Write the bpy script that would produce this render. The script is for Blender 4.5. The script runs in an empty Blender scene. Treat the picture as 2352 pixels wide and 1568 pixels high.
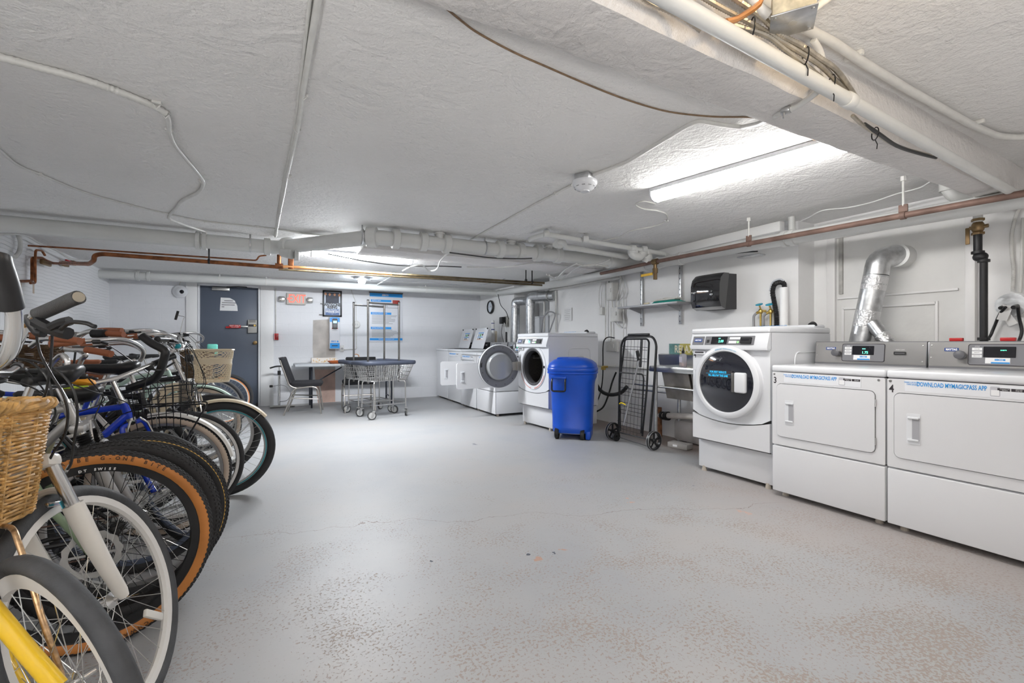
import bpy, bmesh, math, random
from math import sin, cos, pi, radians as RAD
from mathutils import Vector as V, Matrix as M, Quaternion

random.seed(7)
SC = bpy.context.scene
COL = SC.collection

# ------------------------------------------------------------------ camera, world, light levels
FPX, CH, CU, CV = 1045.0, 1.09, 1176.0, 787.0
YAW = math.atan(544 / 1045)
cd = bpy.data.cameras.new('camera')
cd.sensor_width = 36.0
cd.lens = FPX / 2352 * 36
cd.shift_y = 3 / 2352
cd.clip_start = 0.02
cam = bpy.data.objects.new('camera', cd)
cam.location = (0, 0, CH)
cam.rotation_euler = (pi / 2, 0, -YAW)
COL.objects.link(cam)
SC.camera = cam
SC.view_settings.view_transform = 'Standard'
SC.view_settings.look = 'None'
SC.view_settings.gamma = 1
SC.view_settings.use_curve_mapping = False
SC.view_settings.exposure = 0.0
SC.cycles.max_bounces = 7
SC.cycles.diffuse_bounces = 4
SC.cycles.glossy_bounces = 4
SC.cycles.transmission_bounces = 6
SC.cycles.use_denoising = True
SC.cycles.use_adaptive_sampling = True
SC.cycles.adaptive_threshold = 0.04
SC.cycles.sample_clamp_indirect = 6
wd = bpy.data.worlds.new('world')
wd.use_nodes = True
wd.node_tree.nodes['Background'].inputs[0].default_value = (0.9, 0.93, 1, 1)
wd.node_tree.nodes['Background'].inputs[1].default_value = 0.0
SC.world = wd


# every lamp is a glowing diffuser; these are their strengths
LED_NEAR = 50.0    # strip over the washers
LED_FAR = 235.0    # strip beyond the drain pipe
FILL_TUBES = 60.0       # unseen fill tubes added behind the camera to brighten the room
FILL_UPLIGHT = 150.0     # unseen fill lamps added behind the camera to brighten the ceiling
BULB_WARM = 160.0  # bare bulb beyond the top edge, in the near bay
BULB_COLD = 170.0   # small lamp by the back wall

# ------------------------------------------------------------------ picture -> place
_S, _C = sin(YAW), cos(YAW)


def _ray(u, v):
    a, b = (u - CU) / FPX, (CV - v) / FPX
    return a * _C + _S, -a * _S + _C, b


def PZ(u, v, z=0.0):
    r = _ray(u, v); k = (z - CH) / r[2]
    return V((r[0] * k, r[1] * k, z))


def PX(u, v, x):
    r = _ray(u, v); k = x / r[0]
    return V((x, r[1] * k, CH + r[2] * k))


def PY(u, v, y):
    r = _ray(u, v); k = y / r[1]
    return V((r[0] * k, y, CH + r[2] * k))


# ------------------------------------------------------------------ materials
MATS = {}


def mat(name, col, rough=.5, metal=0., bump=0., bscale=60., var=0., vscale=8., coat=0., emit=None, estr=0., trans=0., ior=1.45, alpha=1., stretch=None, aniso=0):
    if name in MATS:
        return MATS[name]
    m = bpy.data.materials.new(name)
    m.use_nodes = True
    nt = m.node_tree
    b = nt.nodes['Principled BSDF']
    I = b.inputs
    I['Base Color'].default_value = (*col, 1)
    I['Roughness'].default_value = rough
    I['Metallic'].default_value = metal
    I['Coat Weight'].default_value = coat
    I['Transmission Weight'].default_value = trans
    I['IOR'].default_value = ior
    I['Alpha'].default_value = alpha
    if emit:
        I['Emission Color'].default_value = (*emit, 1)
        I['Emission Strength'].default_value = estr
    if bump or var:
        tc = nt.nodes.new('ShaderNodeTexCoord')
        src = tc.outputs['Object']
        if stretch:
            mp = nt.nodes.new('ShaderNodeMapping')
            mp.inputs['Scale'].default_value = stretch
            nt.links.new(src, mp.inputs[0]); src = mp.outputs[0]
    if bump:
        n = nt.nodes.new('ShaderNodeTexNoise')
        n.inputs['Scale'].default_value = bscale
        n.inputs['Detail'].default_value = 5
        nt.links.new(src, n.inputs['Vector'])
        bp = nt.nodes.new('ShaderNodeBump')
        bp.inputs['Strength'].default_value = bump
        bp.inputs['Distance'].default_value = .01
        nt.links.new(n.outputs['Fac'], bp.inputs['Height'])
        nt.links.new(bp.outputs[0], I['Normal'])
    if var:
        n = nt.nodes.new('ShaderNodeTexNoise')
        n.inputs['Scale'].default_value = vscale
        n.inputs['Detail'].default_value = 6
        nt.links.new(src, n.inputs['Vector'])
        r = nt.nodes.new('ShaderNodeValToRGB')
        r.color_ramp.elements[0].position = .3
        r.color_ramp.elements[1].position = .7
        r.color_ramp.elements[0].color = (*[c * (1 - var) for c in col], 1)
        r.color_ramp.elements[1].color = (*[min(1, c * (1 + var * .4)) for c in col], 1)
        nt.links.new(n.outputs['Fac'], r.inputs[0])
        nt.links.new(r.outputs[0], I['Base Color'])
    MATS[name] = m
    return m


def nodes_mat(name):
    m = bpy.data.materials.new(name)
    m.use_nodes = True
    MATS[name] = m
    nt = m.node_tree
    return m, nt, nt.nodes['Principled BSDF']


def nd(nt, typ, **kw):
    n = nt.nodes.new('ShaderNode' + typ)
    for k, v in kw.items():
        if k.startswith('_'):
            setattr(n, k[1:], v)
        else:
            n.inputs[k.replace('__', ' ')].default_value = v
    return n


def ramp(nt, src, stops):
    r = nt.nodes.new('ShaderNodeValToRGB')
    el = r.color_ramp.elements
    while len(el) < len(stops):
        el.new(.5)
    for e, (p, c) in zip(el, stops):
        e.position = p
        e.color = (*c, 1) if len(c) == 3 else c
    nt.links.new(src, r.inputs[0])
    return r.outputs[0]


def mixc(nt, fac, a, b, typ='MIX'):
    m = nt.nodes.new('ShaderNodeMix')
    m.data_type = 'RGBA'
    m.blend_type = typ
    for s, i in ((fac, 0), (a, 6), (b, 7)):
        if isinstance(s, (int, float)):
            m.inputs[i].default_value = s
        elif isinstance(s, tuple):
            m.inputs[i].default_value = (*s, 1)
        else:
            nt.links.new(s, m.inputs[i])
    return m.outputs[2]


# ------------------------------------------------------------------ mesh builder
class MB:
    def __init__(self):
        self.v = []; self.f = []; self.ch = []

    def add(self, vs, fs, T=None):
        n = len(self.v)
        self.ch.append((n, len(self.f)))
        self.v += [tuple(T @ V(p)) if T else tuple(p) for p in vs]
        self.f += [tuple(i + n for i in f) for f in fs]
        return self

    def box(self, c, s, bev=0., T=None, seg=2):
        x, y, z = [a / 2 for a in s]
        if bev <= 0:
            vs = [(c[0] + a * x, c[1] + b * y, c[2] + d * z) for a in (-1, 1) for b in (-1, 1) for d in (-1, 1)]
            return self.add(vs, [(0, 1, 3, 2), (4, 6, 7, 5), (0, 4, 5, 1), (2, 3, 7, 6), (0, 2, 6, 4), (1, 5, 7, 3)], T)
        bm = bmesh.new()
        bmesh.ops.create_cube(bm, size=1)
        for q in bm.verts:
            q.co = V((q.co.x * s[0] + c[0], q.co.y * s[1] + c[1], q.co.z * s[2] + c[2]))
        bmesh.ops.bevel(bm, geom=bm.edges[:], offset=min(bev, min(s) * .49), segments=seg, affect='EDGES', profile=.5)
        return self.bm(bm, T)

    def bm(self, bm, T=None):
        bm.verts.index_update()
        self.add([q.co[:] for q in bm.verts], [[q.index for q in f.verts] for f in bm.faces], T)
        bm.free()
        return self

    def tube(self, pts, r, n=8, caps=True, T=None, closed=False, rs=None, flat=1.):
        P = [V(p) for p in pts]
        # drop doubles
        Q = [P[0]]; R = [rs[0] if rs else r]
        for i, p in enumerate(P[1:], 1):
            if (p - Q[-1]).length > 1e-6:
                Q.append(p); R.append(rs[i] if rs else r)
        P = Q; m = len(P)
        if m < 2:
            return self
        up = None; vs = []
        for i in range(m):
            if closed:
                t = (P[(i + 1) % m] - P[i - 1])
            else:
                a = P[i] - P[i - 1] if i else P[1] - P[0]
                b = P[i + 1] - P[i] if i < m - 1 else a
                t = a.normalized() + b.normalized()
            if t.length < 1e-9:
                t = P[min(i + 1, m - 1)] - P[i - 1]
            t.normalize()
            if up is None:
                up = V((0, 0, 1)) if abs(t.z) < .9 else V((1, 0, 0))
            s = t.cross(up)
            if s.length < 1e-5:
                s = t.cross(V((0, 1, 0)))
            s.normalize(); up = s.cross(t).normalized()
            for k in range(n):
                a = 2 * pi * k / n
                vs.append(P[i] + (s * cos(a) + up * sin(a) * flat) * R[i])
        fs = []
        for i in range(m if closed else m - 1):
            j = (i + 1) % m
            for k in range(n):
                l = (k + 1) % n
                fs.append((i * n + k, i * n + l, j * n + l, j * n + k))
        if caps and not closed:
            fs.append(tuple(range(n))[::-1]); fs.append(tuple((m - 1) * n + k for k in range(n)))
        return self.add(vs, fs, T)

    def cyl(self, a, b, r, n=16, r2=None, T=None):
        return self.tube([a, b], r, n, T=T, rs=[r, r if r2 is None else r2])

    def lathe(self, prof, axis='Z', n=24, T=None, close=False, a0=0, a1=2 * pi):
        """prof: list of (radius, height)."""
        vs = []; full = abs(a1 - a0 - 2 * pi) < 1e-6
        c = n if full else n + 1
        for k in range(c):
            a = a0 + (a1 - a0) * k / n
            for r, h in prof:
                x, y = r * cos(a), r * sin(a)
                vs.append({'Z': (x, y, h), 'Y': (x, h, y), 'X': (h, x, y)}[axis])
        m = len(prof); fs = []
        for k in range(n):
            l = (k + 1) % c
            for j in range(m if close else m - 1):
                q = (j + 1) % m
                fs.append((k * m + j, l * m + j, l * m + q, k * m + q))
        return self.add(vs, fs, T)

    def prism(self, poly, h0, h1, axis='Z', T=None):
        """poly (a,b) extruded along axis; axis X -> (y,z), Y -> (x,z), Z -> (x,y)."""
        def pt(a, b, h):
            return {'Z': (a, b, h), 'Y': (a, h, b), 'X': (h, a, b)}[axis]
        n = len(poly)
        vs = [pt(a, b, h0) for a, b in poly] + [pt(a, b, h1) for a, b in poly]
        fs = [tuple(range(n))[::-1], tuple(range(n, 2 * n))] + [(i, (i + 1) % n, n + (i + 1) % n, n + i) for i in range(n)]
        return self.add(vs, fs, T)

    def ball(self, c, r, n=12, m=8, T=None, z0=-1., z1=1.):
        rx, ry, rz = (r, r, r) if isinstance(r, (int, float)) else r
        vs = []; fs = []
        t0, t1 = math.asin(z0), math.asin(z1)
        for i in range(m + 1):
            t = t0 + (t1 - t0) * i / m
            for k in range(n):
                a = 2 * pi * k / n
                vs.append((c[0] + rx * cos(t) * cos(a), c[1] + ry * cos(t) * sin(a), c[2] + rz * sin(t)))
        for i in range(m):
            for k in range(n):
                l = (k + 1) % n
                fs.append((i * n + k, i * n + l, (i + 1) * n + l, (i + 1) * n + k))
        fs.append(tuple(range(n))[::-1]); fs.append(tuple(m * n + k for k in range(n)))
        return self.add(vs, fs, T)

    def quad(self, a, b, c, d, T=None):
        return self.add([a, b, c, d], [(0, 1, 2, 3)], T)

    def each(self, name, m, parent=None, T=None, sharp=40, merge=1):
        """every piece added (or every `merge` pieces) becomes an object of its own."""
        out = []; c = self.ch[::merge] + [(len(self.v), len(self.f))]
        for (v0, f0), (v1, f1) in zip(c, c[1:]):
            q = MB(); q.v = self.v[v0:v1]; q.f = [tuple(i - v0 for i in f) for f in self.f[f0:f1]]
            out.append(q.build(name, m, parent, T, sharp))
        return out

    def build(self, name, m, parent=None, T=None, sharp=40):
        me = bpy.data.meshes.new(name)
        me.from_pydata(self.v, [], self.f)
        bm = bmesh.new(); bm.from_mesh(me)
        bmesh.ops.remove_doubles(bm, verts=bm.verts, dist=1e-6)
        bmesh.ops.recalc_face_normals(bm, faces=bm.faces)
        bm.to_mesh(me); bm.free()
        me.shade_smooth()
        me.set_sharp_from_angle(angle=RAD(sharp))
        if m:
            me.materials.append(m)
        o = bpy.data.objects.new(name, me)
        COL.objects.link(o)
        if T is not None:
            o.matrix_world = T
        if parent:
            o.parent = parent
        return o


def tag(o, label=None, cat=None, group=None, kind=None):
    if label: o['label'] = label
    if cat: o['category'] = cat
    if group: o['group'] = group
    if kind: o['kind'] = kind
    return o


def empty(name, loc, label, cat, group=None, rz=0., rx=0., ry=0.):
    o = bpy.data.objects.new(name, None)
    o.empty_display_size = .1
    o.location = loc
    o.rotation_euler = (rx, ry, rz)
    COL.objects.link(o)
    return tag(o, label, cat, group)


def struct(o):
    o['kind'] = 'structure'
    return o


def smooth(pts, k=6, closed=False):
    """Catmull-Rom."""
    P = [V(p) for p in pts]; n = len(P); out = []
    for i in range(n if closed else n - 1):
        if closed:
            a, b, c, d = P[i - 1], P[i], P[(i + 1) % n], P[(i + 2) % n]
        else:
            a, b, c = P[max(i - 1, 0)], P[i], P[i + 1]; d = P[min(i + 2, n - 1)]
        for j in range(k):
            t = j / k
            out.append(.5 * ((2 * b) + (c - a) * t + (2 * a - 5 * b + 4 * c - d) * t * t + (3 * b - a - 3 * c + d) * t ** 3))
    if not closed:
        out.append(P[-1])
    return out


def fillet(pts, r, k=5):
    """round the corners of a polyline."""
    P = [V(p) for p in pts]; out = [P[0]]
    for i in range(1, len(P) - 1):
        a, b, c = P[i - 1], P[i], P[i + 1]
        d1, d2 = (a - b), (c - b)
        q = min(r, d1.length * .49, d2.length * .49)
        s, e = b + d1.normalized() * q, b + d2.normalized() * q
        for j in range(k + 1):
            t = j / k
            out.append(s * (1 - t) ** 2 + b * 2 * t * (1 - t) + e * t * t)
    out.append(P[-1])
    return out


def rrect(w, h, r, k=5, cx=0, cy=0):
    out = []
    for sx, sy, a0 in ((1, 1, 0), (-1, 1, pi / 2), (-1, -1, pi), (1, -1, 3 * pi / 2)):
        for j in range(k + 1):
            a = a0 + pi / 2 * j / k
            out.append((cx + sx * (w / 2 - r) + r * cos(a), cy + sy * (h / 2 - r) + r * sin(a)))
    return out


def text(s, size, m, parent=None, T=None, name='lettering', ext=.0004, ax='CENTER', sx=1., bold=0., sp=1.):
    """T places the text: local x = reading direction, y = up."""
    c = bpy.data.curves.new(name, 'FONT')
    c.body = s
    c.size = size
    c.align_x = ax
    c.align_y = 'CENTER'
    c.extrude = ext
    c.offset = bold
    c.space_character = sp
    c.resolution_u = 2
    c.materials.append(m)
    tmp = bpy.data.objects.new('tmp', c)
    COL.objects.link(tmp)
    me = bpy.data.meshes.new_from_object(tmp.evaluated_get(bpy.context.evaluated_depsgraph_get()))
    bpy.data.objects.remove(tmp); bpy.data.curves.remove(c)
    me.name = name
    o = bpy.data.objects.new(name, me)
    COL.objects.link(o)
    if T is not None:
        o.matrix_world = T @ M.Diagonal((sx, 1, 1, 1))
    if parent:
        o.parent = parent
    if len(s) > 1: o['kind'] = 'stuff'
    return o


def face_T(origin, xdir, ydir):
    x = V(xdir).normalized(); y = V(ydir).normalized(); z = x.cross(y).normalized(); y = z.cross(x)
    return M((( x.x, y.x, z.x, origin[0]), (x.y, y.y, z.y, origin[1]), (x.z, y.z, z.z, origin[2]), (0, 0, 0, 1)))


def plate(name, T, w, h, m, parent, th=.002, r=0., cx=0, cy=0):
    """thin flat plate lying in the local xy plane of T."""
    mb = MB()
    poly = rrect(w, h, r, cx=cx, cy=cy) if r else [(cx - w / 2, cy - h / 2), (cx + w / 2, cy - h / 2), (cx + w / 2, cy + h / 2), (cx - w / 2, cy + h / 2)]
    mb.prism(poly, 0, th)
    return mb.build(name, m, parent, T)
# ------------------------------------------------------------------ surface materials
def plaster(name, col, fine=.25, dist=.006, scale=26, var=.06, vs=1.3, brick=0., comb=0., rough=.75, dirt=0.):
    m, nt, b = nodes_mat(name)
    L = nt.links.new
    g = nd(nt, 'NewGeometry')
    pos = g.outputs['Position']
    n1 = nd(nt, 'TexNoise', Scale=scale, Detail=8, Roughness=.6); L(pos, n1.inputs['Vector'])
    n2 = nd(nt, 'TexNoise', Scale=vs, Detail=5); L(pos, n2.inputs['Vector'])
    n3 = nd(nt, 'TexNoise', Scale=5.5, Detail=6, Distortion=1.2); L(pos, n3.inputs['Vector'])
    c = ramp(nt, n2.outputs['Fac'], [(.3, [x * (1 - var) for x in col]), (.7, col)])
    sc = ramp(nt, n3.outputs['Fac'], [(.66, (0, 0, 0)), (.74, (1, 1, 1))])
    c = mixc(nt, sc, c, tuple(x * (1 - dirt) for x in col)) if dirt else c
    add = nd(nt, 'Math', _operation='MULTIPLY_ADD'); L(n3.outputs['Fac'], add.inputs[0]); add.inputs[1].default_value = 1.6; L(n1.outputs['Fac'], add.inputs[2])
    h = add.outputs[0]
    if brick:
        sp = nd(nt, 'SeparateXYZ'); L(pos, sp.inputs[0])
        cb = nd(nt, 'CombineXYZ'); L(sp.outputs[0], cb.inputs[0]); L(sp.outputs[2], cb.inputs[1])
        br = nd(nt, 'TexBrick', Scale=1.0); br.inputs['Brick Width'].default_value = .40; br.inputs['Row Height'].default_value = .203
        br.inputs['Mortar Size'].default_value = .006; br.inputs['Mortar Smooth'].default_value = .6
        L(cb.outputs[0], br.inputs['Vector'])
        k = nd(nt, 'Math', _operation='MULTIPLY_ADD'); L(br.outputs['Fac'], k.inputs[0]); k.inputs[1].default_value = -brick; L(h, k.inputs[2]); h = k.outputs[0]
    if comb:
        sp = nd(nt, 'SeparateXYZ'); L(pos, sp.inputs[0])
        w1 = nd(nt, 'TexWave', Scale=9, Distortion=4.5, Detail=2); w1.bands_direction = 'Y'; w1.inputs['Detail Scale'].default_value = .6; L(pos, w1.inputs['Vector'])
        w2 = nd(nt, 'TexWave', Scale=8, Distortion=4.0, Detail=2); w2.bands_direction = 'Z'; w2.inputs['Detail Scale'].default_value = .5; L(pos, w2.inputs['Vector'])
        sel = ramp(nt, sp.outputs[2], [(0, (0, 0, 0)), (1, (1, 1, 1))])
        st = nd(nt, 'Math', _operation='GREATER_THAN'); L(sp.outputs[2], st.inputs[0]); st.inputs[1].default_value = 1.42
        mx = mixc(nt, st.outputs[0], w1.outputs['Fac'], w2.outputs['Fac'])
        bw = ramp(nt, mx, [(.0, (0, 0, 0)), (.10, (1, 1, 1))])
        brk = nd(nt, 'Math', _operation='MULTIPLY'); L(bw, brk.inputs[0]); brk.inputs[1].default_value = comb
        k = nd(nt, 'Math', _operation='ADD'); L(brk.outputs[0], k.inputs[0]); L(h, k.inputs[1]); h = k.outputs[0]
        gr = mixc(nt, bw, tuple(x * .62 for x in col), (1, 1, 1)); c = mixc(nt, .28, c, gr, 'MULTIPLY')
    bp = nd(nt, 'Bump', Strength=fine, Distance=dist); L(h, bp.inputs['Height']); L(bp.outputs[0], b.inputs['Normal'])
    L(c, b.inputs['Base Color'])
    b.inputs['Roughness'].default_value = rough
    return m


WHITE_W = plaster('painted_block_wall', (.80, .805, .83), fine=.30, brick=1.6, rough=.55, scale=18, dirt=.05)
WHITE_R = plaster('painted_plaster_wall', (.88, .875, .87), fine=.34, rough=.5, scale=14, dirt=.05)
WHITE_L = plaster('combed_plaster_wall', (.92, .925, .94), fine=.5, comb=1.1, rough=.55, scale=20)
CEIL = plaster('stucco_ceiling', (.86, .85, .84), fine=.75, dist=.016, scale=34, var=.07, rough=.75, dirt=.04)
BEAM = plaster('beam_plaster', (.80, .775, .76), fine=.8, dist=.014, scale=30, var=.1, rough=.7, dirt=.08)
PIPEW = mat('painted_pipe', (.66, .665, .65), .42, bump=.12, bscale=40, var=.06, vscale=4)
CONDW = mat('painted_conduit', (.68, .675, .65), .4, var=.08, vscale=20)


def floor_mat():
    m, nt, b = nodes_mat('worn_grey_floor_paint')
    L = nt.links.new
    pos = nd(nt, 'NewGeometry').outputs['Position']
    sp = nd(nt, 'SeparateXYZ'); L(pos, sp.inputs[0])
    big = nd(nt, 'TexNoise', Scale=.9, Detail=5, Roughness=.6); L(pos, big.inputs['Vector'])
    mid = nd(nt, 'TexNoise', Scale=3.2, Detail=6, Distortion=.6); L(pos, mid.inputs['Vector'])
    fin = nd(nt, 'TexNoise', Scale=88, Detail=4, Roughness=.55, Distortion=.5); L(pos, fin.inputs['Vector'])
    base = ramp(nt, big.outputs['Fac'], [(.32, (.335, .343, .358)), (.5, (.37, .371, .375)), (.68, (.39, .376, .368))])
    # where the paint is worn through: more towards the camera
    near = nd(nt, 'MapRange'); L(sp.outputs[1], near.inputs[0]); near.inputs[1].default_value = .6; near.inputs[2].default_value = 5.0; near.inputs[3].default_value = .135; near.inputs[4].default_value = -.08
    a = nd(nt, 'Math', _operation='MULTIPLY_ADD'); L(mid.outputs['Fac'], a.inputs[0]); a.inputs[1].default_value = .42; L(near.outputs[0], a.inputs[2])
    s = nd(nt, 'Math', _operation='ADD'); L(a.outputs[0], s.inputs[0]); L(fin.outputs['Fac'], s.inputs[1])
    worn = ramp(nt, s.outputs[0], [(.872, (0, 0, 0)), (.902, (1, 1, 1))])
    c = mixc(nt, worn, base, (.32, .275, .245))
    # bare strip before the machines, bare floor under the right-hand wall
    far = nd(nt, 'Math', _operation='MULTIPLY_ADD'); L(big.outputs['Fac'], far.inputs[0]); far.inputs[1].default_value = .9; L(sp.outputs[0], far.inputs[2])
    strip = ramp(nt, far.outputs[0], [(0, (0, 0, 0)), (1, (1, 1, 1))])
    mr = nd(nt, 'MapRange'); L(far.outputs[0], mr.inputs[0]); mr.inputs[1].default_value = 2.95; mr.inputs[2].default_value = 3.4
    yy = nd(nt, 'MapRange'); L(sp.outputs[1], yy.inputs[0]); yy.inputs[1].default_value = 2.9; yy.inputs[2].default_value = 2.2
    mm = nd(nt, 'Math', _operation='MULTIPLY'); L(mr.outputs[0], mm.inputs[0]); L(yy.outputs[0], mm.inputs[1])
    m5 = nd(nt, 'Math', _operation='MULTIPLY'); L(mm.outputs[0], m5.inputs[0]); m5.inputs[1].default_value = .55
    c = mixc(nt, m5.outputs[0], c, (.36, .31, .285))
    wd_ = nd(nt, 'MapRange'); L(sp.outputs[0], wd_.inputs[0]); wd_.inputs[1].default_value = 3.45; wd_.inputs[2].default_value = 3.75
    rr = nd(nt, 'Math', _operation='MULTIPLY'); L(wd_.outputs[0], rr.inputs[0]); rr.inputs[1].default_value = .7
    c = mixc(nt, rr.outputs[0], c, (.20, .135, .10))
    # chips of peeled paint
    wob = nd(nt, 'TexNoise', Scale=18, Detail=4); L(pos, wob.inputs['Vector'])
    for (px, py, r, col) in ((1237, 1280, .030, (.42, .27, .20)), (1298, 1262, .035, (.42, .27, .20)), (1165, 1293, .014, (.42, .27, .20)), (1212, 1273, .016, (.06, .07, .09)), (1272, 1268, .018, (.06, .07, .09)), (992, 1289, .014, (.06, .07, .09)), (1540, 1400, .018, (.33, .22, .16)), (1127, 1352, .012, (.3, .24, .2)), (1445, 1152, .05, (.5, .33, .26)), (1700, 1175, .05, (.46, .33, .28)), (1090, 1020, .05, (.18, .18, .2)), (1590, 1115, .03, (.22, .22, .24))):
        p = PZ(px, py)
        d = nd(nt, 'VectorMath', _operation='DISTANCE'); L(pos, d.inputs[0]); d.inputs[1].default_value = p
        k = nd(nt, 'Math', _operation='MULTIPLY_ADD'); L(wob.outputs['Fac'], k.inputs[0]); k.inputs[1].default_value = r * 5; L(d.outputs['Value'], k.inputs[2])
        f = nd(nt, 'Math', _operation='LESS_THAN'); L(k.outputs[0], f.inputs[0]); f.inputs[1].default_value = r * 3.0
        c = mixc(nt, f.outputs[0], c, col)
    # long hairline crack
    cw = nd(nt, 'TexNoise', Scale=2.2, Detail=6); L(pos, cw.inputs['Vector'])
    p0, p1 = PZ(620, 1219), PZ(1540, 1170)
    nrm = V((-(p1 - p0).y, (p1 - p0).x, 0)).normalized()
    dt = nd(nt, 'VectorMath', _operation='DOT_PRODUCT'); L(pos, dt.inputs[0]); dt.inputs[1].default_value = nrm
    q = nd(nt, 'Math', _operation='MULTIPLY_ADD'); L(cw.outputs['Fac'], q.inputs[0]); q.inputs[1].default_value = .5; L(dt.outputs['Value'], q.inputs[2])
    q2 = nd(nt, 'Math', _operation='SUBTRACT'); L(q.outputs[0], q2.inputs[0]); q2.inputs[1].default_value = nrm.dot(p0) + .25
    q3 = nd(nt, 'Math', _operation='ABSOLUTE'); L(q2.outputs[0], q3.inputs[0])
    q4 = nd(nt, 'Math', _operation='LESS_THAN'); L(q3.outputs[0], q4.inputs[0]); q4.inputs[1].default_value = .0016
    c = mixc(nt, q4.outputs[0], c, (.2, .16, .14))
    L(c, b.inputs['Base Color'])
    rg = ramp(nt, s.outputs[0], [(.80, (.47, .47, .47)), (.93, (.66, .66, .66))])
    L(rg, b.inputs['Roughness'])
    b.inputs['Specular IOR Level'].default_value = .38
    bp = nd(nt, 'Bump', Strength=.35, Distance=.004)
    inv = nd(nt, 'Math', _operation='SUBTRACT'); inv.inputs[0].default_value = 1; L(worn, inv.inputs[1])
    ad = nd(nt, 'Math', _operation='MULTIPLY_ADD'); L(mid.outputs['Fac'], ad.inputs[0]); ad.inputs[1].default_value = .8; L(inv.outputs[0], ad.inputs[2])
    L(ad.outputs[0], bp.inputs['Height']); L(bp.outputs[0], b.inputs['Normal'])
    return m


FLOOR = floor_mat()
BLACK = mat('black_plastic', (.015, .015, .016), .38)
RUBBER = mat('tyre_rubber', (.028, .028, .03), .75, bump=.2, bscale=200)
MATTE = mat('matte_black_metal', (.02, .02, .022), .42, metal=.3)
CHROME = mat('chrome', (.78, .78, .77), .14, 1.)
STEEL = mat('brushed_steel', (.55, .55, .54), .3, 1., var=.1, vscale=14)
GALV = mat('galvanised_steel', (.60, .61, .62), .34, 1., var=.22, vscale=26, bump=.15, bscale=30)
COPPER = mat('aged_copper', (.30, .11, .045), .42, .7, var=.6, vscale=16)
COPPERB = mat('bright_copper', (.85, .42, .18), .3, .9, var=.2, vscale=12)
DARKPIPE = mat('grimy_brown_pipe', (.20, .125, .10), .55, .2, var=.35, vscale=9)
ENAMEL = mat('white_enamel', (.74, .75, .775), .22, coat=.3)
ENAMEL2 = mat('white_enamel_door', (.70, .70, .715), .26, coat=.2)
GREYP = mat('grey_plastic', (.30, .30, .31), .45)
BLUE = (.0, .30, .72)
INKB = mat('blue_print', (.02, .27, .66), .5)
INKK = mat('black_print', (.03, .025, .03), .5)
WHITEP = mat('white_print', (.86, .86, .86), .5)
REDP = mat('red_plastic', (.48, .02, .02), .4)
CREAM = mat('cream_paint', (.70, .60, .44), .35, coat=.2)

# ------------------------------------------------------------------ room shell
H = 2.16
XL, YB, YF = -2.235, 8.95, -3.5
struct(MB().box((1.2, 2.7, -.05), (8, 14, .1)).build('floor', FLOOR))
struct(MB().box((1.2, 2.7, H + .06), (8, 14, .12)).build('ceiling', CEIL))
struct(MB().box((XL - .1, 2.7, H / 2), (.2, 14, H + .1)).build('wall_left', WHITE_L))
struct(MB().box((1.2, YF - .1, H / 2), (8, .2, H + .1)).build('wall_front', WHITE_R))
DX0, DX1, DZ = -1.115, -.235, 2.045
w = MB()
w.box(((XL - .2 + DX0) / 2, YB + .1, H / 2), (DX0 - XL + .2, .2, H + .1))
w.box(((DX1 + 4.9) / 2, YB + .1, H / 2), (4.9 - DX1, .2, H + .1))
w.box(((DX0 + DX1) / 2, YB + .1, (DZ + H) / 2 + .03), (DX1 - DX0, .2, H - DZ + .06))
WB = w.build('wall_back', WHITE_W)
struct(WB)
for nm, pts_, cc in (('bare_patch', ((719, 735), (757, 733), (770, 733), (770, 848), (722, 848), (718, 800)), (.56, .52, .48)), ('pink_patch', ((722, 848), (770, 848), (770, 922), (785, 931), (730, 931), (726, 890)), (.62, .44, .37))):
    pp_ = [PY(u, v, YB) for u, v in pts_]
    MB().prism([(p.x, max(p.z, .002)) for p in pp_], YB - .0012, YB + .002, 'Y').build(nm, mat('patch_' + nm, cc, .7, bump=.3, bscale=12, var=.25, vscale=5), WB)
inner = [(4.31, YF - .2), (4.31, 2.38), (4.07, 2.38), (4.07, 5.0), (4.03, 6.40), (4.5, 6.40), (4.5, 7.54), (3.97, 7.54), (3.89, YB + .05)]
struct(MB().prism(inner + [(4.9, YB + .05), (4.9, YF - .2)], -.02, H + .04).build('wall_right', WHITE_R))
# concrete beams under the ceiling
b1 = MB(); rnd = random.Random(3)
N = 60; rows = []
for i in range(N + 1):
    x = XL + (4.33 - XL) * i / N
    sk = (x - 1.6) * .03
    rows.append([(x, .955 + sk + rnd.uniform(-.004, .004), H + .01), (x, .945 + sk, 2.0 + rnd.uniform(-.006, .006)), (x, .965 + sk, 1.965 + rnd.uniform(-.004, .004)),
                 (x, 1.135 + rnd.uniform(-.004, .004), 1.96), (x, 1.15 + rnd.uniform(-.006, .006), 1.975), (x, 1.16, H + .01)])
for r0, r1 in zip(rows, rows[1:]):
    for k in range(5):
        b1.quad(r0[k], r1[k], r1[k + 1], r0[k + 1])
struct(b1.build('beam', BEAM, sharp=50))
b2 = MB().box((2.42, 4.90, (2.03 + H) / 2), (3.30, .40, H - 2.03), .02)
struct(b2.build('beam', BEAM))
# stepped plaster ledge over the pipes on the right wall
struct(MB().box((4.0, 3.7, 2.115), (.16, 2.5, .09), .01).build('trim_1', WHITE_R))

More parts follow.
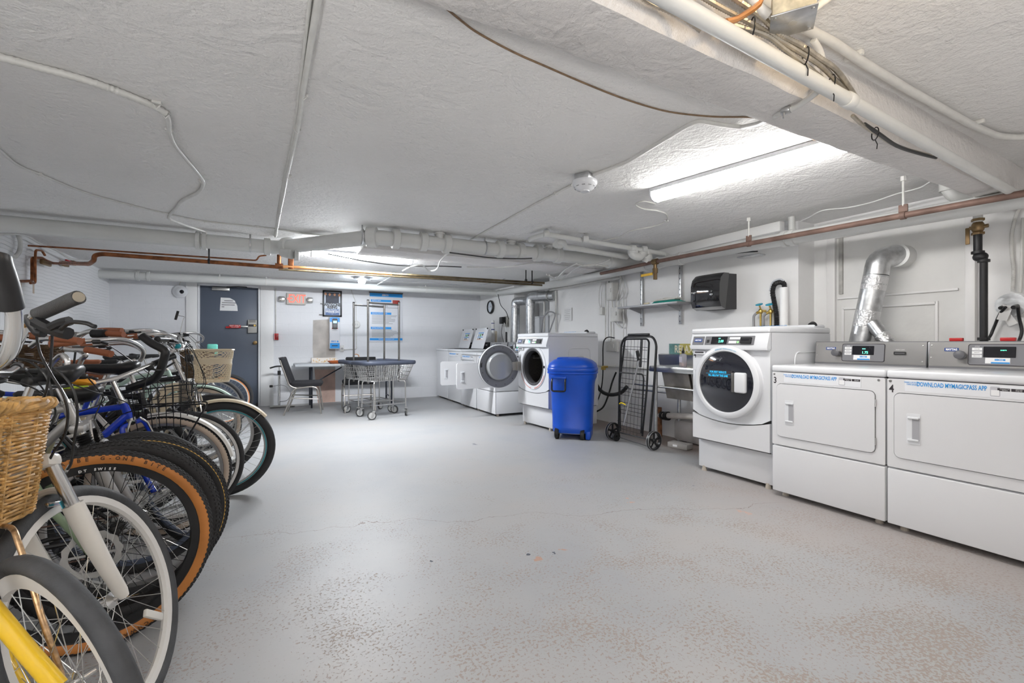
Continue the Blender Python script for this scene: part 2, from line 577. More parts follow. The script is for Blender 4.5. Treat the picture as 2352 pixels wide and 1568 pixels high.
# steel door in the back wall
DOORM = mat('slate_blue_door_paint', (.105, .125, .165), .42, bump=.05, bscale=30, var=.12, vscale=1.2)
dr = MB().box(((DX0 + DX1) / 2, YB + .06, DZ / 2 + .005), (DX1 - DX0 - .03, .045, DZ - .02), .002).build('door_1', DOORM)
struct(dr)
fm = MB()
fm.box((DX0 + .008, YB + .03, DZ / 2), (.03, .1, DZ), .003)
fm.box((DX1 - .008, YB + .03, DZ / 2), (.03, .1, DZ), .003)
fm.box(((DX0 + DX1) / 2, YB + .03, DZ), (DX1 - DX0 + .01, .1, .03), .003)
fm.build('door_frame', WHITE_W, dr)
struct(MB().box((DX0 - .085, YB - .012, DZ / 2 + .01), (.15, .03, DZ + .02), .004).build('trim_2', WHITE_R))
struct(MB().box((DX1 + .11, YB - .012, DZ / 2 + .01), (.20, .03, DZ + .02), .004).build('trim_3', WHITE_R))
# closer, paper, exit alarm, knob, draught wheel on the door
yk = YB + .037
k = MB().box((-.80, yk - .03, 1.985), (.25, .06, .055), .006).build('door_closer', STEEL, dr)
MB().tube([(-.72, yk - .05, 2.02), (-.55, yk - .10, 2.03), (-.35, yk - .02, 2.035)], .009, 6).build('closer_arm', MATTE, k)
pg = [(PY(506, 687, yk).x, PY(506, 687, yk).z), (PY(505, 713, yk).x, PY(505, 713, yk).z), (PY(546, 714, yk).x, PY(546, 714, yk).z)]
crn = [PY(u, v, yk) for u, v in ((505, 713), (546, 714), (545, 702), (539, 690), (528, 684), (507, 683))]
MB().prism([(p.x, p.z) for p in crn], yk - .004, yk - .0005, 'Y').build('paper_notice', WHITEP, dr)
tb = MB()
for i, (a, bb) in enumerate(((.25, .75), (.12, .92), (.1, .85), (.1, .25))):
    z = crn[5].z - .05 - i * .035
    tb.box((crn[0].x + .25 * (a + bb) / 2, yk - .005, z), (.25 * (bb - a), .001, .009))
tb.build('printed_lines', INKK, dr)['kind'] = 'stuff'
al = MB().box((-.345, yk - .03, 1.37), (.135, .06, .225), .008).build('exit_alarm', mat('putty_plastic', (.42, .41, .38), .5), dr)
MB().box((-.345, yk - .0615, 1.385), (.12, .002, .038)).build('alarm_window', INKK, al)
MB().cyl((-.31, yk - .06, 1.385), (-.31, yk - .067, 1.385), .016).build('key_cylinder', mat('brass', (.7, .5, .15), .3, 1), al)
gl = MB()
for i in range(5): gl.box((-.345, yk - .0615, 1.44 + i * .01), (.1, .002, .004))
gl.build('speaker_grille', INKK, al)['kind'] = 'stuff'
MB().box((-.49, yk - .035, 1.365), (.17, .02, .026), .003).build('push_bar', STEEL, dr)
pp = MB().box((-.60, yk - .05, 1.365), (.17, .02, .055), .004).build('push_paddle', REDP, dr)
MB().box((-.70, yk - .045, 1.35), (.06, .02, .03), .004).build('paddle_end', REDP, dr)
text('EXIT ONLY', .030, WHITEP, pp, face_T((-.60, yk - .061, 1.375), (1, 0, 0), (0, 0, 1)))
text('PUSH TO OPEN', .016, WHITEP, pp, face_T((-.60, yk - .061, 1.352), (1, 0, 0), (0, 0, 1)))
kb = MB(); kb.lathe([(0, 0), (.034, 0), (.034, .006), (.014, .012), (.013, .03), (.028, .045), (.026, .062), (0, .068)], 'Y', 20, T=M.Translation((-.305, yk, 1.09)) @ M.Diagonal((1, -1, 1, 1)))
kb.build('door_knob', mat('dark_brass', (.25, .17, .08), .35, 1), dr)
MB().cyl((-.27, yk - .02, .03), (-.27, yk - .05, .03), .03).build('stop_caster', BLACK, dr)
# ------------------------------------------------------------------ lamps
def glow(name, col, k):
    return mat(name, (.9, .9, .9), .5, emit=col, estr=k)


def strip_light(p0, p1, label, m, group=None):
    """four-foot wrap-around strip from p0 to p1 (bottom centre line)."""
    p0, p1 = V(p0), V(p1)
    d = p1 - p0; L = d.length; c = (p0 + p1) / 2
    e = empty('strip_light', (c.x, c.y, H), label, 'ceiling light', group, rz=math.atan2(d.y, d.x))
    prof = [(-.062, -.028), (-.06, -.055), (-.045, -.074), (-.02, -.082), (.02, -.082), (.045, -.074), (.06, -.055), (.062, -.028)]
    MB().prism(prof, -L / 2 + .012, L / 2 - .012, 'X').build('diffuser', m, e)
    b = MB().box((0, 0, -.014), (L, .13, .026), .003)
    b.prism([(a * 1.04, z * 1.03) for a, z in prof], -L / 2, -L / 2 + .012, 'X').prism([(a * 1.04, z * 1.03) for a, z in prof], L / 2 - .012, L / 2, 'X')
    b.build('housing', ENAMEL, e)
    return e, L


GN = glow('led_glow_near', (1, .985, .96), LED_NEAR)
GF = glow('led_glow_far', (.93, .965, 1), LED_FAR)
e, L = strip_light((2.36, 2.37, 2.08), (2.63, 1.19, 2.08), 'long bright white strip light on the ceiling above the shelf, one end behind the beam', GN)
ms = MB().box((0, .115, -.012), (L + .1, .035, .02), .002)
o = ms.build('mounting_channel', GALV, e)
db = MB()
for i in range(8):
    db.cyl((-L / 2 + .08 + i * (L - .1) / 7, .115, -.0225), (-L / 2 + .08 + i * (L - .1) / 7, .115, -.028), .008, 8)
db.each('channel_screw', ENAMEL, o)
strip_light((.36, 5.67, 2.08), (1.52, 5.62, 2.08), 'glowing strip light seen beneath the large drain pipe, above the copper pipes', GF)
for i, (x, y, rz, l) in enumerate(((.9, -.9, 0, 'added fill light tube behind the camera, middle of the room'), (-1.5, -.5, pi / 2, 'added fill light tube behind the camera, over the bicycles'), (3.0, -1.0, .3, 'added fill light tube behind the camera, by the right wall'))):
    e = empty('fill_tube', (x, y, H), l, 'ceiling light', rz=rz)  # out-of-view tubes, added to lift the ceiling and the near bicycles
    MB().cyl((-.6, 0, -.40), (.6, 0, -.40), .019, 12).build('tube', glow('fill_tube_glow_%d' % i, (1, .985, .965), FILL_TUBES * (.28, 1., .10)[i]), e)
    mb = MB().cyl((-.64, 0, -.40), (-.6, 0, -.40), .024, 12).cyl((.6, 0, -.40), (.64, 0, -.40), .024, 12)
    mb.cyl((-.62, 0, -.40), (-.62, 0, 0), .004, 6).cyl((.62, 0, -.40), (.62, 0, 0), .004, 6)
    mb.each('fill_tube_mount', ENAMEL, e)
for i, (x, y, l) in enumerate(((-1.2, -.8, 'added fill lamp behind the camera aimed at the ceiling, left'), (.9, -1.0, 'added fill lamp behind the camera aimed at the ceiling, middle'), (2.9, -.9, 'added fill lamp behind the camera aimed at the ceiling, right'))):
    e = empty('fill_uplight', (x, y, 0), l, 'lamp')  # out-of-view uplighter, added only to brighten the ceiling by bounce
    MB().lathe([(0, .60), (.22, .60), (.22, .602), (0, .602)], n=24).build('diffuser', glow('fill_uplight_glow_%d' % i, (1, .985, .96), FILL_UPLIGHT * (1.25, .30, .07)[i]), e)
    MB().lathe([(0, .50), (.10, .50), (.24, .595), (.26, .66), (.25, .66), (.225, .598), (0, .598)], n=24).build('reflector', BLACK, e)
    MB().cyl((0, 0, 0), (0, 0, .5), .014, 8).build('stand', MATTE, e)
bl = empty('bare_bulb', (1.35, .30, H), 'warm bare bulb in a ceiling socket before the near beam', 'light bulb')
MB().lathe([(.055, 0), (.055, -.02), (.025, -.04), (.022, -.055), (0, -.055)], n=16).build('socket', ENAMEL, bl)
MB().ball((0, 0, -.095), .032).build('bulb', glow('warm_bulb_glow', (1, .72, .38), BULB_WARM), bl)
p = PZ(831, 641, H - .03)
bl = empty('porcelain_lamp', (p.x, p.y, H), 'small glowing ceiling lamp by the back wall, above the tall notice board', 'ceiling light')
MB().lathe([(.13, 0), (.13, -.03), (.06, -.045), (0, -.045)], n=18).build('junction_box', GALV, bl)
MB().lathe([(0, -.045), (.05, -.045), (.06, -.07), (.045, -.1), (0, -.11)], n=18).build('lamp_glass', glow('cold_bulb_glow', (.8, .9, 1), BULB_COLD), bl)


# ------------------------------------------------------------------ pipes, conduits, cables
def run(name, pts, r, m, label, cat, group=None, n=10, rnd_=0.03, sm=0, parts=(), ribs=0.):
    P = [V(p) for p in pts]
    P = smooth(P, sm) if sm else fillet(P, rnd_) if rnd_ else P
    base = P[0].copy()
    mb = MB()
    if ribs:                       # flexible metal conduit: evenly spaced ridges
        Q = [P[0]]
        for a, b in zip(P, P[1:]):
            k = max(1, int((b - a).length / ribs * 2))
            Q += [a + (b - a) * i / k for i in range(1, k + 1)]
        mb.tube([q - base for q in Q], r, n, rs=[r * (1 if i % 2 else .80) for i in range(len(Q))])
    else:
        mb.tube([q - base for q in P], r, n)
    o = mb.build(name, m)
    o.location = base
    tag(o, label, cat, group)
    for nm, bb, mm in parts:
        bb.each(nm, mm, o, M.Translation(-base))
    return o


def ring(mb, c, d, r, w, n=20, lip=.0):
    c = V(c); d = V(d).normalized() * w / 2
    mb.tube([c - d, c - d * .9, c + d * .9, c + d], r, n, rs=[r * .94, r, r, r * .94])
    return mb


def xat(u, y):
    return PY(u, 700, y).x


# large drain
ZD = 2.055
A0 = V((XL, 5.17, ZD)); A1 = V((.03, 5.19, ZD)); A2 = V((.80, 4.27, ZD)); A3 = V((4.1, 4.20, ZD - .005))
P = fillet([A0, A1, A2, A3], .09)
cb = MB()
for u in (455, 470):
    ring(cb, (xat(u, 5.17), 5.175, ZD), (1, 0, 0), .084, .035)
ring(cb, A1 + V((-.10, 0, 0)), (1, 0, 0), .084, .06)
ring(cb, A1 + (A2 - A1).normalized() * .13, A2 - A1, .092, .06)
ring(cb, A2 - (A2 - A1).normalized() * .02, (1, -.45, 0), .094, .09)
for u in (909, 972, 1025, 1146, 1192, 1232, 1277, 1396):
    ring(cb, (xat(u, 4.25), 4.26 - (xat(u, 4.25) - .8) * .02, ZD), (1, 0, 0), .090, .065)
ri = MB()
for u in (1010, 1174, 1261):
    x = xat(u, 4.25)
    ri.cyl((x, 4.25, ZD + .03), (x, 4.25, H + .005), .045, 16)
    ring(ri, (x, 4.25, H - .012), (0, 0, 1), .055, .02)
hg = MB()
for u, yy in ((575, 5.18), (832, 4.3), (1113, 4.24)):
    x = xat(u, yy)
    ring(hg, (x, yy, ZD), (1, 0, 0), .072, .014)
    hg.cyl((x, yy, ZD + .06), (x, yy, H), .008, 6)
ct = MB(); x = .10
ct.tube([(x, 5.1, ZD - .02), (x - .02, 5.06, ZD - .07), (x + .05, 5.0, ZD - .09)], .05, 12)
ring(ct, (x + .09, 5.0, ZD - .09), (1, 0, 0), .058, .04)
run('drain_pipe', P, .068, PIPEW, 'large white-painted drain pipe with many couplings, stepping towards the viewer mid-room', 'pipe', n=20, rnd_=0,
    parts=(('coupling', cb, PIPEW), ('riser', ri, PIPEW), ('hanger_strap', hg, GALV), ('cleanout', ct, PIPEW)))
# sprinkler mains round the walls
zb = 2.075
B0 = PZ(190, 627, zb); B0.x = XL; B1 = PZ(1140, 673, zb)
cb = MB()
for u in (318, 343, 1130):
    t = (PZ(u, 640, zb) - B0).length
    q = B0 + (B1 - B0).normalized() * ((B1 - B0).length * (xat(u, 8.5) - B0.x) / (B1.x - B0.x))
    ring(cb, q, B1 - B0, .072, .035)
hg = MB()
for u in (505, 612, 970):
    q = B0 + (B1 - B0) * ((xat(u, 8.45) - B0.x) / (B1.x - B0.x))
    ring(hg, q, B1 - B0, .066, .016); hg.cyl(q, (q.x, q.y, H), .009, 6)
run('sprinkler_pipe', [B0, B1], .06, PIPEW, 'white-painted pipe running the length of the back wall above the door', 'pipe', n=18, rnd_=0, parts=(('coupling', cb, PIPEW), ('hanger_strap', hg, CONDW)))
R = [B1 + V((.03, -.03, 0)), PX(1300, 648, 3.78), PX(1700, 566, 3.76), PX(2352, 455, 3.74)]
R.append(R[-1] + (R[-1] - R[-2]) * 1.2)
cb = MB()
ring(cb, R[0] + V((.0, .0, 0)), R[1] - R[0], .072, .05)
for u in (1486, 1510, 1565, 1806, 1825):
    a = PX(u, 648 + (u - 1300) * (-82 / 400), 3.77)
    t = (a.y - R[1].y) / (R[2].y - R[1].y)
    if t < 1: q = R[1] + (R[2] - R[1]) * t
    else: q = R[2] + (R[3] - R[2]) * ((a.y - R[2].y) / (R[3].y - R[2].y))
    ring(cb, q, R[2] - R[1], .068, .04)
run('sprinkler_pipe', R, .056, PIPEW, 'white-painted pipe along the right wall, behind and below the brown pipe', 'pipe', n=18, rnd_=0, parts=(('coupling', cb, PIPEW),))
# brown steel line with ball valve and two hangers
G = [PX(1380, 628, 3.62), PX(1424, 619, 3.62), PX(1505, 601, 3.62), PX(1700, 563, 3.60), PX(2352, 444, 3.58)]
G.append(G[-1] + (G[-1] - G[-2]) * 1.0)
vm = MB(); q = G[2]
vm.cyl(q, q + V((0, 0, -.07)), .02, 10); ring(vm, q, G[3] - G[2], .032, .07)
vm.cyl(q + V((0, 0, -.07)), q + V((0, 0, -.12)), .028, 8); vm.cyl(q + V((0, 0, -.12)), q + V((0, 0, -.19)), .021, 8)
lv = MB().box((q.x - .035, q.y + .09, q.z - .13), (.012, .17, .028), .004)
hr = MB(); hc = MB()
for u, v0, v1 in ((1720, 508, 545), (2077, 420, 470)):
    a = PX(u, v1 + 18, 3.6); t = (a.y - G[3].y) / (G[4].y - G[3].y); a = G[3] + (G[4] - G[3]) * t
    hr.cyl(a + V((0, 0, .06)), (a.x, a.y, H), .007, 8); hr.cyl((a.x, a.y, H - .03), (a.x, a.y, H), .016, 6)
    ring(hc, a, G[4] - G[3], .026, .03); hc.box((a.x, a.y, a.z + .045), (.012, .05, .05), .004)
run('brown_pipe', G, .0195, DARKPIPE, 'long grimy brown pipe along the right wall with a yellow-handled valve', 'pipe', n=14, rnd_=0,
    parts=(('valve', vm, mat('old_brass', (.25, .17, .09), .45, 1)), ('valve_lever', lv, mat('yellow_lever', (.75, .45, .03), .5)), ('hanger_rod', hr, CONDW), ('pipe_clamp', hc, DARKPIPE)))
# pipe along the near beam
a, b = PZ(1586, 27, 1.925), PZ(2306, 431, 1.925)
d = (b - a).normalized()
cb = ring(MB(), PZ(1950, 231, 1.925), d, .0255, .045)
run('beam_pipe', [a - d * 3.0, b + d * .35], .0215, PIPEW, 'smooth white pipe slung along the face of the near ceiling beam', 'pipe', n=18, rnd_=0, parts=(('coupling', cb, PIPEW),))
# painted conduit in the corner between near beam and ceiling
Q = [PZ(u, v, 2.138) for u, v in ((1500, -160), (1862, 72), (1905, 92), (1985, 145), (2090, 208), (2235, 288), (2290, 312), (2330, 316), (2420, 310), (2700, 280))]
ck = MB()
for u, v in ((1962, 128), (2243, 282)):
    q = PZ(u, v, 2.15); ck.box(q, (.02, .06, .02), .004, T=None)
run('conduit', Q, .0155, CONDW, 'painted conduit running between the near beam and the ceiling, top right', 'conduit', rnd_=.05, n=12, parts=(('clip', ck, CONDW),))


def ceil_run(name, pts, r, m, label, cat, z=None, sm=0, clips=(), **kw):
    z = H - r * .9 if z is None else z
    ck = MB()
    for u, v in clips:
        q = PZ(u, v, z)
        ck.box((q.x, q.y, H - .006), (.035, .02, .012), .002); ck.tube([q + V((-.012, 0, 0)), q + V((0, 0, -r - .003)), q + V((.012, 0, 0))], .003, 5)
    pr = (('clip', ck, CONDW),) if clips else ()
    return run(name, [PZ(u, v, z) for u, v in pts], r, m, label, cat, sm=sm, parts=pr, **kw)


ceil_run('conduit', [(742, -60), (730, 0), (697, 200), (683, 300), (660, 400), (640, 500), (633, 543)], .011, CONDW, 'straight painted conduit crossing the whole ceiling left of centre', 'conduit', clips=((697, 222), (682, 300), (663, 405), (643, 488)), rnd_=.02)
ceil_run('conduit', [(722, -60), (712, 0), (688, 200), (676, 300), (655, 400), (637, 500), (631, 543)], .006, CONDW, 'thin cable strapped beside the straight ceiling conduit', 'cable', rnd_=.02)
ceil_run('flexible_conduit', [(-60, 113), (0, 131), (80, 152), (200, 185), (290, 217), (350, 242), (378, 258)], .0165, CONDW, 'thick ribbed flexible conduit on the ceiling at the left edge', 'conduit', sm=5, ribs=.016, clips=((360, 240), (380, 262)))
ceil_run('flexible_conduit', [(378, 258), (387, 272), (389, 300), (400, 330), (430, 368), (455, 398), (467, 420), (455, 442), (420, 460), (405, 478), (388, 500), (420, 515), (470, 532)], .0105, CONDW, 'smaller bending conduit that carries on from the ribbed one towards the drain pipe', 'conduit', sm=5, clips=((389, 300), (463, 416)))
ceil_run('ceiling_cable', [(-60, 290), (0, 345), (40, 378), (90, 399), (190, 440), (300, 471), (390, 492), (470, 508), (620, 524), (700, 536), (790, 545)], .0075, CONDW, 'thin painted cable curving low across the left ceiling', 'cable', sm=5, clips=((90, 399), (300, 471), (470, 508), (590, 520)))
ceil_run('ceiling_cable', [(1008, 5), (1060, 48), (1100, 77), (1180, 120), (1250, 151), (1340, 190), (1420, 222), (1490, 245), (1550, 259), (1640, 268), (1740, 271), (1790, 292), (1875, 322)], .0038, mat('brown_cable', (.22, .14, .08), .6, var=.3, vscale=30), 'thin bare brown cable sagging across the middle of the ceiling', 'cable', sm=5, n=6)
ceil_run('ceiling_cable', [(1505, 468), (1478, 462), (1460, 470), (1480, 480), (1510, 484), (1530, 492), (1531, 507), (1500, 520), (1450, 530), (1420, 545), (1385, 552)], .006, CONDW, 'small looping painted cable from the end of the near strip light', 'cable', sm=5, clips=((1531, 507),))
ceil_run('ceiling_cable', [(1838, 508), (1860, 498), (1890, 483), (1945, 477), (2000, 465), (2060, 445), (2110, 432), (2135, 418)], .0045, WHITEP, 'thin white cable swagging above the brown pipe at right', 'cable', z=2.13, sm=5, n=6)
# conduit to the smoke detector, out of the metal box
zc = H - .011
Q = [PY(1868, 92, .90), PY(1886, 120, .905), PY(1893, 165, .91), PZ(1888, 200, 1.945), PZ(1865, 221, 1.945), PZ(1830, 246, 1.95), PZ(1790, 262, 1.95), PZ(1742, 284, 2.04), PZ(1705, 292, zc), PZ(1660, 287, zc), PZ(1606, 277, zc), PZ(1580, 287, zc), PZ(1440, 372, zc), PZ(1362, 402, zc)]
ck = ring(MB(), PZ(1806, 254, 1.95), PZ(1790, 262, 1.95) - PZ(1830, 246, 1.95), .014, .03)
ck.cyl(PZ(1800, 254, 1.95), PZ(1800, 254, 1.95) + V((0, 0, -.03)), .004, 6)
run('conduit', Q, .0105, CONDW, 'bent metal conduit from the near beam to the smoke detector', 'conduit', rnd_=.05, n=12, parts=(('clamp', ck, GALV),))
ceil_run('conduit', [(1315, 424), (1290, 437), (1230, 468), (1080, 551)], .008, CONDW, 'thin conduit from the smoke detector back to the drain pipe', 'conduit', rnd_=.02, clips=((1277, 444),))
q = PZ(1343, 400, H)
e = empty('smoke_detector', q, 'round white smoke detector on a metal box at mid-ceiling', 'smoke detector', rz=.5)
MB().box((0, 0, -.022), (.10, .10, .042), .006).build('junction_box', GALV, e)
MB().lathe([(.05, -.04), (.078, -.045), (.080, -.062), (.072, -.075), (.052, -.098), (.03, -.106), (.028, -.112), (0, -.112)], n=28).build('detector_head', ENAMEL, e)
vn = MB()
for i in range(10):
    a = 2 * pi * i / 10; vn.box((0, 0, 0), (.02, .002, .005), T=M.Rotation(a, 4, 'Z') @ M.Translation((0, .0655, -.085)) @ M.Rotation(.5, 4, 'X'))
vn.each('vent_slot', GREYP, e)
# big junction box and armoured cables by the near beam
q = PZ(1812, 55, 2.0)
e = empty('junction_box', (q.x, q.y - .01, 2.0), 'dented square metal junction box on the ceiling, top right', 'junction box', rz=.62)
MB().box((0, 0, .035), (.105, .105, .07), .004).build('box_body', mat('flaking_cream_paint', (.62, .55, .40), .5, var=.5, vscale=30), e)
MB().box((0, 0, -.002), (.112, .112, .004), .001).build('cover', GALV, e)
sc = MB()
for x, y in ((-.045, -.045), (.045, .045), (-.045, .045), (.045, -.045)): sc.cyl((x, y, -.004), (x, y, -.008), .004, 8)
ring(sc, (0, 0, -.004), (0, 0, 1), .012, .001)
sc.each('cover_screw', STEEL, e)
ARM = mat('armoured_cable_metal', (.55, .50, .42), .38, .8, var=.3, vscale=30)
DK = mat('dark_cable', (.05, .05, .05), .55)


def brun(pts, r, m, label, ribs=0., cat='cable', n=8):
    # the bundle hangs along the near face of the beam, from the ceiling down to its lower edge
    P = []
    for u, v, z in pts:
        q = PZ(u, v, z); f = .925 + (q.x - 1.6) * .03
        if z > 1.95 and q.y > f:
            q = PY(u, v, f)
        P.append(q)
    return run('armoured_cable' if ribs else 'cable', P, r, m, label, cat, sm=4, ribs=ribs, n=n)


brun([(1480, -30, 2.02), (1560, -5, 2.02), (1640, 40, 2.01), (1700, 62, 2.0), (1760, 82, 1.99), (1800, 112, 1.975), (1850, 150, 1.955), (1900, 190, 1.95), (1965, 232, 1.95)], .0085, ARM, 'ribbed cable draped over the box side of the beam pipe, lowest of the bundle', .009)
brun([(1560, -40, 2.04), (1640, 8, 2.03), (1690, 35, 2.03), (1740, 62, 2.01), (1790, 92, 1.99), (1850, 128, 1.975), (1890, 155, 1.97), (1935, 200, 1.965), (1972, 236, 1.965)], .0085, ARM, 'ribbed cable in the middle of the bundle by the metal box', .009)
brun([(1630, -40, 2.06), (1700, 5, 2.05), (1750, 40, 2.03), (1790, 78, 2.0), (1840, 105, 1.99), (1880, 132, 1.98), (1920, 160, 1.975), (1950, 200, 1.97), (1968, 228, 1.965)], .009, ARM, 'ribbed cable nearest the metal box, arching out furthest right', .009)
brun([(1400, -60, 2.0), (1490, 5, 2.0), (1530, 22, 2.0), (1575, 45, 1.985), (1610, 70, 1.96)], .0075, ARM, 'short run of ribbed cable above the beam pipe at the top edge', .009)
brun([(1958, 265, 1.935), (1985, 290, 1.925), (2010, 305, 1.925), (2050, 330, 1.935), (2090, 345, 1.94), (2140, 358, 1.945)], .0075, ARM, 'ribbed cable drooping under the beam pipe at right', .009)
brun([(1985, 285, 1.93), (2020, 308, 1.92), (2060, 335, 1.925), (2110, 352, 1.935), (2150, 362, 1.945)], .007, DK, 'dark cable sagging under the beam pipe beside the ribbed one')
brun([(2195, 363, 1.97), (2230, 378, 1.965), (2260, 398, 1.96), (2290, 415, 1.955), (2310, 424, 1.95)], .006, DK, 'dark cable tucked over the beam pipe at the right wall')
brun([(1700, -40, 2.09), (1748, 0, 2.06), (1700, 40, 2.0), (1668, 50, 1.98)], .0085, COPPERB, 'short copper pipe end crossing above the beam pipe', cat='pipe')
brun([(1720, -20, 2.08), (1740, 15, 2.05), (1765, 35, 2.03)], .014, CONDW, 'stub of painted conduit entering the left side of the metal box', cat='conduit', n=12)
brun([(1868, 22, 2.05), (1890, 5, 2.08), (1940, -30, 2.12)], .011, CONDW, 'stub of painted conduit leaving the right side of the metal box', cat='conduit', n=12)
# cable ties
for i, (u, v, z, l) in enumerate(((1850, 128, 1.968, 'black cable tie round the bundle below the metal box'), (1728, 62, 2.0, 'black cable tie round the bundle left of the metal box'), (1910, 190, 1.945, 'black cable tie on the ribbed cables near the pipe coupling'), (2010, 307, 1.925, 'black cable tie on the drooping cables under the beam pipe'))):
    q = PZ(u, v, z)
    mb = MB().tube([(.024 * cos(a), 0, .024 * sin(a)) for a in [2 * pi * j / 14 for j in range(14)]], .0022, 5, closed=True)
    mb.tube([(0, 0, -.024), (-.006, -.005, -.045), (.004, -.008, -.06)], .002, 4)
    o = mb.build('cable_tie', BLACK); o.location = q; o.rotation_euler = (0, 0, .9); tag(o, l, 'cable tie')
# copper lines along the left
z1 = 1.95
y1 = 5.8


def CUP(u, v):
    return PY(u, v, y1)


a0 = PX(172, 608, -2.15)
Pm = [PX(140, 604, -2.15), PY(205, 606, 6.0), PY(216, 598, 5.85), CUP(217, 586), CUP(235, 583), CUP(640, 613)]
st = MB(); q = CUP(480, 600)
ring(st, q, (1, 0, 0), .028, .02); st.cyl(q, (q.x, q.y, H), .008, 6)
run('copper_pipe', Pm, .021, COPPER, 'dark reddish copper pipe along the left of the ceiling, stepping up near the wall', 'pipe', n=12, rnd_=.05, parts=(('hanger_strap', st, MATTE),))
Pn = [CUP(640, 613), CUP(660, 612), CUP(900, 629)]
tee = MB(); ring(tee, CUP(641, 611), (1, 0, 0), .032, .08); tee.cyl(CUP(641, 611), CUP(641, 585), .022, 12); tee.box(CUP(668, 603), (.06, .03, .15), .01)
run('copper_pipe', Pn, .017, COPPERB, 'bright orange copper pipe lit by the far strip light', 'pipe', n=12, rnd_=0, parts=(('tee_fitting', tee, COPPER),))
hd = MB()
for u, v in ((1208, 632), (1222, 636)):
    q = PY(u, v + 12, 5.85); hd.cyl(q, (q.x, q.y, H), .008, 6); ring(hd, q, (1, 0, 0), .024, .02)
run('copper_pipe', [CUP(900, 629), PY(1250, 650, 5.85)], .016, mat('blackened_copper', (.16, .12, .07), .4, .8, var=.4, vscale=12), 'blackened length of copper pipe beyond the bright one', 'pipe', n=12, rnd_=0, parts=(('hanger_rod', hd, MATTE),))
run('copper_pipe', [PY(640, 618, 6.1), PY(1000, 640, 6.1), PY(1245, 655, 6.1)], .014, mat('blackened_copper', (.16, .12, .07), .4, .8), 'thin dark pipe running just below and behind the copper line', 'pipe', n=10, rnd_=0)
run('copper_pipe', [PX(65, 564, -2.1), PY(150, 569, 5.9), PY(590, 598, 5.9), PY(594, 588, 5.9), PY(612, 586, 5.9)], .0085, COPPER, 'slim copper line above the thick copper pipe, far left', 'pipe', n=8, rnd_=.03)
X2 = -2.19
vv = MB(); vv.box(PX(150, 606, X2), (.05, .10, .06), .01); vv.box(PX(168, 604, X2), (.05, .08, .055), .01); vv.box(PX(105, 604, X2 + .01), (.03, .22, .05), .01)
vl = MB().box(PX(157, 599, X2 + .02), (.02, .14, .015), .003)
tg = MB().box(PX(77, 660, X2 + .03), (.002, .035, .12), 0)
tg.box(PX(47, 665, X2 + .03), (.002, .04, .12), 0)
run('copper_riser', [PX(150, 606, X2), PX(120, 604, X2), PX(106, 598, X2), PX(96, 592, X2), PX(74, 592, X2), PX(74, 645, X2), PX(40, 646, X2)], .0145, COPPER, 'copper pipe and valves coming down the left wall, with paper tags', 'pipe', n=10, rnd_=.03,
    parts=(('valve', vv, mat('old_brass', (.25, .17, .09), .45, 1)), ('valve_lever', vl, REDP), ('paper_tag', tg, mat('buff_paper', (.6, .5, .42), .8))))
run('copper_riser', [PX(103, 586, X2 + .03), PX(96, 575, X2 + .03), PX(82, 574, X2 + .03), PX(81, 590, X2 + .03), PX(81, 650, X2 + .03), PX(70, 650, X2 + .03)], .011, COPPER, 'second narrower copper riser on the left wall', 'pipe', n=10, rnd_=.03)
# cables by the drain at the far left and beyond
run('white_cable', [PX(-10, 540, -2.15), PX(20, 537, -2.15), PX(60, 541, -2.15), PX(90, 558, -2.15), PX(130, 575, -2.12), PX(165, 595, -2.12), PX(205, 598, -2.12)], .011, CONDW, 'loose white cables drooping down the left wall from the drain pipe', 'cable', sm=5)
run('white_cable', [PX(42, 540, -2.19), PX(47, 558, -2.19), PX(44, 578, -2.19), PX(34, 590, -2.19)], .018, CONDW, 'painted hose curling down the left wall under the drain pipe', 'cable', sm=5)
zz = 2.06
for i, (pts, z, r, m, l) in enumerate((
        ([(753, 583), (830, 598), (900, 608), (960, 611), (1010, 611), (1060, 613)], 1.99, .007, DK, 'dark cable looping beneath the far strip light'),
        ([(1033, 580), (1080, 586), (1130, 592), (1190, 594), (1222, 593)], 1.965, .007, DK, 'dark cable hanging just below the drain pipe, mid-room'),
        ([(1072, 613), (1130, 614), (1170, 612), (1225, 604), (1265, 606), (1320, 612), (1392, 612)], 1.99, .008, CONDW, 'white cable strung along the far beam'),
        ([(925, 622), (945, 612), (970, 609), (985, 622), (1003, 618), (1012, 598), (1030, 580)], 1.97, .008, CONDW, 'stiff white cable zigzagging down beside the far strip light'),
        ([(1255, 630), (1275, 640), (1300, 618), (1325, 605)], 1.96, .009, CONDW, 'left white cable loop at the corner of the two mains'),
        ([(1262, 632), (1285, 643), (1305, 630), (1330, 612), (1365, 608), (1395, 611)], 1.95, .009, CONDW, 'right white cable loop at the corner of the two mains'),
        ([(850, 644), (930, 648), (1000, 650), (1080, 656), (1125, 650), (1160, 640)], 2.10, .007, mat('grey_cable', (.3, .3, .31), .5), 'grey cable wandering across the far ceiling'),
        ([(1325, 606), (1350, 612), (1380, 604), (1400, 596)], 1.95, .008, CONDW, 'short white cable swag at the right end of the drain pipe'))):
    run('cable', [PZ(u, v, z) for u, v in pts], r, m, l, 'cable', sm=5, n=6)
o = ceil_run('conduit', [(862, 656), (905, 632)], .012, CONDW, 'short slanting conduit on the far ceiling beside the small lamp', 'conduit', z=2.12, rnd_=0)
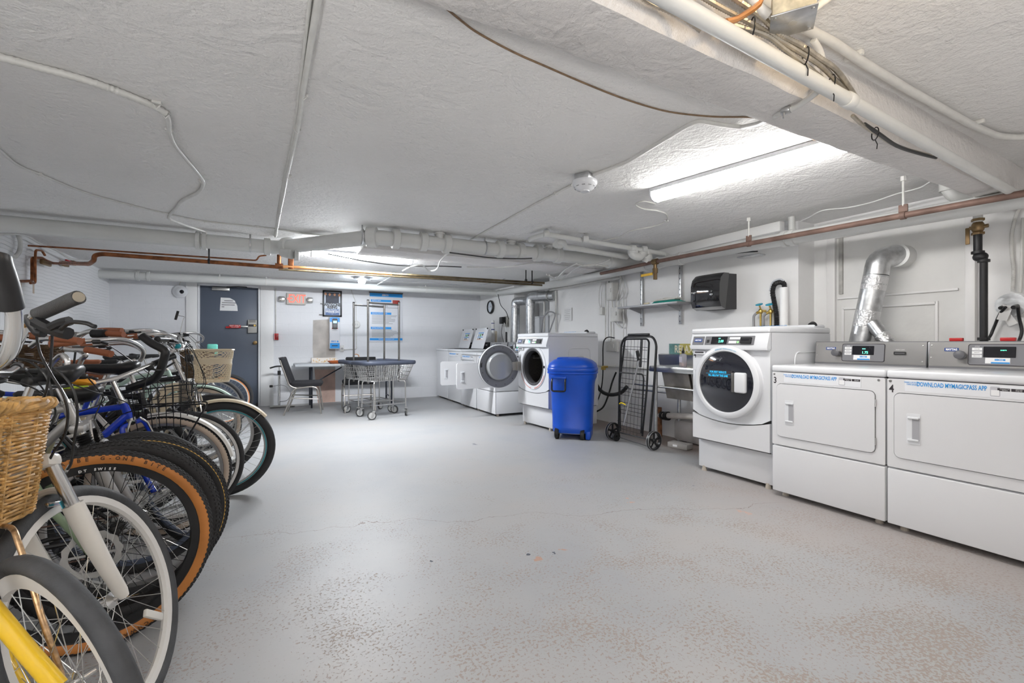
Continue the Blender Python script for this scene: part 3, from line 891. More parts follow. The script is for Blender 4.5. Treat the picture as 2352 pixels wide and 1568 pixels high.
# waste pipes in the corner above the shelf
zw = 2.10
el = MB()
for u, v in ((1255, 537), (1345, 549), (1455, 570), (1480, 572)):
    ring(el, PZ(u, v, zw), (1, -.4, 0), .034, .05)
run('waste_pipe', [PZ(1217, 550, zw), PZ(1225, 546, zw), PZ(1255, 538, zw), PZ(1450, 570, zw), PZ(1528, 583, zw - .02), PZ(1545, 595, zw - .10)], .025, PIPEW, 'slender white waste pipe on the ceiling, upper of two beyond the drain', 'pipe', n=12, rnd_=.04, parts=(('coupling', el, PIPEW),))
el = ring(MB(), PZ(1283, 560, zw - .03), (1, .3, 0), .045, .06)
run('waste_pipe', [PZ(1275, 562, zw - .02), PZ(1292, 554, zw - .02), PZ(1298, 566, zw - .04), PZ(1440, 590, zw - .04)], .03, PIPEW, 'slender white waste pipe just above the end of the drain, lower of two', 'pipe', n=12, rnd_=.04, parts=(('coupling', el, PIPEW),))
tp = MB(); c0 = PZ(1470, 580, 2.07)
tp.tube(smooth([c0 + V((-.10, 0, .06)), c0 + V((-.11, 0, -.02)), c0 + V((-.03, -.02, -.05)), c0 + V((.02, -.02, -.01)), c0 + V((.09, 0, .0)), c0 + V((.12, 0, -.05)), c0 + V((.10, .02, -.10))], 6), .045, 14)
for dx in (-.1, .08): ring(tp, c0 + V((dx, 0, 0)), (0, 0, 1), .056, .04)
o = tp.build('pipe_trap', PIPEW); tag(o, 'bulky white pipe trap where the waste pipes meet, above the yellow valve', 'pipe trap')
# stub, strap and vent tee on the right-hand ledge
q = PX(1818, 525, 3.9)
o = MB().cyl((0, 0, -.14), (0, 0, H - q.z), .028, 14).build('pipe_stub', PIPEW); o.location = q; tag(o, 'short white vertical pipe between the ceiling and the right-hand main', 'pipe')
q = PX(1806, 535, 3.86)
mb = MB().box((0, 0, 0), (.004, .03, .22)); o = mb.build('perforated_strap', GALV); o.location = q; tag(o, 'perforated metal strap beside the short white pipe', 'strap')
q = PZ(2175, 432, 2.08)
mb = MB().cyl((0, 0, -.02), (0, 0, .08), .04, 14); mb.tube(smooth([(0, 0, 0), (.03, -.03, -.06), (.12, -.08, -.07)], 5), .034, 12); ring(mb, (.12, -.08, -.07), (1, -.7, 0), .042, .04)
mb.cyl((.12, -.08, -.07), (.45, -.35, -.06), .024, 12)
o = mb.build('vent_elbow', PIPEW); o.location = q; tag(o, 'white pipe elbow dropping from the ceiling under the near beam', 'pipe')
run('conduit', [PX(1256, 672, 3.98), PX(1262, 666, 3.98), PX(1425, 637, 3.98)], .02, CONDW, 'white conduit on the right wall under the main, above the third washer', 'conduit', n=12, rnd_=.03)
run('conduit', [PX(1250, 668, 4.0), PX(1250, 762, 4.0)], .017, CONDW, 'white conduit dropping beside the recess with the ducts', 'conduit', n=10, rnd_=0, group=None)
run('conduit', [PX(1276, 668, 4.0), PX(1277, 762, 4.0)], .014, CONDW, 'second vertical white conduit, just right of the recess', 'conduit', n=10, rnd_=0)
# ------------------------------------------------------------------ laundry machines
# local frame: front face at y = 0 looking to -y, body behind it, x to the viewer's right
FR = face_T((0, 0, 0), (1, 0, 0), (0, 0, 1))       # text on the front face


def front(x, y, z):
    return M.Translation((x, y, z)) @ FR


DISP = mat('display_glass', (.01, .01, .014), .12, coat=.5)
GREEN = mat('green_digits', (.1, .8, .5), .5, emit=(.15, 1, .6), estr=2.5)
LABW = mat('white_label', (.82, .82, .83), .45)
SLATE = mat('dark_grey_panel', (.155, .155, .165), .42)
PANELST = mat('console_steel', (.42, .41, .40), .34, 1., var=.06, vscale=6)
SHADOW = mat('dark_gap', (.02, .02, .02), .8)
BADGE = mat('navy_badge', (.03, .07, .25), .35)


def feet(e, w, d, n=4):
    mb = MB()
    for x in (-w / 2 + .06, w / 2 - .06):
        for y in (.06, d - .06):
            mb.cyl((x, y, 0), (x, y, .04), .022, 10, r2=.016)
    mb.each('foot', mat('foot_beige', (.45, .40, .34), .7), e)


def app_strip(e, x0, y, z, s=1.):
    """the printed strip: slogan, big line, phone and two store badges."""
    st = MB().box((x0 + .215 * s, y - .0006, z - .012 * s), (.47 * s, .0012, .062 * s)).build('printed_strip', mat('strip_film', (.77, .78, .81), .3), e)
    text('MAKE LAUNDRY\nTIME EASIER', .0115 * s, INKB, st, front(x0 + .014 * s, y - .0016, z + .002), sx=.85)
    text('DOWNLOAD MYMAGICPASS APP', .0335 * s, INKB, st, front(x0 + .175 * s, y - .0016, z), sx=.56, bold=.0006)
    MB().prism(rrect(.036 * s, .05 * s, .006, cx=x0 + .345 * s, cy=z - .012), y - .0016, y - .0004, 'Y').build('phone_picture', mat('phone_grey', (.5, .5, .54), .4), st)
    MB().prism(rrect(.03 * s, .028 * s, .002, cx=x0 + .345 * s, cy=z - .018), y - .0022, y - .0012, 'Y').build('phone_screen', LABW, st)
    for dx in (.375, .423):
        b = MB().box((x0 + dx * s, y - .001, z + .0), (.044 * s, .0016, .014 * s)).build('store_badge', INKK, st)
        text(('Download on the\nApp Store', 'GET IT ON\nGoogle Play')[dx > .4], .0052 * s, WHITEP, b, front(x0 + (dx + .004) * s, y - .0022, z), sx=.9)


def dryer(name, label, num, console=True, doorang=0., w=.683, hgt=.93, dep=.70, glare=False, cat='dryer', strip=True, simple=False):
    e = empty(name, (0, 0, 0), label, cat)
    feet(e, w, dep)
    b = MB()
    b.box((0, dep / 2 + .004, .2), (w - .004, dep - .008, .325), .006)             # lower cabinet
    b.box((0, dep / 2 + .004, .62), (w - .004, dep - .008, .50), .006)             # upper cabinet
    b.build('cabinet', ENAMEL, e)
    MB().box((0, dep / 2 + .012, .48), (w - .02, dep - .03, .80)).build('inner_case', SHADOW, e)
    MB().box((0, dep / 2 - .006, hgt - .022), (w, dep + .012, .044), .012, seg=3).build('worktop', ENAMEL, e)
    MB().box((0, -.002, .197), (w - .006, .012, .322), .006, seg=3).build('lower_panel', ENAMEL2, e)
    fp = MB()
    dx0, dx1, dz0, dz1 = -.303, .288, .43, .80
    cx, cz, dw, dh = (dx0 + dx1) / 2, (dz0 + dz1) / 2, dx1 - dx0, dz1 - dz0
    # upper front panel with a rounded door opening
    outer = rrect(w - .006, .514, .008, cx=0, cy=.6255)
    inn = rrect(dw + .008, dh + .008, .034, cx=cx, cy=cz)
    vs = [(a, -.008, c) for a, c in outer] + [(a, -.008, c) for a, c in inn] + [(a, .02, c) for a, c in inn] + [(a, .02, c) for a, c in outer]
    n = len(outer); fs = []
    for i in range(n):
        j = (i + 1) % n
        fs += [(i, j, n + j, n + i), (n + i, n + j, 2 * n + j, 2 * n + i), (i, 3 * n + i, 3 * n + j, j)]
    fp.add(vs, fs)
    fp.build('front_panel', ENAMEL2, e)
    MB().prism(inn, .012, .02, 'Y').build('door_recess', SHADOW, e)
    dm = MB()
    # door: hinged on its right edge
    T = M.Translation((dx1, -.008, 0)) @ M.Rotation(doorang, 4, 'Z') @ M.Translation((-dx1, .008, 0))
    hx, hz = -.214, .605
    dface = rrect(dw, dh, .03, cx=cx, cy=cz)
    hole = rrect(.036, .13, .004, cx=hx + .012, cy=hz)
    n = len(dface)
    vs = [(a, -.014, c) for a, c in dface] + [(a, -.014, c) for a, c in hole] + [(a, .006, c) for a, c in hole] + [(a, .006, c) for a, c in dface]
    fs = []
    for i in range(n):
        j = (i + 1) % n
        fs += [(i, j, n + j, n + i), (n + i, n + j, 2 * n + j, 2 * n + i), (i, 3 * n + i, 3 * n + j, j)]
    fs.append(tuple(3 * n + i for i in range(n)))
    dm.add([T @ V(p) for p in vs], fs)
    d = dm.build('door', ENAMEL2, e)
    hm = MB()
    hm.prism(rrect(.062, .17, .004, cx=hx, cy=hz), -.0165, -.0138, 'Y', T)
    hm2 = MB().prism(rrect(.034, .128, .004, cx=hx + .012, cy=hz), -.0172, -.0163, 'Y', T)
    q = hm.build('handle_plate', ENAMEL, d)
    hm2.build('handle_recess', mat('recess_grey', (.36, .36, .38), .5), d)
    MB().box((hx, -.02, hz + .062), (.05, .008, .012), .003, T).box((hx, -.02, hz - .062), (.05, .008, .012), .003, T).each('handle_lip', ENAMEL, d)
    hb = MB()
    for z in (dz1 - .07, dz0 + .07):
        hb.cyl((dx1 + .004, -.012, z - .022), (dx1 + .004, -.012, z + .022), .0045, 8)
    hb.each('hinge', STEEL, e)
    sc = MB()
    for x in (-w / 2 + .018, w / 2 - .035):
        sc.lathe([(0, -.004), (.006, -.003), (.008, 0)], 'Y', 10, T=M.Translation((x, -.008, .868)))
    sc.each('panel_screw', STEEL, e)
    if num:
        text(num, .062, INKK, e, front(-w / 2 + .024, -.0085, .822), name='machine_number', bold=.0012, sx=.75)
    if strip:
        app_strip(e, -.235, -.008, .858)
    if doorang:
        pass
    if console:
        cy0 = .55
        P = [(cy0 - .012, .93), (cy0 + .01, 1.10), (dep, 1.10), (dep, .93)]
        c = MB().prism([(y, z) for y, z in P], -w / 2 + .003, w / 2 - .003, 'X').build('console', SLATE, e)
        tl = math.atan2(.022, .17)
        CT = M.Translation((0, cy0 - .0015, 1.015)) @ M.Rotation(-tl, 4, 'X')      # centre of the console face

        def cpl(nm, x0, x1, z0, z1, m, th=.002, off=0., r=.0, par=None):
            return MB().prism(rrect(x1 - x0, z1 - z0, r or .0005, cx=(x0 + x1) / 2, cy=(z0 + z1) / 2), -th - off, -off, 'Y', CT).build(nm, m, par or c)
        f = cpl('steel_fascia', -w / 2 + .006, w / 2 - .006, -.073, .080, PANELST, .002)
        text('MAYTAG', .017, WHITEP, cpl('badge', -.262, -.195, .022, .043, BADGE, .0025, .002, .002), CT @ front(-.2285, -.0048, .0325), sx=.78, bold=.0008)
        kn = MB().lathe([(0, -.045), (.018, -.045), (.026, -.04), (.027, -.012), (.022, 0)], 'Y', 24, T=CT @ M.Translation((-.182, -.002, -.002)))
        kn.build('knob', mat('knob_grey', (.10, .10, .11), .4), c)
        cpl('inset_rim', -.152, .113, -.060, .068, INKK, .003, .002, .012)
        ip = cpl('inset_panel', -.148, .109, -.056, .064, mat('inset_grey', (.19, .19, .205), .4), .0035, .002, .010)
        for i, s in enumerate(('COLORS', 'BRIGHTS', 'DELICATES')):
            q = cpl('cycle_label', -.134, -.09, .028 - i * .021, .045 - i * .021, LABW, .001, .0056, par=ip)
            text(s, .006, INKK, q, CT @ front(-.112, -.0068, .0365 - i * .021))
        text('CYCLE', .007, WHITEP, ip, CT @ front(-.112, -.006, .053))
        ds = cpl('display', -.084, .050, -.012, .052, DISP, .002, .0056, .003, par=ip)
        if glare:
            text('SHEETS', .008, GREEN, ds, CT @ front(.0, -.008, .03))
        else:
            text('1.75', .026, GREEN, ds, CT @ front(-.004, -.008, .004), sx=.9)
            MB().box((-.012, -.008, .031), (.02, .0006, .005), T=CT).build('indicator_bar', GREEN, ds)
        stk = cpl('service_sticker', -.075, .028, -.048, -.014, LABW, .001, .0056, par=ip)
        cpl('sticker_band', -.05, .027, -.0475, -.039, INKB, .0012, .0058, par=stk)
        text('SEBCO', .014, INKB, stk, CT @ front(-.018, -.0075, -.026), sx=.8, bold=.0006)
        cpl('sticker_square', .0, .009, -.031, -.021, INKB, .0012, .0058, par=stk)
        sl = cpl('card_slot', .165, .232, -.006, .014, BLACK, .008, .002, .004)
        cpl('slot_mouth', .172, .226, .001, .006, SLATE, .0085, .002, par=sl)
        text('INSERT CARD', .008, WHITEP, f, CT @ front(.198, -.0025, .028))
        sc = MB()
        for x, z in ((-.325, .058), (-.325, -.02), (.318, .055), (.318, -.05)):
            sc.lathe([(0, -.005), (.004, -.004), (.005, -.002)], 'Y', 8, T=CT @ M.Translation((x, 0, z)))
        sc.each('console_screw', STEEL, c)
    return e


def place(e, x, y, rz=-pi / 2):
    e.location = (x, y, 0)
    e.rotation_euler = (0, 0, rz)


d3 = dryer('dryer', 'white front-loading dryer marked 3, beside the washer marked 4', '3')
place(d3, 3.187, 1.70, -pi / 2 + .02)
d4 = dryer('dryer', 'white front-loading dryer marked 4, nearest machine, cut by the right edge', '4', glare=True)
place(d4, 3.198, 1.012, -pi / 2 + .02)
MB().box((.347, .62, 1.012), (.012, .12, .165), .002).build('console_gap_cover', ENAMEL, d3)
for i, (u, v) in enumerate(((2197, 779), (2316, 779))):
    q = PX(u, v, 3.90)
    o = MB().box((0, 0, 0), (.03, .065, .022), .004).build('red_clip', REDP); o.location = (q.x, q.y, 1.111)
    tag(o, ('small red clip on the back edge of the nearest dryer, beside the black pipe', 'small red clip on the back edge of the nearest dryer, below the round outlet')[i], 'clip')


def ring_panel(w, z0, z1, cz, r, y, n=48):
    """front panel (w wide, z0..z1) with a round hole, as faces at depth y."""
    out = []
    for k in range(n):
        a = 2 * pi * k / n
        dx, dz = cos(a), sin(a)
        t = min((w / 2) / abs(dx) if abs(dx) > 1e-6 else 9, ((z1 - cz) if dz > 0 else (cz - z0)) / abs(dz) if abs(dz) > 1e-6 else 9)
        out.append((dx * t, y, cz + dz * t))
    inn = [(r * cos(2 * pi * k / n), y, cz + r * sin(2 * pi * k / n)) for k in range(n)]
    return out, inn


def washer(label, num, open_door=False):
    w, dep, top = .683, .79, 1.21
    e = empty('washing_machine', (0, 0, 0), label, 'washing machine')
    feet(e, w, dep)
    MB().box((0, dep / 2 + .02, .148), (w - .02, dep - .06, .234), .006).build('pedestal', ENAMEL2, e)
    sh = MB()                              # cabinet shell, open to the front
    x0, x1, z0, z1 = -w / 2, w / 2, .275, 1.165
    for a, b, c, d in (((x0, 0, z0), (x0, dep, z0), (x0, dep, z1), (x0, 0, z1)), ((x1, 0, z0), (x1, 0, z1), (x1, dep, z1), (x1, dep, z0)),
                       ((x0, dep, z0), (x1, dep, z0), (x1, dep, z1), (x0, dep, z1)), ((x0, 0, z0), (x1, 0, z0), (x1, dep, z0), (x0, dep, z0))):
        sh.quad(a, b, c, d)
    s = sh.build('cabinet', ENAMEL, e)
    # pressed outlines in the side sheets
    for sx in (-1, 1):
        pr = MB()
        for (ya, yb, za, zb) in ((.25, .70, .35, 1.02), (.34, .61, .42, .92)):
            pr.tube(fillet([(sx * w / 2, ya, za), (sx * w / 2, ya + .05, zb), (sx * w / 2, yb - .05, zb), (sx * w / 2, yb, za)], .06), .006, 6)
        pr.build('pressed_rib', ENAMEL, s)
    MB().box((0, dep / 2 - .012, 1.187), (w + .006, dep + .03, .048), .014, seg=3).build('top_cover', ENAMEL, e)
    MB().box((0, dep - .09, 1.222), (w - .06, .16, .03), .014, seg=3).build('rear_hump', ENAMEL, e)
    MB().cyl((w / 2 - .06, dep - .13, 1.235), (w / 2 - .06, dep - .155, 1.225), .03, 20).build('filler_cap', BLACK, e)
    text('DOWNLOAD MYMAGICPASS APP', .028, INKB, e, M.Translation((-.04, dep - .165, 1.232)) @ M.Rotation(RAD(55), 4, 'X'), sx=.6)
    # front: middle sheet with porthole, then bowed lower sheet
    cz, R0 = .781, .235
    N = 48
    mid = MB(); out, inn = ring_panel(w - .004, .505, 1.045, cz, R0, -.012, N)
    # drop the lower edge into the bowed seam
    out = [(x, y, z - .052 * (1 - (2 * x / w) ** 2) if z < .51 else z) for x, y, z in out]
    fs = [(k, (k + 1) % N, N + (k + 1) % N, N + k) for k in range(N)]
    fs += [(N + k, N + (k + 1) % N, 2 * N + (k + 1) % N, 2 * N + k) for k in range(N)]
    fs += [(k, 3 * N + k, 3 * N + (k + 1) % N, (k + 1) % N) for k in range(N)]
    mid.add(out + inn + [(x, .05, z) for x, y, z in inn] + [(x, .03, z) for x, y, z in out], fs)
    mid.build('front_sheet', ENAMEL, e)
    K = 16
    pts = [(-w / 2 + .003 + (w - .006) * i / K, 0) for i in range(K + 1)]
    top_c = [(x, .498 - .052 * (1 - (2 * x / w) ** 2)) for x, _ in pts]
    lo = MB().prism(top_c + [(w / 2 - .003, .285), (-w / 2 + .003, .285)], -.016, .01, 'Y')
    lo.build('lower_sheet', ENAMEL2, e)
    MB().box((0, .02, 1.045), (w - .02, .03, .04)).build('seam_backing', SHADOW, e)
    MB().box((0, .02, .46), (w - .02, .03, .12)).build('seam_backing', SHADOW, e)
    # slanted control head
    prof = [(.0, 1.165), (-.018, 1.163), (-.052, 1.055), (-.046, 1.036), (-.01, 1.030), (.0, 1.035)]
    hd = MB().prism(prof, -w / 2 + .002, w / 2 - .002, 'X').build('control_head', ENAMEL, e)
    CT = M.Translation((0, -.036, 1.108)) @ M.Rotation(-math.atan2(.034, .108), 4, 'X')

    def hp(nm, xa, xb, za, zb, m, th=.003, off=0., r=.003, par=None):
        return MB().prism(rrect(xb - xa, zb - za, r, cx=(xa + xb) / 2, cy=(za + zb) / 2), -th - off, .002 - off, 'Y', CT).build(nm, m, par or hd)
    b = hp('badge_panel', -.318, -.208, -.036, .036, SLATE)
    bb = hp('badge', -.30, -.226, -.013, .016, BADGE, .002, .003, .002, b)
    text('MAYTAG', .017, WHITEP, bb, CT @ front(-.263, -.0055, .0015), sx=.85, bold=.0008)
    c = hp('control_panel', -.196, .235, -.036, .036, SLATE)
    hp('button', -.178, -.155, -.018, .006, BLACK, .003, .003, .002, c)
    ds = hp('display', -.135, .008, -.03, .03, DISP, .002, .003, .002, c)
    text('2.00', .030, GREEN, ds, CT @ front(-.045, -.0055, -.008), sx=.9)
    MB().box((-.062, -.0055, .017), (.018, .0006, .005), T=CT).build('indicator_bar', GREEN, ds)
    hp('instruction_label', .028, .118, .008, .026, LABW, .001, .003, .001, c)
    hp('instruction_label', .024, .09, -.024, -.004, LABW, .001, .003, .001, c)
    hp('start_light', .095, .112, -.022, -.006, mat('start_button', (.3, .75, .25), .4, emit=(.3, 1, .3), estr=.6), .002, .003, .006, c)
    sl = hp('card_slot', .128, .215, -.026, .022, BLACK, .012, .003, .003, c)
    hp('slot_mouth', .138, .2, -.006, .006, DISP, .013, .003, .001, sl)
    dsp = MB().prism(rrect(.12, .03, .010, cx=-.262, cy=1.008), -.03, .0, 'Y').build('drawer_handle', ENAMEL, e)
    MB().prism(rrect(.085, .011, .003, cx=-.262, cy=1.010), -.032, -.029, 'Y').build('handle_slot', INKK, dsp)
    text(num, .066, INKK, e, front(-w / 2 + .022, -.0125, .985), name='machine_number', bold=.0012, sx=.75)
    # drum and gasket
    dr = MB().lathe([(R0 - .03, .06), (R0 + .03, .10), (R0 + .03, .45), (.05, .47), (0, .47)], 'Y', 36, T=M.Translation((0, 0, cz)))
    dr.build('drum', mat('drum_steel', (.16, .15, .14), .35, 1, bump=.8, bscale=150), e)
    dv = MB()
    for i in range(3):
        a = 2 * pi * i / 3 + .5
        dv.box(((R0) * cos(a), .28, cz + (R0) * sin(a)), (.05, .3, .05), .015)
    dv.each('drum_vane', STEEL, e)
    g = MB().lathe([(R0 + .004, -.014), (R0 - .006, -.020), (R0 - .028, -.012), (R0 - .034, .02), (R0 - .025, .07), (R0 + .02, .1)], 'Y', 44, T=M.Translation((0, 0, cz)))
    g.build('door_gasket', mat('grey_rubber', (.06, .06, .065), .5), e)
    rr = MB().lathe([(R0 + .055, -.012), (R0 + .05, -.022), (R0 + .012, -.024), (R0 + .004, -.012)], 'Y', 48, T=M.Translation((0, 0, cz)))
    rr.build('porthole_rim', ENAMEL, e)
    # the round door
    GREYR = mat('door_inner_grey', (.17, .175, .19), .38)
    GLD = mat('door_glass_dark', (.012, .013, .02), .06, coat=1.)
    if not open_door:
        D = M.Translation((0, -.022, cz))
        o = MB().lathe([(.285, .0), (.292, -.012), (.286, -.034), (.268, -.046), (.246, -.044), (.238, -.030)], 'Y', 64, T=D).build('door', ENAMEL, e)
        MB().lathe([(.240, -.032), (.20, -.046), (.12, -.058), (.0, -.062)], 'Y', 56, T=D).build('door_glass', GLD, o)
        # grip block over the right rim
        gp = MB().box((.153, -.062, .005), (.088, .04, .155), .012, T=D, seg=3).build('door_grip', ENAMEL, o)
        MB().box((.093, -.058, .003), (.034, .016, .15), .004, T=D).build('grip_dark_part', mat('smoked_plastic', (.10, .095, .09), .3), gp)  # dark part beside the white grip block
        MB().box((-.297, -.012, .01), (.02, .03, .13), .006, T=D).build('door_hinge', ENAMEL, o)
        sk = MB().box((-.04, -.0635, .062), (.255, .002, .058), T=D @ M.Rotation(0, 4, 'Z')).build('fill_sticker', INKK, o)
        CY = mat('cyan_print_glow', (.02, .5, .85), .5, emit=(.02, .5, .85), estr=.25)  # plain print with a faint glow added to its colour
        text('FOR BEST RESULTS', .021, CY, sk, D @ front(-.04, -.0650, .0765), sx=.85, bold=.0008)
        text('FILL BELOW THE LINE', .021, CY, sk, D @ front(-.04, -.0650, .048), sx=.85, bold=.0008)
        MB().box((-.04, -.0650, .0625), (.22, .0006, .0015), T=D).build('fill_line', CY, sk)
        aT = mat('blue_small_print', (.1, .45, .7), .5)
        for i, ch in enumerate('DOWNLOAD MYMAGICPASS APP'):
            a = RAD(107 - i * 1.75)
            if ch != ' ':
                text(ch, .011, aT, o, D @ front(.262 * cos(a), -.0475, .262 * sin(a)) @ M.Rotation(a - pi / 2, 4, 'Z'))
    else:
        # swung open on the far side, its inside turned to the room
        hxl = M.Translation((-.30, -.03, cz))
        D = hxl @ M.Rotation(RAD(-98), 4, 'Z') @ M.Translation((.285, -.02, 0))
        o = MB().lathe([(.285, .0), (.288, .012), (.278, .022)], 'Y', 64, T=D).lathe([(.288, -.002), (.275, -.03), (.2, -.045), (0, -.05)], 'Y', 64, T=D).build('door', ENAMEL, e)
        MB().lathe([(.280, .016), (.274, .024), (.215, .028), (.19, .020), (.183, .01)], 'Y', 64, T=D).build('inner_ring', GREYR, o)
        gl = mat('clear_door_glass', (.62, .64, .66), .06, trans=.55, coat=.8)
        MB().lathe([(.185, .012), (.18, .05), (.16, .075), (.10, .085), (0, .088)], 'Y', 48, T=D).build('door_glass', gl, o)
        MB().lathe([(.187, .012), (.192, .03), (.187, .034), (.178, .028)], 'Y', 48, T=D).build('glass_rim', GREYR, o)
        sc = MB()
        for i in range(12):
            a = 2 * pi * i / 12 + .2
            sc.lathe([(0, .030), (.005, .030), (.006, .026)], 'Y', 8, T=D @ M.Translation((.247 * cos(a), 0, .247 * sin(a))))
        sc.each('ring_screw', INKK, o)
        MB().box((.252, .028, .02), (.02, .008, .055), .003, T=D).build('door_latch', BLACK, o)
        hg = MB().box((-.285, -.055, cz), (.06, .05, .12), .006).box((-.30, -.10, cz), (.035, .08, .11), .006)
        hg.build('door_hinge', mat('hinge_putty', (.42, .40, .36), .4, .4), e)
        MB().box((.262, -.026, cz + .01), (.02, .012, .03), .003).build('latch_socket', BLACK, e)
        for a0, a1 in ((RAD(200), RAD(265)), (RAD(280), RAD(340))):
            MB().lathe([(R0 + .042, -.0235), (R0 + .036, -.0245), (R0 + .034, -.0235)], 'Y', 24, T=M.Translation((0, 0, cz)), a0=a0, a1=a1).build('warning_print', mat('red_print', (.55, .12, .08), .5), e)
    return e


w4 = washer('white front-loading washing machine marked 4 with closed dark glass door', '4')
place(w4, 3.21, 2.415, -pi / 2 + .02)
w3 = washer('white washing machine marked 3 with its round door swung open', '3', True)
place(w3, 2.945, 5.055, -pi / 2 + RAD(4.5))
d2 = dryer('dryer', 'white dryer with open square door, directly behind the open washer door', '', doorang=RAD(92))
place(d2, 2.875, 6.38)
d1 = dryer('dryer', 'white dryer with open square door, next to the open-lidded washers', '2', doorang=RAD(94))
place(d1, 2.865, 7.08)


def toploader(label, num, strip):
    e = empty('top_loading_washer', (0, 0, 0), label, 'washing machine')
    w, dep, h = .683, .70, .975
    feet(e, w, dep)
    MB().box((0, dep / 2, .485), (w, dep, .90), .012, seg=3).build('cabinet', ENAMEL2, e)
    MB().box((0, dep / 2 - .004, .955), (w + .004, dep + .008, .04), .012, seg=3).build('top_deck', ENAMEL, e)
    MB().box((0, .27, .9765), (.46, .36, .004)).build('tub_shade_plate', SHADOW, e)  # flat dark plate; the open tub's shade is put into its colour
    c = MB().prism([(.50, .975), (.54, 1.10), (dep, 1.10), (dep, .975)], -w / 2 + .004, w / 2 - .004, 'X').build('console', BLACK, e)
    sc = MB()
    for x, z in ((.22, 1.05), (.27, 1.05), (.22, 1.01), (.27, 1.01)): sc.box((x, .522, z), (.02, .006, .012))
    sc.each('console_button', LABW, c)
    T = M.Translation((0, .46, .98)) @ M.Rotation(RAD(-17), 4, 'X')
    l = MB().prism(rrect(.56, .40, .02, cx=-.02, cy=.20), -.012, .0, 'Y', T).build('lid', ENAMEL, e)
    s = MB().prism(rrect(.30, .15, .004, cx=-.0, cy=.24), -.0135, -.0120, 'Y', T).build('instruction_sticker', LABW, l)
    for i, (a, b, z0, z1, m) in enumerate(((-.13, .13, .295, .31, INKB), (-.13, .13, .215, .228, INKB), (-.03, .03, .235, .285, mat('green_print', (.1, .4, .15), .5)), (-.11, -.05, .235, .285, mat('grey_print', (.35, .4, .45), .5)), (.06, .11, .25, .285, INKK), (-.1, -.06, .18, .2, INKK), (-.03, .03, .18, .205, INKK), (-.14, .14, .168, .174, mat('orange_print', (.7, .25, .05), .5)))):
        MB().box(((a + b) / 2, -.0142, (z0 + z1) / 2), (b - a, .0012, z1 - z0), T=T).build('sticker_print', m, s)
    mb = MB()
    for x in (-.28, .24): mb.cyl((x, -.006, .38), (x, -.03, .385), .012, 10, T=T)
    mb.each('lid_bumper', BLACK, l)
    if strip:
        app_strip(e, -.235, -.0012, .888)
    return e


place(toploader('top-loading washer with raised lid and a blue printed strip', '1', True), 2.875, 7.79)
place(toploader('top-loading washer with raised lid, last machine against the back wall', '', False), 2.885, 8.50)
# ------------------------------------------------------------------ right wall: blocked doorway, ducts, pipes, outlet
XR = 4.31
TRIMW = mat('gloss_trim_white', (.78, .77, .765), .35)
ya, yb_ = PX(1922, 700, XR).y, PX(2222, 700, XR).y          # left and right casing
fr = MB()
for u0, u1 in ((1905, 1924), (2222, 2246)):
    y0, y1 = PX(u0, 700, XR).y, PX(u1, 700, XR).y
    fr.box((XR - .02, (y0 + y1) / 2, 1.03), (.05, abs(y0 - y1), 2.06), .006)
fr2 = MB().box((XR - .02, (ya + yb_) / 2, 2.03), (.05, ya - yb_ + .1, .09), .006)
fr2.v += fr.v if False else []
dd = MB().box((XR - .006, (ya + yb_) / 2, 1.0), (.02, ya - yb_, 2.0)).build('door_2', mat('old_door_white', (.74, .735, .72), .5, bump=.3, bscale=12, var=.04))
struct(dd)
fr.each('door_casing', TRIMW, dd); fr2.build('door_head', TRIMW, dd)
pn = MB()
zt = 1.47
for (p, q) in (((ya - .02, zt), (yb_ + .04, zt)), ((ya - .06, zt - .09), (yb_ + .16, zt - .09))):
    pn.box((XR - .02, (p[0] + q[0]) / 2, p[1]), (.02, p[0] - q[0], .018), .003)
pn.box((XR - .02, yb_ + .16, .72), (.02, .018, 1.35), .003).box((XR - .02, ya - .06, .72), (.02, .018, 1.35), .003)
pn.each('panel_moulding', TRIMW, dd)
MB().box((XR - .018, ya - .045, 1.78), (.03, .03, .55), .003).build('door_stop', mat('dirty_trim', (.45, .44, .42), .6, var=.4), dd)
# galvanised dryer duct
q = PX(2076, 590, XR)
e = empty('dryer_duct', (XR, q.y, 0), 'fat galvanised duct rising behind the dryer marked 3 and bending into the wall', 'duct')
T = M.Translation((-XR, -q.y, 0))
p0, p1 = PX(1975, 800, 4.05), PX(2012, 632, 4.08)
up = (p1 - p0).normalized()
MB().cyl(p0 - up * .3, p1, .079, 28).build('duct_pipe', GALV, e, T)
sm_ = MB()
for t in (.985, .88): ring(sm_, p0 + (p1 - p0) * t, up, .081, .012)
sm_.each('duct_seam', GALV, e, T)
FOIL = mat('crinkled_foil_tape', (.75, .75, .76), .28, 1., bump=1., bscale=70)
tp = MB()
for t0, t1 in ((.80, .98), (.30, .52)):
    tp.cyl(p0 + (p1 - p0) * t0, p0 + (p1 - p0) * t1, .0805, 28)
tp.each('foil_tape', FOIL, e, T)
c1 = p1 + up * .05
el = fillet([p1, PX(2018, 595, 4.09), V((XR - .10, q.y, q.z + .01)), V((XR, q.y, q.z))], .09, 4)
MB().tube(el, .080, 24).build('duct_elbow', GALV, e, T)
MB().tube([(XR - .13, q.y, q.z), (XR, q.y, q.z)], .088, 28).build('wall_collar', mat('white_collar', (.72, .72, .71), .45, .2), e, T)
MB().box((XR - .004, q.y - .03, q.z - .005), (.008, .23, .23)).build('wall_plate', WHITE_R, e, T)
b0, b1 = PX(2005, 742, 4.03), PX(2048, 800, 4.0)
MB().tube([b0, b1], .047, 22).build('branch_duct', GALV, e, T)
ring(MB(), b0 + (b1 - b0) * .62, b1 - b0, .05, .07).build('foil_tape', FOIL, e, T)
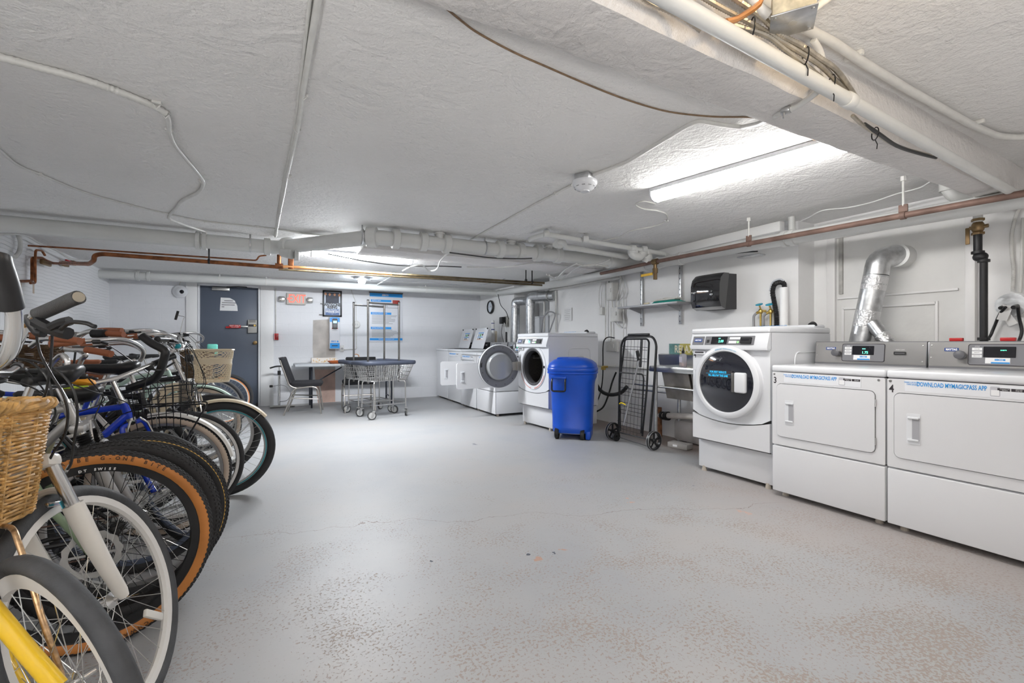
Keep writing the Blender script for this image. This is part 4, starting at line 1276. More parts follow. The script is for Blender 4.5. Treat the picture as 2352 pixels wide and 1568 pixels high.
# black iron pipe with gas cock
a, b = PX(2246, 496, 4.1), PX(2252, 778, 4.1)
j = PX(2248, 590, 4.1); c0 = PX(2243, 522, 4.1)
e = empty('iron_pipe', (4.1, a.y, 0), 'vertical black iron pipe with a brass gas cock, behind the nearest dryer', 'pipe')
T = M.Translation((-4.1, -a.y, 0))
MB().cyl((4.1, a.y, a.z + .15), (4.1, a.y, c0.z), .024, 16).build('upper_pipe', PIPEW, e, T)
MB().cyl((4.1, a.y, c0.z), (4.1, a.y, j.z), .022, 16).build('middle_pipe', MATTE, e, T)
MB().cyl((4.1, a.y - .028, j.z), (4.1, a.y - .028, 1.10), .020, 16).build('lower_pipe', MATTE, e, T)
v = MB().ball((4.1, a.y, c0.z), (.034, .034, .045)).cyl((4.1, a.y + .04, c0.z), (4.1, a.y - .05, c0.z), .012, 8)
v.cyl((4.1, a.y, c0.z + .04), (4.1, a.y, c0.z + .055), .034, 6).cyl((4.1, a.y, c0.z - .05), (4.1, a.y, c0.z - .035), .034, 6)
v.build('gas_cock', mat('old_brass', (.25, .17, .09), .45, 1), e, T)
MB().box((4.1, a.y + .05, c0.z - .05), (.012, .022, .11), .004).build('cock_lever', mat('old_brass', (.25, .17, .09)), e, T)
f = MB().ball((4.1, a.y - .012, j.z), (.032, .04, .032)); ring(f, (4.1, a.y, j.z + .03), (0, 0, 1), .033, .018); ring(f, (4.1, a.y - .028, j.z - .03), (0, 0, 1), .031, .018)
f.build('street_elbow', MATTE, e, T)
ring(MB(), (4.1, a.y - .028, 1.115), (0, 0, 1), .031, .02).build('lower_flange', MATTE, e, T)
# round outlet with two plugs, tags, flexible conduit
q = PX(2322, 700, XR - .03)
e = empty('round_outlet', (XR, q.y, q.z), 'round metal outlet box with two black plugs and paper tags, right edge', 'outlet', ry=-pi / 2)
MB().lathe([(0, 0), (.072, 0), (.076, .012), (.076, .035), (0, .035)], n=28).build('outlet_box', GALV, e)
pg = MB()
pg.cyl((-.012, .028, .03), (-.02, .032, .09), .018, 12, r2=.012).cyl((-.012, -.025, .03), (-.02, -.026, .09), .018, 12, r2=.012)
pg.each('plug', BLACK, e)
tgm = mat('paper_tag_white', (.78, .77, .76), .7)
tg = MB().box((-.08, .045, .06), (.09, .045, .001), T=M.Rotation(.5, 4, 'Z')).box((-.055, .0, .075), (.10, .05, .001), T=M.Rotation(-.3, 4, 'Z'))
tg.each('paper_tag', tgm, e)
c0 = PX(2310, 705, XR - .10)
run('power_cord', [c0, PX(2296, 722, XR - .06), PX(2283, 752, XR - .04), PX(2274, 772, XR - .05), PX(2262, 785, XR - .1), PX(2240, 792, 4.0)], .0085, BLACK, 'black cord hanging from the round outlet behind the dryer, left of two', 'cord', sm=5)
run('power_cord', [PX(2338, 705, XR - .10), PX(2341, 730, XR - .06), PX(2347, 760, XR - .05), PX(2340, 783, XR - .08), PX(2330, 795, 4.0)], .009, BLACK, 'thicker black cord hanging from the round outlet, right of two', 'cord', sm=5)
run('flexible_conduit', [PX(2342, 478, XR - .02), PX(2332, 500, XR - .02), PX(2324, 540, XR - .02), PX(2324, 580, XR - .02), PX(2328, 620, XR - .02), PX(2326, 668, XR - .02)], .011, CONDW, 'ribbed painted conduit dropping down the wall to the round outlet', 'conduit', sm=6, ribs=.010)
run('conduit', [PX(2350, 500, XR - .02), PX(2347, 560, XR - .02), PX(2346, 620, XR - .02), PX(2343, 672, XR - .02)], .008, CONDW, 'smooth painted cable beside the ribbed conduit at the right edge', 'cable', sm=4)
# behind washer 4: standpipe, hose, taps
q = PX(1801, 660, 4.0)
e = empty('standpipe', (4.0, q.y, 0), 'white plastic standpipe with a black drain hose hooked into it', 'pipe')
MB().lathe([(0, .3), (.034, .3), (.034, q.z - .02), (.036, q.z), (.030, q.z), (.028, q.z - .04), (0, q.z - .05)], n=24).build('plastic_pipe', WHITEP, e)
hs = smooth([(0, 0, q.z - .02), (0, .0, q.z + .03), (0, .035, q.z + .05), (0, .085, q.z + .035), (0, .105, q.z - .03), (0, .09, q.z - .12), (0, .07, q.z - .25), (0, .07, q.z - .45)], 8)
Q = []
for a, b in zip(hs, hs[1:]):
    k = max(1, int((b - a).length / .006)); Q += [a + (b - a) * i / k for i in range(k)]
MB().tube(Q, .02, 12, rs=[.022 if i % 2 else .0175 for i in range(len(Q))]).build('drain_hose', BLACK, e)
hc = MB().tube(smooth([(-.0, .0, q.z + .055), (-.0, .045, q.z + .078), (-.0, .105, q.z + .055), (-.0, .13, q.z - .02)], 6), .009, 8)
hc.build('hose_hook', mat('hose_clip_grey', (.5, .52, .56), .5), e)
BRASS = mat('brass', (.7, .5, .15), .3, 1)
TAPB = mat('tap_blue', (.0, .30, .45), .4)
for u, lab in ((1747, 'blue-handled brass tap above the washer marked 4, left of two'), (1770, 'blue-handled brass tap above the washer marked 4, right of two')):
    q = PX(u, 700, 4.0)
    e = empty('hose_tap', (4.0, q.y, q.z), lab, 'tap')
    k = MB().lathe([(0, -.005), (.018, -.004), (.031, 0), (.031, .008), (.018, .010), (0, .010)], n=14)
    k.build('tap_handle', TAPB, e, M.Translation((-.02, 0, .0)) @ M.Rotation(-.35, 4, 'Y'))
    b = MB().cyl((-.02, 0, 0), (-.0, 0, -.04), .007, 8).ball((.0, 0, -.06), (.02, .02, .026)).cyl((0, 0, -.06), (-.01, .032, -.075), .013, 10).cyl((0, 0, -.08), (0, 0, -.2), .009, 8)
    b.cyl((.0, 0, -.055), (.07, 0, -.055), .012, 8)
    b.build('tap_body', BRASS, e)
    MB().tube(smooth([(-.01, .03, -.075), (-.01, .055, -.095), (-.01, .062, -.14), (-.005, .06, -.4)], 6), .0115, 10).build('supply_hose', GREYP, e)
# paper towel dispenser
yw = PX(1691, 670, 4.065).y; yl = yw + .335; zt, zb_ = 1.775, 1.425
e = empty('towel_dispenser', (4.07, (yw + yl) / 2, zb_), 'glossy black paper towel dispenser on the wall above the washer marked 4', 'towel dispenser')
T = M.Translation((-4.07, -(yw + yl) / 2, -zb_))
prof = [(4.07, zt), (3.90, zt - .005), (3.845, zt - .045), (3.825, zt - .10), (3.822, zb_ + .08), (3.85, zb_ + .02), (3.90, zb_), (4.07, zb_)]
MB().prism(prof, yw + .0, yl, 'Y').build('back_housing', mat('satin_black', (.03, .03, .032), .45), e, T)
fc = MB()
K = 14
rows = []
for i in range(K + 1):
    t = i / K; y = yw - .004 + (yl - yw + .008) * t
    bow = .022 * (1 - (2 * t - 1) ** 4)
    rows.append([(3.955, y, zt + .002), (3.885 - bow, y, zt + .002), (3.835 - bow, y, zt - .045), (3.815 - bow, y, zt - .11), (3.812 - bow, y, zb_ + .085), (3.84 - bow, y, zb_ + .02), (3.90, y, zb_ - .004)])
for r0, r1 in zip(rows, rows[1:]):
    for k in range(6): fc.quad(r0[k], r1[k], r1[k + 1], r0[k + 1])
fc.add([*rows[0]], [tuple(range(7))]); fc.add([*rows[-1]], [tuple(range(7))])
fc.build('front_cover', mat('gloss_black', (.012, .012, .014), .08, coat=1.), e, T)
MB().ball((3.785, yw + .07, zt - .21), (.006, .02, .012)).build('key_window', STEEL, e, T)
text('■ enmotion', .016, WHITEP, e, T @ M.Translation((3.787, yl - .055, zt - .175)) @ face_T((0, 0, 0), (0, -1, 0), (0, 0, 1)), sx=.7)
MB().cyl((4.06, (yw + yl) / 2 + .06, zt + .02), (4.035, (yw + yl) / 2 + .06, zt + .02), .008, 8).build('hanging_hook', STEEL, e, T)
# wall shelf
XS = 3.80; z_s = 1.525
y0, y1 = PX(1418, 703, XS).y, PX(1555, 694, XS).y
e = empty('wall_shelf', (4.06, (y0 + y1) / 2, z_s), 'grey metal wall shelf on two slotted uprights, left of the towel dispenser', 'shelf')
T = M.Translation((-4.06, -(y0 + y1) / 2, -z_s))
SHG = mat('shelf_grey', (.40, .40, .41), .4, .4)
MB().box(((XS + 4.06) / 2, (y0 + y1) / 2, z_s), (4.06 - XS, y0 - y1, .022), .003).build('shelf_board', SHG, e, T)
for u in (1474, 1563):
    yy = PX(u, 700, 4.05).y
    up_ = MB().box((4.05, yy, 1.66), (.022, .032, .72), .002).build('slotted_upright', GALV, e, T)
    sl = MB()
    for i in range(12): sl.box((4.0375, yy, 1.33 + i * .06), (.002, .006, .018))
    sl.build('upright_slots', INKK, up_, )['kind'] = 'stuff'
    MB().prism([(4.04, z_s - .012), (XS + .05, z_s - .012), (XS + .05, z_s - .022), (4.04, z_s - .075)], yy - .004, yy + .004, 'Y').build('shelf_bracket', SHG, e, T)
TEAL = mat('teal_cloth', (.02, .30, .25), .8)
for nm, u, v, sz, m, lab, cat in (('folded_cloth', 1535, 695, (.14, .36, .018), TEAL, 'teal folded cloth lying on the wall shelf', 'cloth'),
                                  ('tape_roll', 1502, 697, None, WHITEP, 'white tape roll lying flat on the wall shelf', 'tape roll')):
    q = PX(u, v, 3.9)
    if sz:
        mb = MB()
        for i in range(3): mb.box((i * .006, i * .012, .006 + i * .008), (sz[0] - i * .01, sz[1] - i * .03, .007), .003)
    else:
        mb = MB().lathe([(.025, 0), (.05, 0), (.05, .022), (.025, .022)], n=20, close=True)
    o = mb.build(nm, m); o.location = (q.x, q.y, z_s + .011); tag(o, lab, cat)
q = PX(1533, 688, 3.9)
mb = MB()
rq = random.Random(5)
for i in range(5):
    mb.tube(smooth([(rq.uniform(-.05, .05), -.18 + .09 * j + rq.uniform(-.02, .02), .005 + rq.uniform(0, .02)) for j in range(5)], 4), .006, 6)
mb.box((0, 0, .006), (.1, .3, .012), .004)
o = mb.build('bundle_of_wipes', mat('off_white_paper', (.72, .70, .66), .8)); o.location = (q.x, q.y, z_s + .040); tag(o, 'crumpled white wipes on top of the teal cloth on the wall shelf', 'wipes')
q = PX(1487, 699, 3.88)
o = MB().box((0, 0, .012), (.05, .08, .024), .006).build('soap_bar', mat('pale_yellow_soap', (.75, .68, .48), .6)); o.location = (q.x, q.y, z_s + .011); tag(o, 'small pale yellow bar of soap at the left of the wall shelf', 'soap')
# electrical boxes and cables, right wall
def wbox(u0, u1, v0, v1, label, nm='electrical_box', d=.09, door=True, X=4.065):
    a, b = PX(u0, v0, X - d), PX(u1, v1, X - d)
    y, z = (a.y + b.y) / 2, (a.z + b.z) / 2; w, h = abs(a.y - b.y), abs(a.z - b.z)
    e = empty(nm, (X, y, z), label, 'electrical box')
    MB().box((-d / 2, 0, 0), (d, w, h), .006).build('box_body', CONDW, e)
    if door:
        MB().box((-d - .003, 0, 0), (.008, w * .86, h * .88), .003).build('box_cover', CONDW, e)
        MB().box((-d - .012, -w * .25, .01), (.014, .012, .05), .003).build('switch_lever', CONDW, e)
    return e
wbox(1393, 1407, 650, 688, 'white painted switch box high on the wall, left of the shelf', d=.10)
wbox(1402, 1421, 706, 738, 'white painted switch box under the higher one, at the end of the shelf', d=.10)
wbox(1376, 1383, 706, 722, 'narrow white junction box left of the two switch boxes', d=.05, door=False)
wbox(1392, 1416, 784, 808, 'low white switch box behind the folded black cart', d=.05)
XC = 4.03
for pts, r, lab, cat in (
        ([(1397, 628), (1398, 650)], .012, 'short white conduit above the higher switch box', 'conduit'),
        ([(1406, 688), (1407, 708)], .012, 'short white conduit between the two switch boxes', 'conduit'),
        ([(1403, 738), (1404, 790)], .013, 'white conduit from the lower switch box down to the cart', 'conduit'),
        ([(1391, 625), (1391, 780)], .010, 'long straight white conduit beside the switch boxes', 'conduit'),
        ([(1432, 628), (1432, 780)], .007, 'thin straight white cable right of the switch boxes', 'cable'),
        ([(1386, 640), (1378, 660), (1376, 690), (1379, 706)], .006, 'thin cable bowing down to the narrow junction box', 'cable'),
        ([(1390, 638), (1383, 665), (1381, 706)], .005, 'second thin cable into the narrow junction box', 'cable'),
        ([(1428, 630), (1424, 660), (1416, 690), (1415, 708)], .008, 'white cable running into the lower switch box', 'cable'),
        ([(1429, 640), (1436, 665), (1432, 680), (1425, 690), (1431, 720), (1434, 740), (1428, 752), (1418, 746), (1414, 738)], .008, 'white cable looping round beneath the lower switch box', 'cable'),
        ([(1365, 629), (1390, 635), (1420, 632), (1440, 624), (1520, 612), (1600, 592), (1700, 580), (1740, 577)], .007, 'dark-edged cable swagged along the top of the right wall', 'cable')):
    run('conduit' if cat == 'conduit' else 'cable', [PX(u, v, XC) for u, v in pts], r, CONDW if 'dark' not in lab else DK, lab, cat, sm=0 if cat == 'conduit' else 5, rnd_=0)
q = PX(1725, 588, 3.95)
e = empty('pipe_bracket_plate', q, 'flat metal plate tucked under the right-hand main near the dispenser', 'bracket')
MB().box((0, 0, 0), (.10, .22, .012), .003).build('plate', GALV, e)
q = PX(1302, 722, 4.02)
e = empty('wall_note', (4.035, q.y, q.z), 'faint white paper note with printed lines on the wall above washer 3', 'notice')
MB().box((0, 0, 0), (.003, .22, .20)).build('paper', mat('note_paper', (.78, .78, .78), .6), e)
mb = MB()
for i in range(6): mb.box((-.0025, .01 * (i % 2), .07 - i * .028), (.001, .16 - .02 * (i % 3), .004))
mb.build('printed_lines', mat('grey_ink', (.25, .25, .25), .6), e)['kind'] = 'stuff'
# hoses left of the cart
XH = 3.95
tp_ = MB().box((0, 0, 0), (.04, .07, .05), .008)
run('water_hose', [PX(1411, 776, XH), PX(1398, 774, XH), PX(1388, 781, XH), PX(1385, 800, XH), PX(1385, 830, XH), PX(1384, 870, XH), PX(1378, 905, XH), PX(1362, 945, XH - .2)], .008, BLACK, 'thin black hose hooked high on the wall left of the folded cart', 'hose', sm=5)
run('water_hose', [PX(1366, 876, XH - .1), PX(1380, 897, XH - .1), PX(1400, 906, XH - .1), PX(1425, 902, XH - .1), PX(1440, 888, XH - .1)], .024, BLACK, 'thick black hose drooping between the blue bin and the cart', 'hose', sm=6, n=12)
run('water_hose', [PX(1365, 947, XH - .2), PX(1385, 935, XH - .15), PX(1398, 905, XH - .1), PX(1407, 875, XH), PX(1415, 855, XH)], .011, BLACK, 'medium black hose sweeping up from behind the blue bin', 'hose', sm=6, n=10)
q = PX(1386, 845, XH)
o = MB().box((0, 0, 0), (.04, .06, .05), .008).cyl((0, 0, .02), (0, -.08, .02), .014, 10).build('hose_valve', BRASS); o.location = q; tag(o, 'small brass valve where the thin hose meets the wall', 'valve')
run('wall_rail', [PX(1364, 839, 4.03), PX(1500, 846, 4.03)], .014, CONDW, 'low white pipe along the wall behind the folded cart', 'pipe', n=10, rnd_=0)
# utility sink
SST = mat('sink_stainless', (.52, .52, .51), .28, 1., var=.08, vscale=7)
SGR = mat('sink_grimy', (.33, .30, .27), .45, .8, var=.4, vscale=5)
ys0, ys1 = PX(1497, 850, 3.62).y, 2.86
e = empty('utility_sink', (3.83, (ys0 + ys1) / 2, 0), 'stainless utility sink with a high splashback, left of the washer marked 4', 'sink')
T = M.Translation((-3.83, -(ys0 + ys1) / 2, 0))
MB().prism([(4.06, .83), (4.02, .83), (4.005, .90), (4.0, .955), (4.03, .965), (4.06, .965)], ys1, ys0 + .28, 'Y').build('splashback', SST, e, T)
dk = MB().box(((3.60 + 4.02) / 2, (ys0 + ys1) / 2, .838), (.42, ys0 - ys1 + .02, .012), .004)
dk.build('sink_deck', SST, e, T)
MB().box((3.60, (ys0 + ys1) / 2, .812), (.022, ys0 - ys1 + .02, .06), .008).build('front_rim', SST, e, T)
bw = MB()
for (y0_, y1_) in ((ys0 - .12, ys0 - .47), (ys0 - .50, ys1)):
    bw.prism([(3.64, .80), (4.0, .80), (3.95, .50), (3.72, .50)], y1_, y0_, 'Y')
bw.each('basin', SGR, e, T)
lg = MB()
for y in (ys0 - .04, ys1 + .03):
    for x in (3.64, 3.99): lg.cyl((x, y, 0), (x, y, .80), .019, 12)
lg.each('leg', GALV, e, T)
MB().cyl((3.66, ys1, .62), (3.66, ys0 + .3, .62), .012, 10).build('stretcher', STEEL, e, T)
run('supply_pipe', [PX(1445, 892, 3.75), PX(1600, 908, 3.75)], .013, STEEL, 'shiny metal pipe running under the sink behind the folded cart', 'pipe', n=10, rnd_=0)
WPL = mat('dirty_white_plastic', (.68, .63, .58), .5, var=.15)
qa, qb = PX(1512, 953, 3.95), PX(1600, 957, 3.90)
cp = ring(MB(), PX(1532, 955, 3.94), qb - qa, .050, .05); ring(cp, PX(1522, 954, 3.94), qb - qa, .046, .03)
cq = MB().cyl(PX(1513, 935, 3.95), PX(1514, 1003, 3.95), .035, 12)
run('waste_pipe', [qa, qb], .032, WPL, 'dirty white horizontal waste pipe near the floor under the sink', 'pipe', n=14, rnd_=0, parts=(('rubber_coupling', cp, BLACK), ('rusty_stack', cq, mat('rust', (.22, .10, .05), .8, var=.5, vscale=30))))
o = MB().box((0, 0, 0), (.10, .9, .24), .04).build('concrete_ledge', mat('stained_ledge', (.55, .52, .50), .7, bump=.3, bscale=10, var=.35, vscale=3)); o.location = (4.015, 3.25, .12); tag(o, 'stained low concrete ledge at the foot of the wall under the sink', 'ledge')
q = PX(1562, 1000, 3.72)
e = empty('wood_scrap', (q.x, q.y, 0), 'small grey box lying on the floor under the sink', 'box', rz=.2)
MB().box((0, 0, .03), (.12, .22, .055), .006).build('box_body', mat('dusty_grey', (.38, .36, .34), .7), e)
MB().box((-.062, .02, .03), (.004, .05, .02)).build('box_label', LABW, e)
q = PX(1569, 832, 3.72)
e = empty('soap_bottle', (q.x, q.y, .844), 'clear soap bottle with a black squeeze cap on the edge of the sink', 'bottle')
MB().lathe([(0, 0), (.034, 0), (.036, .008), (.036, .11), (.030, .128), (.013, .138), (0, .138)], n=20).build('bottle_body', mat('clear_plastic', (.75, .74, .80), .15, trans=.6), e)
MB().lathe([(0, .003), (.0335, .003), (.0335, .040), (0, .040)], n=20).build('orange_soap', mat('peach_soap', (.85, .42, .22), .3), e)
MB().lathe([(.014, .136), (.016, .16), (.007, .17), (.004, .20), (0, .20)], n=12).build('squeeze_cap', BLACK, e)
MB().box((-.0365, 0, .075), (.002, .035, .06)).build('bottle_label', mat('lilac_label', (.60, .58, .68), .5), e)
q0, q1 = PX(1537, 789, 4.03), PX(1537, 813, 4.03); q2 = PX(1600, 789, 4.03)
w_, h_ = .42, q0.z - q1.z
e = empty('relax_sign', (4.035, q0.y - w_ / 2, (q0.z + q1.z) / 2), 'striped teal, yellow and green sign reading RELAX above the sink', 'sign')
MB().box((0, 0, 0), (.012, w_, h_)).build('sign_board', mat('sign_teal', (.13, .27, .26), .7, var=.3, vscale=20), e)
MB().box((-.0065, -.03, 0), (.003, w_ * .4, h_)).build('yellow_stripe', mat('sign_yellow', (.50, .44, .12), .7, var=.2, vscale=20), e)
MB().box((-.0065, -w_ * .38, 0), (.003, w_ * .23, h_)).build('green_stripe', mat('sign_green', (.22, .30, .12), .7, var=.2, vscale=20), e)
text('RELAX', .115, mat('sign_cream', (.75, .70, .55), .7), e, M.Translation((-.009, -.005, -.004)) @ face_T((0, 0, 0), (0, -1, 0), (0, 0, 1)), sx=.78, bold=.002)
# clock, wall outlet and things in the far corner
q = PX(1127, 705, 3.90)
e = empty('wall_clock', (3.91, q.y, q.z), 'round white wall clock with a black rim in the far right corner', 'clock', ry=-pi / 2, )
MB().lathe([(.105, .004), (.135, .0), (.14, .02), (.125, .04), (.108, .034), (.105, .02)], n=36, close=True).build('clock_rim', BLACK, e)
MB().lathe([(0, .015), (.109, .015), (.109, .02), (0, .02)], n=32).build('clock_face', mat('clock_face', (.72, .78, .86), .5), e)
text('12', .03, INKK, e, M.Translation((.08, 0, .021)) @ M.Rotation(-pi / 2, 4, 'Z'), name='numeral'); text('6', .03, INKK, e, M.Translation((-.08, 0, .021)) @ M.Rotation(-pi / 2, 4, 'Z'), name='numeral')
text('3', .03, INKK, e, M.Translation((0, -.08, .021)) @ M.Rotation(-pi / 2, 4, 'Z'), name='numeral'); text('9', .03, INKK, e, M.Translation((0, .08, .021)) @ M.Rotation(-pi / 2, 4, 'Z'), name='numeral')
MB().box((.03, -.008, .023), (.07, .006, .002), T=M.Rotation(.3, 4, 'Z')).box((.0, -.025, .023), (.006, .055, .002)).each('clock_hand', INKK, e)
# ducts in the recess
q = PX(1183, 700, 3.85)
e = empty('vent_ducts', (3.9, 7.0, 0), 'pair of shiny galvanised ducts rising behind the dryers and bending into the recess', 'duct')
T = M.Translation((-3.9, -7.0, 0))
f1, f2 = PX(1182, 760, 3.82), PX(1218, 760, 3.82)
t1, t2 = PX(1184, 705, 3.82), PX(1218, 700, 3.82)
for a, b, m in ((f1, t1, GALV), (f2, t2, GALV)):
    MB().cyl((a.x, a.y, .6), b, .078, 24).build('duct_pipe', m, e, T)
    ring(MB(), b, (0, 0, 1), .081, .05).build('foil_tape', FOIL, e, T)
en = PX(1245, 697, 4.05)
MB().tube(fillet([t1, t1 + V((0, 0, .10)), V((t1.x + .1, (t1.y + t2.y) / 2, t1.z + .10)), V((t2.x, t2.y, t1.z + .08))], .07), .076, 20).build('duct_elbow', GALV, e, T)
MB().tube(fillet([t2, t2 + V((0, 0, .13)), t2 + V((.12, -.25, .13)), t2 + V((.2, -.45, .12))], .07), .080, 20).build('duct_elbow', GALV, e, T)
hole = t2 + V((.16, -.47, .12))
MB().box((hole.x + .22, hole.y + .02, hole.z - .02), (.3, .5, .42), .03).build('flue_opening', mat('mottled_black', (.03, .028, .026), .9, var=.5, vscale=9), e, T)  # solid near-black box set where the flue hole is
ring(MB(), t2 + V((.15, -.35, .125)), (.2, -.45, 0), .090, .03).build('flue_collar', STEEL, e, T)
o = MB().box((0, 0, .78), (.34, .62, 1.52), .01).box((0, 0, 1.545), (.37, .66, .02), .004).build('heater_cabinet', ENAMEL); o.location = (4.28, 6.86, 0); tag(o, 'plain white enamel cabinet standing in the wall recess behind the ducts', 'cabinet')
for pts, r, lab in (([(1243, 763), (1246, 740), (1250, 726), (1262, 716), (1275, 722), (1268, 745), (1262, 763)], .012, 'grey supply hose arching over the heater cabinet'),):
    run('supply_hose', [PX(u, v, 3.92) for u, v in pts], r, GREYP, lab, 'hose', sm=5)
q = PX(1160, 738, 3.90)
e = empty('wall_outlet', (3.925, q.y, q.z), 'cream outlet plate with a bulky black plug, left of the galvanised ducts', 'outlet')
MB().box((-.01, 0, 0), (.02, .14, .20), .004).build('outlet_plate', mat('putty_plastic', (.42, .41, .38)), e)
MB().box((-.06, .04, .02), (.08, .14, .13), .012).build('plug', BLACK, e)
for i, (pts, r, m, lab) in enumerate((([(1144, 676), (1150, 700), (1162, 715), (1168, 732)], .007, DK, 'cable dropping from the pipe corner to the black plug'), ([(1154, 745), (1152, 765), (1158, 790)], .006, DK, 'cord hanging from the black plug down behind the dryers'),
                                      ([(1158, 741), (1164, 770), (1172, 800)], .006, WHITEP, 'white cord hanging from the black plug down behind the dryers'))):
    run('cord', [PX(u, v, 3.84) for u, v in pts], r, m, lab, 'cord', sm=5, n=6)
for u, v0, v1, X, r, m, lab, cat in ((1132, 735, 795, 3.70, .03, WHITEP, 'tall white tube with blue bands standing behind the open-lidded washers', 'tube'), (1139, 760, 795, 3.74, .024, mat('beige_tube', (.55, .48, .38), .5), 'short beige pipe beside the banded white tube', 'pipe'), (1163, 762, 792, 3.76, .018, BLACK, 'short black hose end poking up beside the white cord', 'hose')):
    p = PX(u, v0, X)
    o = MB().lathe([(0, 0), (r, 0), (r, p.z - r * .5), (r * .6, p.z), (0, p.z)], n=14).build('standing_tube', m); o.location = (p.x, p.y, 0); tag(o, lab, cat)
    if u == 1132:
        bd = MB(); ring(bd, (0, 0, p.z - .06), (0, 0, 1), r * 1.04, .014); ring(bd, (0, 0, p.z - .18), (0, 0, 1), r * 1.04, .02)
        bd.each('blue_band', mat('navy_band', (.03, .05, .25), .4), o)

# ------------------------------------------------------------------ blue wheeled bin
BB = mat('blue_bin_plastic', (.006, .075, .50), .33, bump=.06, bscale=40, var=.12, vscale=5)
e = empty('wheeled_bin', (3.08, 4.38, 0), 'big blue wheeled plastic bin with a domed lid beside the black cart', 'bin', rz=RAD(-42))


def ovalring(w, d, z, n=40, p=3.2):
    out = []
    for i in range(n):
        a = 2 * pi * i / n
        ca, sa = cos(a), sin(a)
        out.append((w / 2 * math.copysign(abs(ca) ** (2 / p), ca), d / 2 * math.copysign(abs(sa) ** (2 / p), sa), z))
    return out


def loft(mb, rows, cap0=True, cap1=True):
    n = len(rows[0]); vs = [p for r in rows for p in r]; fs = []
    for i in range(len(rows) - 1):
        for k in range(n):
            l = (k + 1) % n
            fs.append((i * n + k, i * n + l, (i + 1) * n + l, (i + 1) * n + k))
    if cap0: fs.append(tuple(range(n))[::-1])
    if cap1: fs.append(tuple((len(rows) - 1) * n + k for k in range(n)))
    return mb.add(vs, fs)


bd = loft(MB(), [ovalring(.44, .40, .07), ovalring(.455, .415, .10), ovalring(.462, .42, .135), ovalring(.455, .415, .14), ovalring(.50, .46, .62), ovalring(.515, .475, .66), ovalring(.545, .50, .69), ovalring(.55, .505, .74)])
body = bd.build('bin_body', BB, e)
MB().box((.0, .12, .045), (.30, .13, .09), .02).build('foot_skirt', BB, e)
MB().box((.19, -.02, .05), (.06, .34, .10), .02).build('foot_skirt', BB, e)
ld = loft(MB(), [ovalring(.555, .51, .735), ovalring(.575, .53, .742), ovalring(.575, .53, .758), ovalring(.56, .515, .763), ovalring(.575, .53, .775), ovalring(.575, .53, .795), ovalring(.555, .51, .81), ovalring(.56, .515, .82), ovalring(.53, .485, .855), ovalring(.44, .40, .89), ovalring(.30, .27, .915), ovalring(.12, .11, .925)])
lid = ld.build('bin_lid', BB, e)
MB().box((-.10, .0, .905), (.14, .26, .035), .015).build('lid_grip', BB, lid)
h = MB().tube(fillet([(-.20, -.245, .70), (-.20, -.285, .665), (-.20, -.285, .55), (-.05, -.285, .55), (-.05, -.285, .665), (-.05, -.245, .70)], .025), .010, 8)
hs_ = h.build('carry_handle', BLACK, e)
MB().box((-.125, -.255, .70), (.17, .04, .03), .01).build('handle_mount', BB, e)
for x in (-.16, .13):
    wl = MB().lathe([(.02, -.022), (.055, -.024), (.062, -.018), (.062, .018), (.055, .024), (.02, .022)], 'X', 24, T=M.Translation((x, -.16, .062)), close=True).build('wheel', BLACK, e)
    MB().lathe([(0, -.026), (.012, -.026), (.014, -.018)], 'X', 10, T=M.Translation((x, -.16, .062))).build('hub_cap', STEEL, wl)
MB().cyl((-.18, -.16, .062), (.15, -.16, .062), .008, 8).build('axle', STEEL, e)

# ------------------------------------------------------------------ folded black wire cart
p0 = PZ(1407, 1009); p1 = PZ(1502, 1034)
mid = (p0 + p1) / 2; dv = p1 - p0; wid = dv.length
e = empty('folding_cart', (mid.x, mid.y, 0), 'folded black wire shopping cart leaning before the sink', 'shopping cart', rz=math.atan2(dv.y, dv.x))
hw = wid / 2
LN = RAD(4)
T = M.Translation((0, .02, .10)) @ M.Rotation(-LN, 4, 'X')
fw = .20
MB().tube(fillet([(-fw - .02, 0, -.06), (-fw - .05, 0, .55), (-fw - .055, -.0, .98), (-fw + .0, 0, 1.06), (fw + .0, 0, 1.06), (fw + .055, 0, .98), (fw + .05, 0, .55), (fw + .02, 0, -.06)], .06), .0125, 10, T=T).build('outer_frame', MATTE, e)
MB().tube(fillet([(-fw + .05, -.05, .02), (-fw + .0, -.05, .5), (-fw + .05, -.05, 1.02), (-fw + .08, -.05, 1.03), (fw - .03, -.05, 1.03), (fw - .0, -.05, 1.0), (fw - .0, -.05, .5), (fw - .03, -.05, .02)], .04), .010, 8, T=T).build('inner_frame', MATTE, e)
MB().tube([(-.14, -.012, 1.08), (.16, -.012, 1.08)], .013, 10, T=T).build('handle_grip', MATTE, e)
MB().tube(fillet([(-fw + .02, -.07, .66), (fw - .05, -.07, .66), (fw - .03, -.07, .62), (fw - .03, -.07, .05)], .04), .008, 8, T=T).build('folded_basket_rim', MATTE, e)
wr = MB()
for x in [-.15 + .05 * i for i in range(7)]: wr.tube([(x, -.055, .0), (x, -.055, 1.02)], .0022, 4, T=T)
for z in [.05, .09, .13, .22, .26, .30, .34, .42, .46, .50, .55, .60, .66, .72, .80, .83, .92, .95]: wr.tube([(-fw + .01, -.06, z), (fw - .01, -.06, z - .01)], .0024, 4, T=T)
wr.build('wire_panel', MATTE, e)['kind'] = 'stuff'
MB().tube([(.13, -.10, .84), (-.05, -.10, .10)], .0085, 8, T=T).build('strut', mat('grey_tube', (.42, .42, .43), .4, .6), e)
MB().tube([(.09, -.10, .90), (.12, -.10, .80)], .018, 8, T=T).build('strut_grip', BLACK, e)
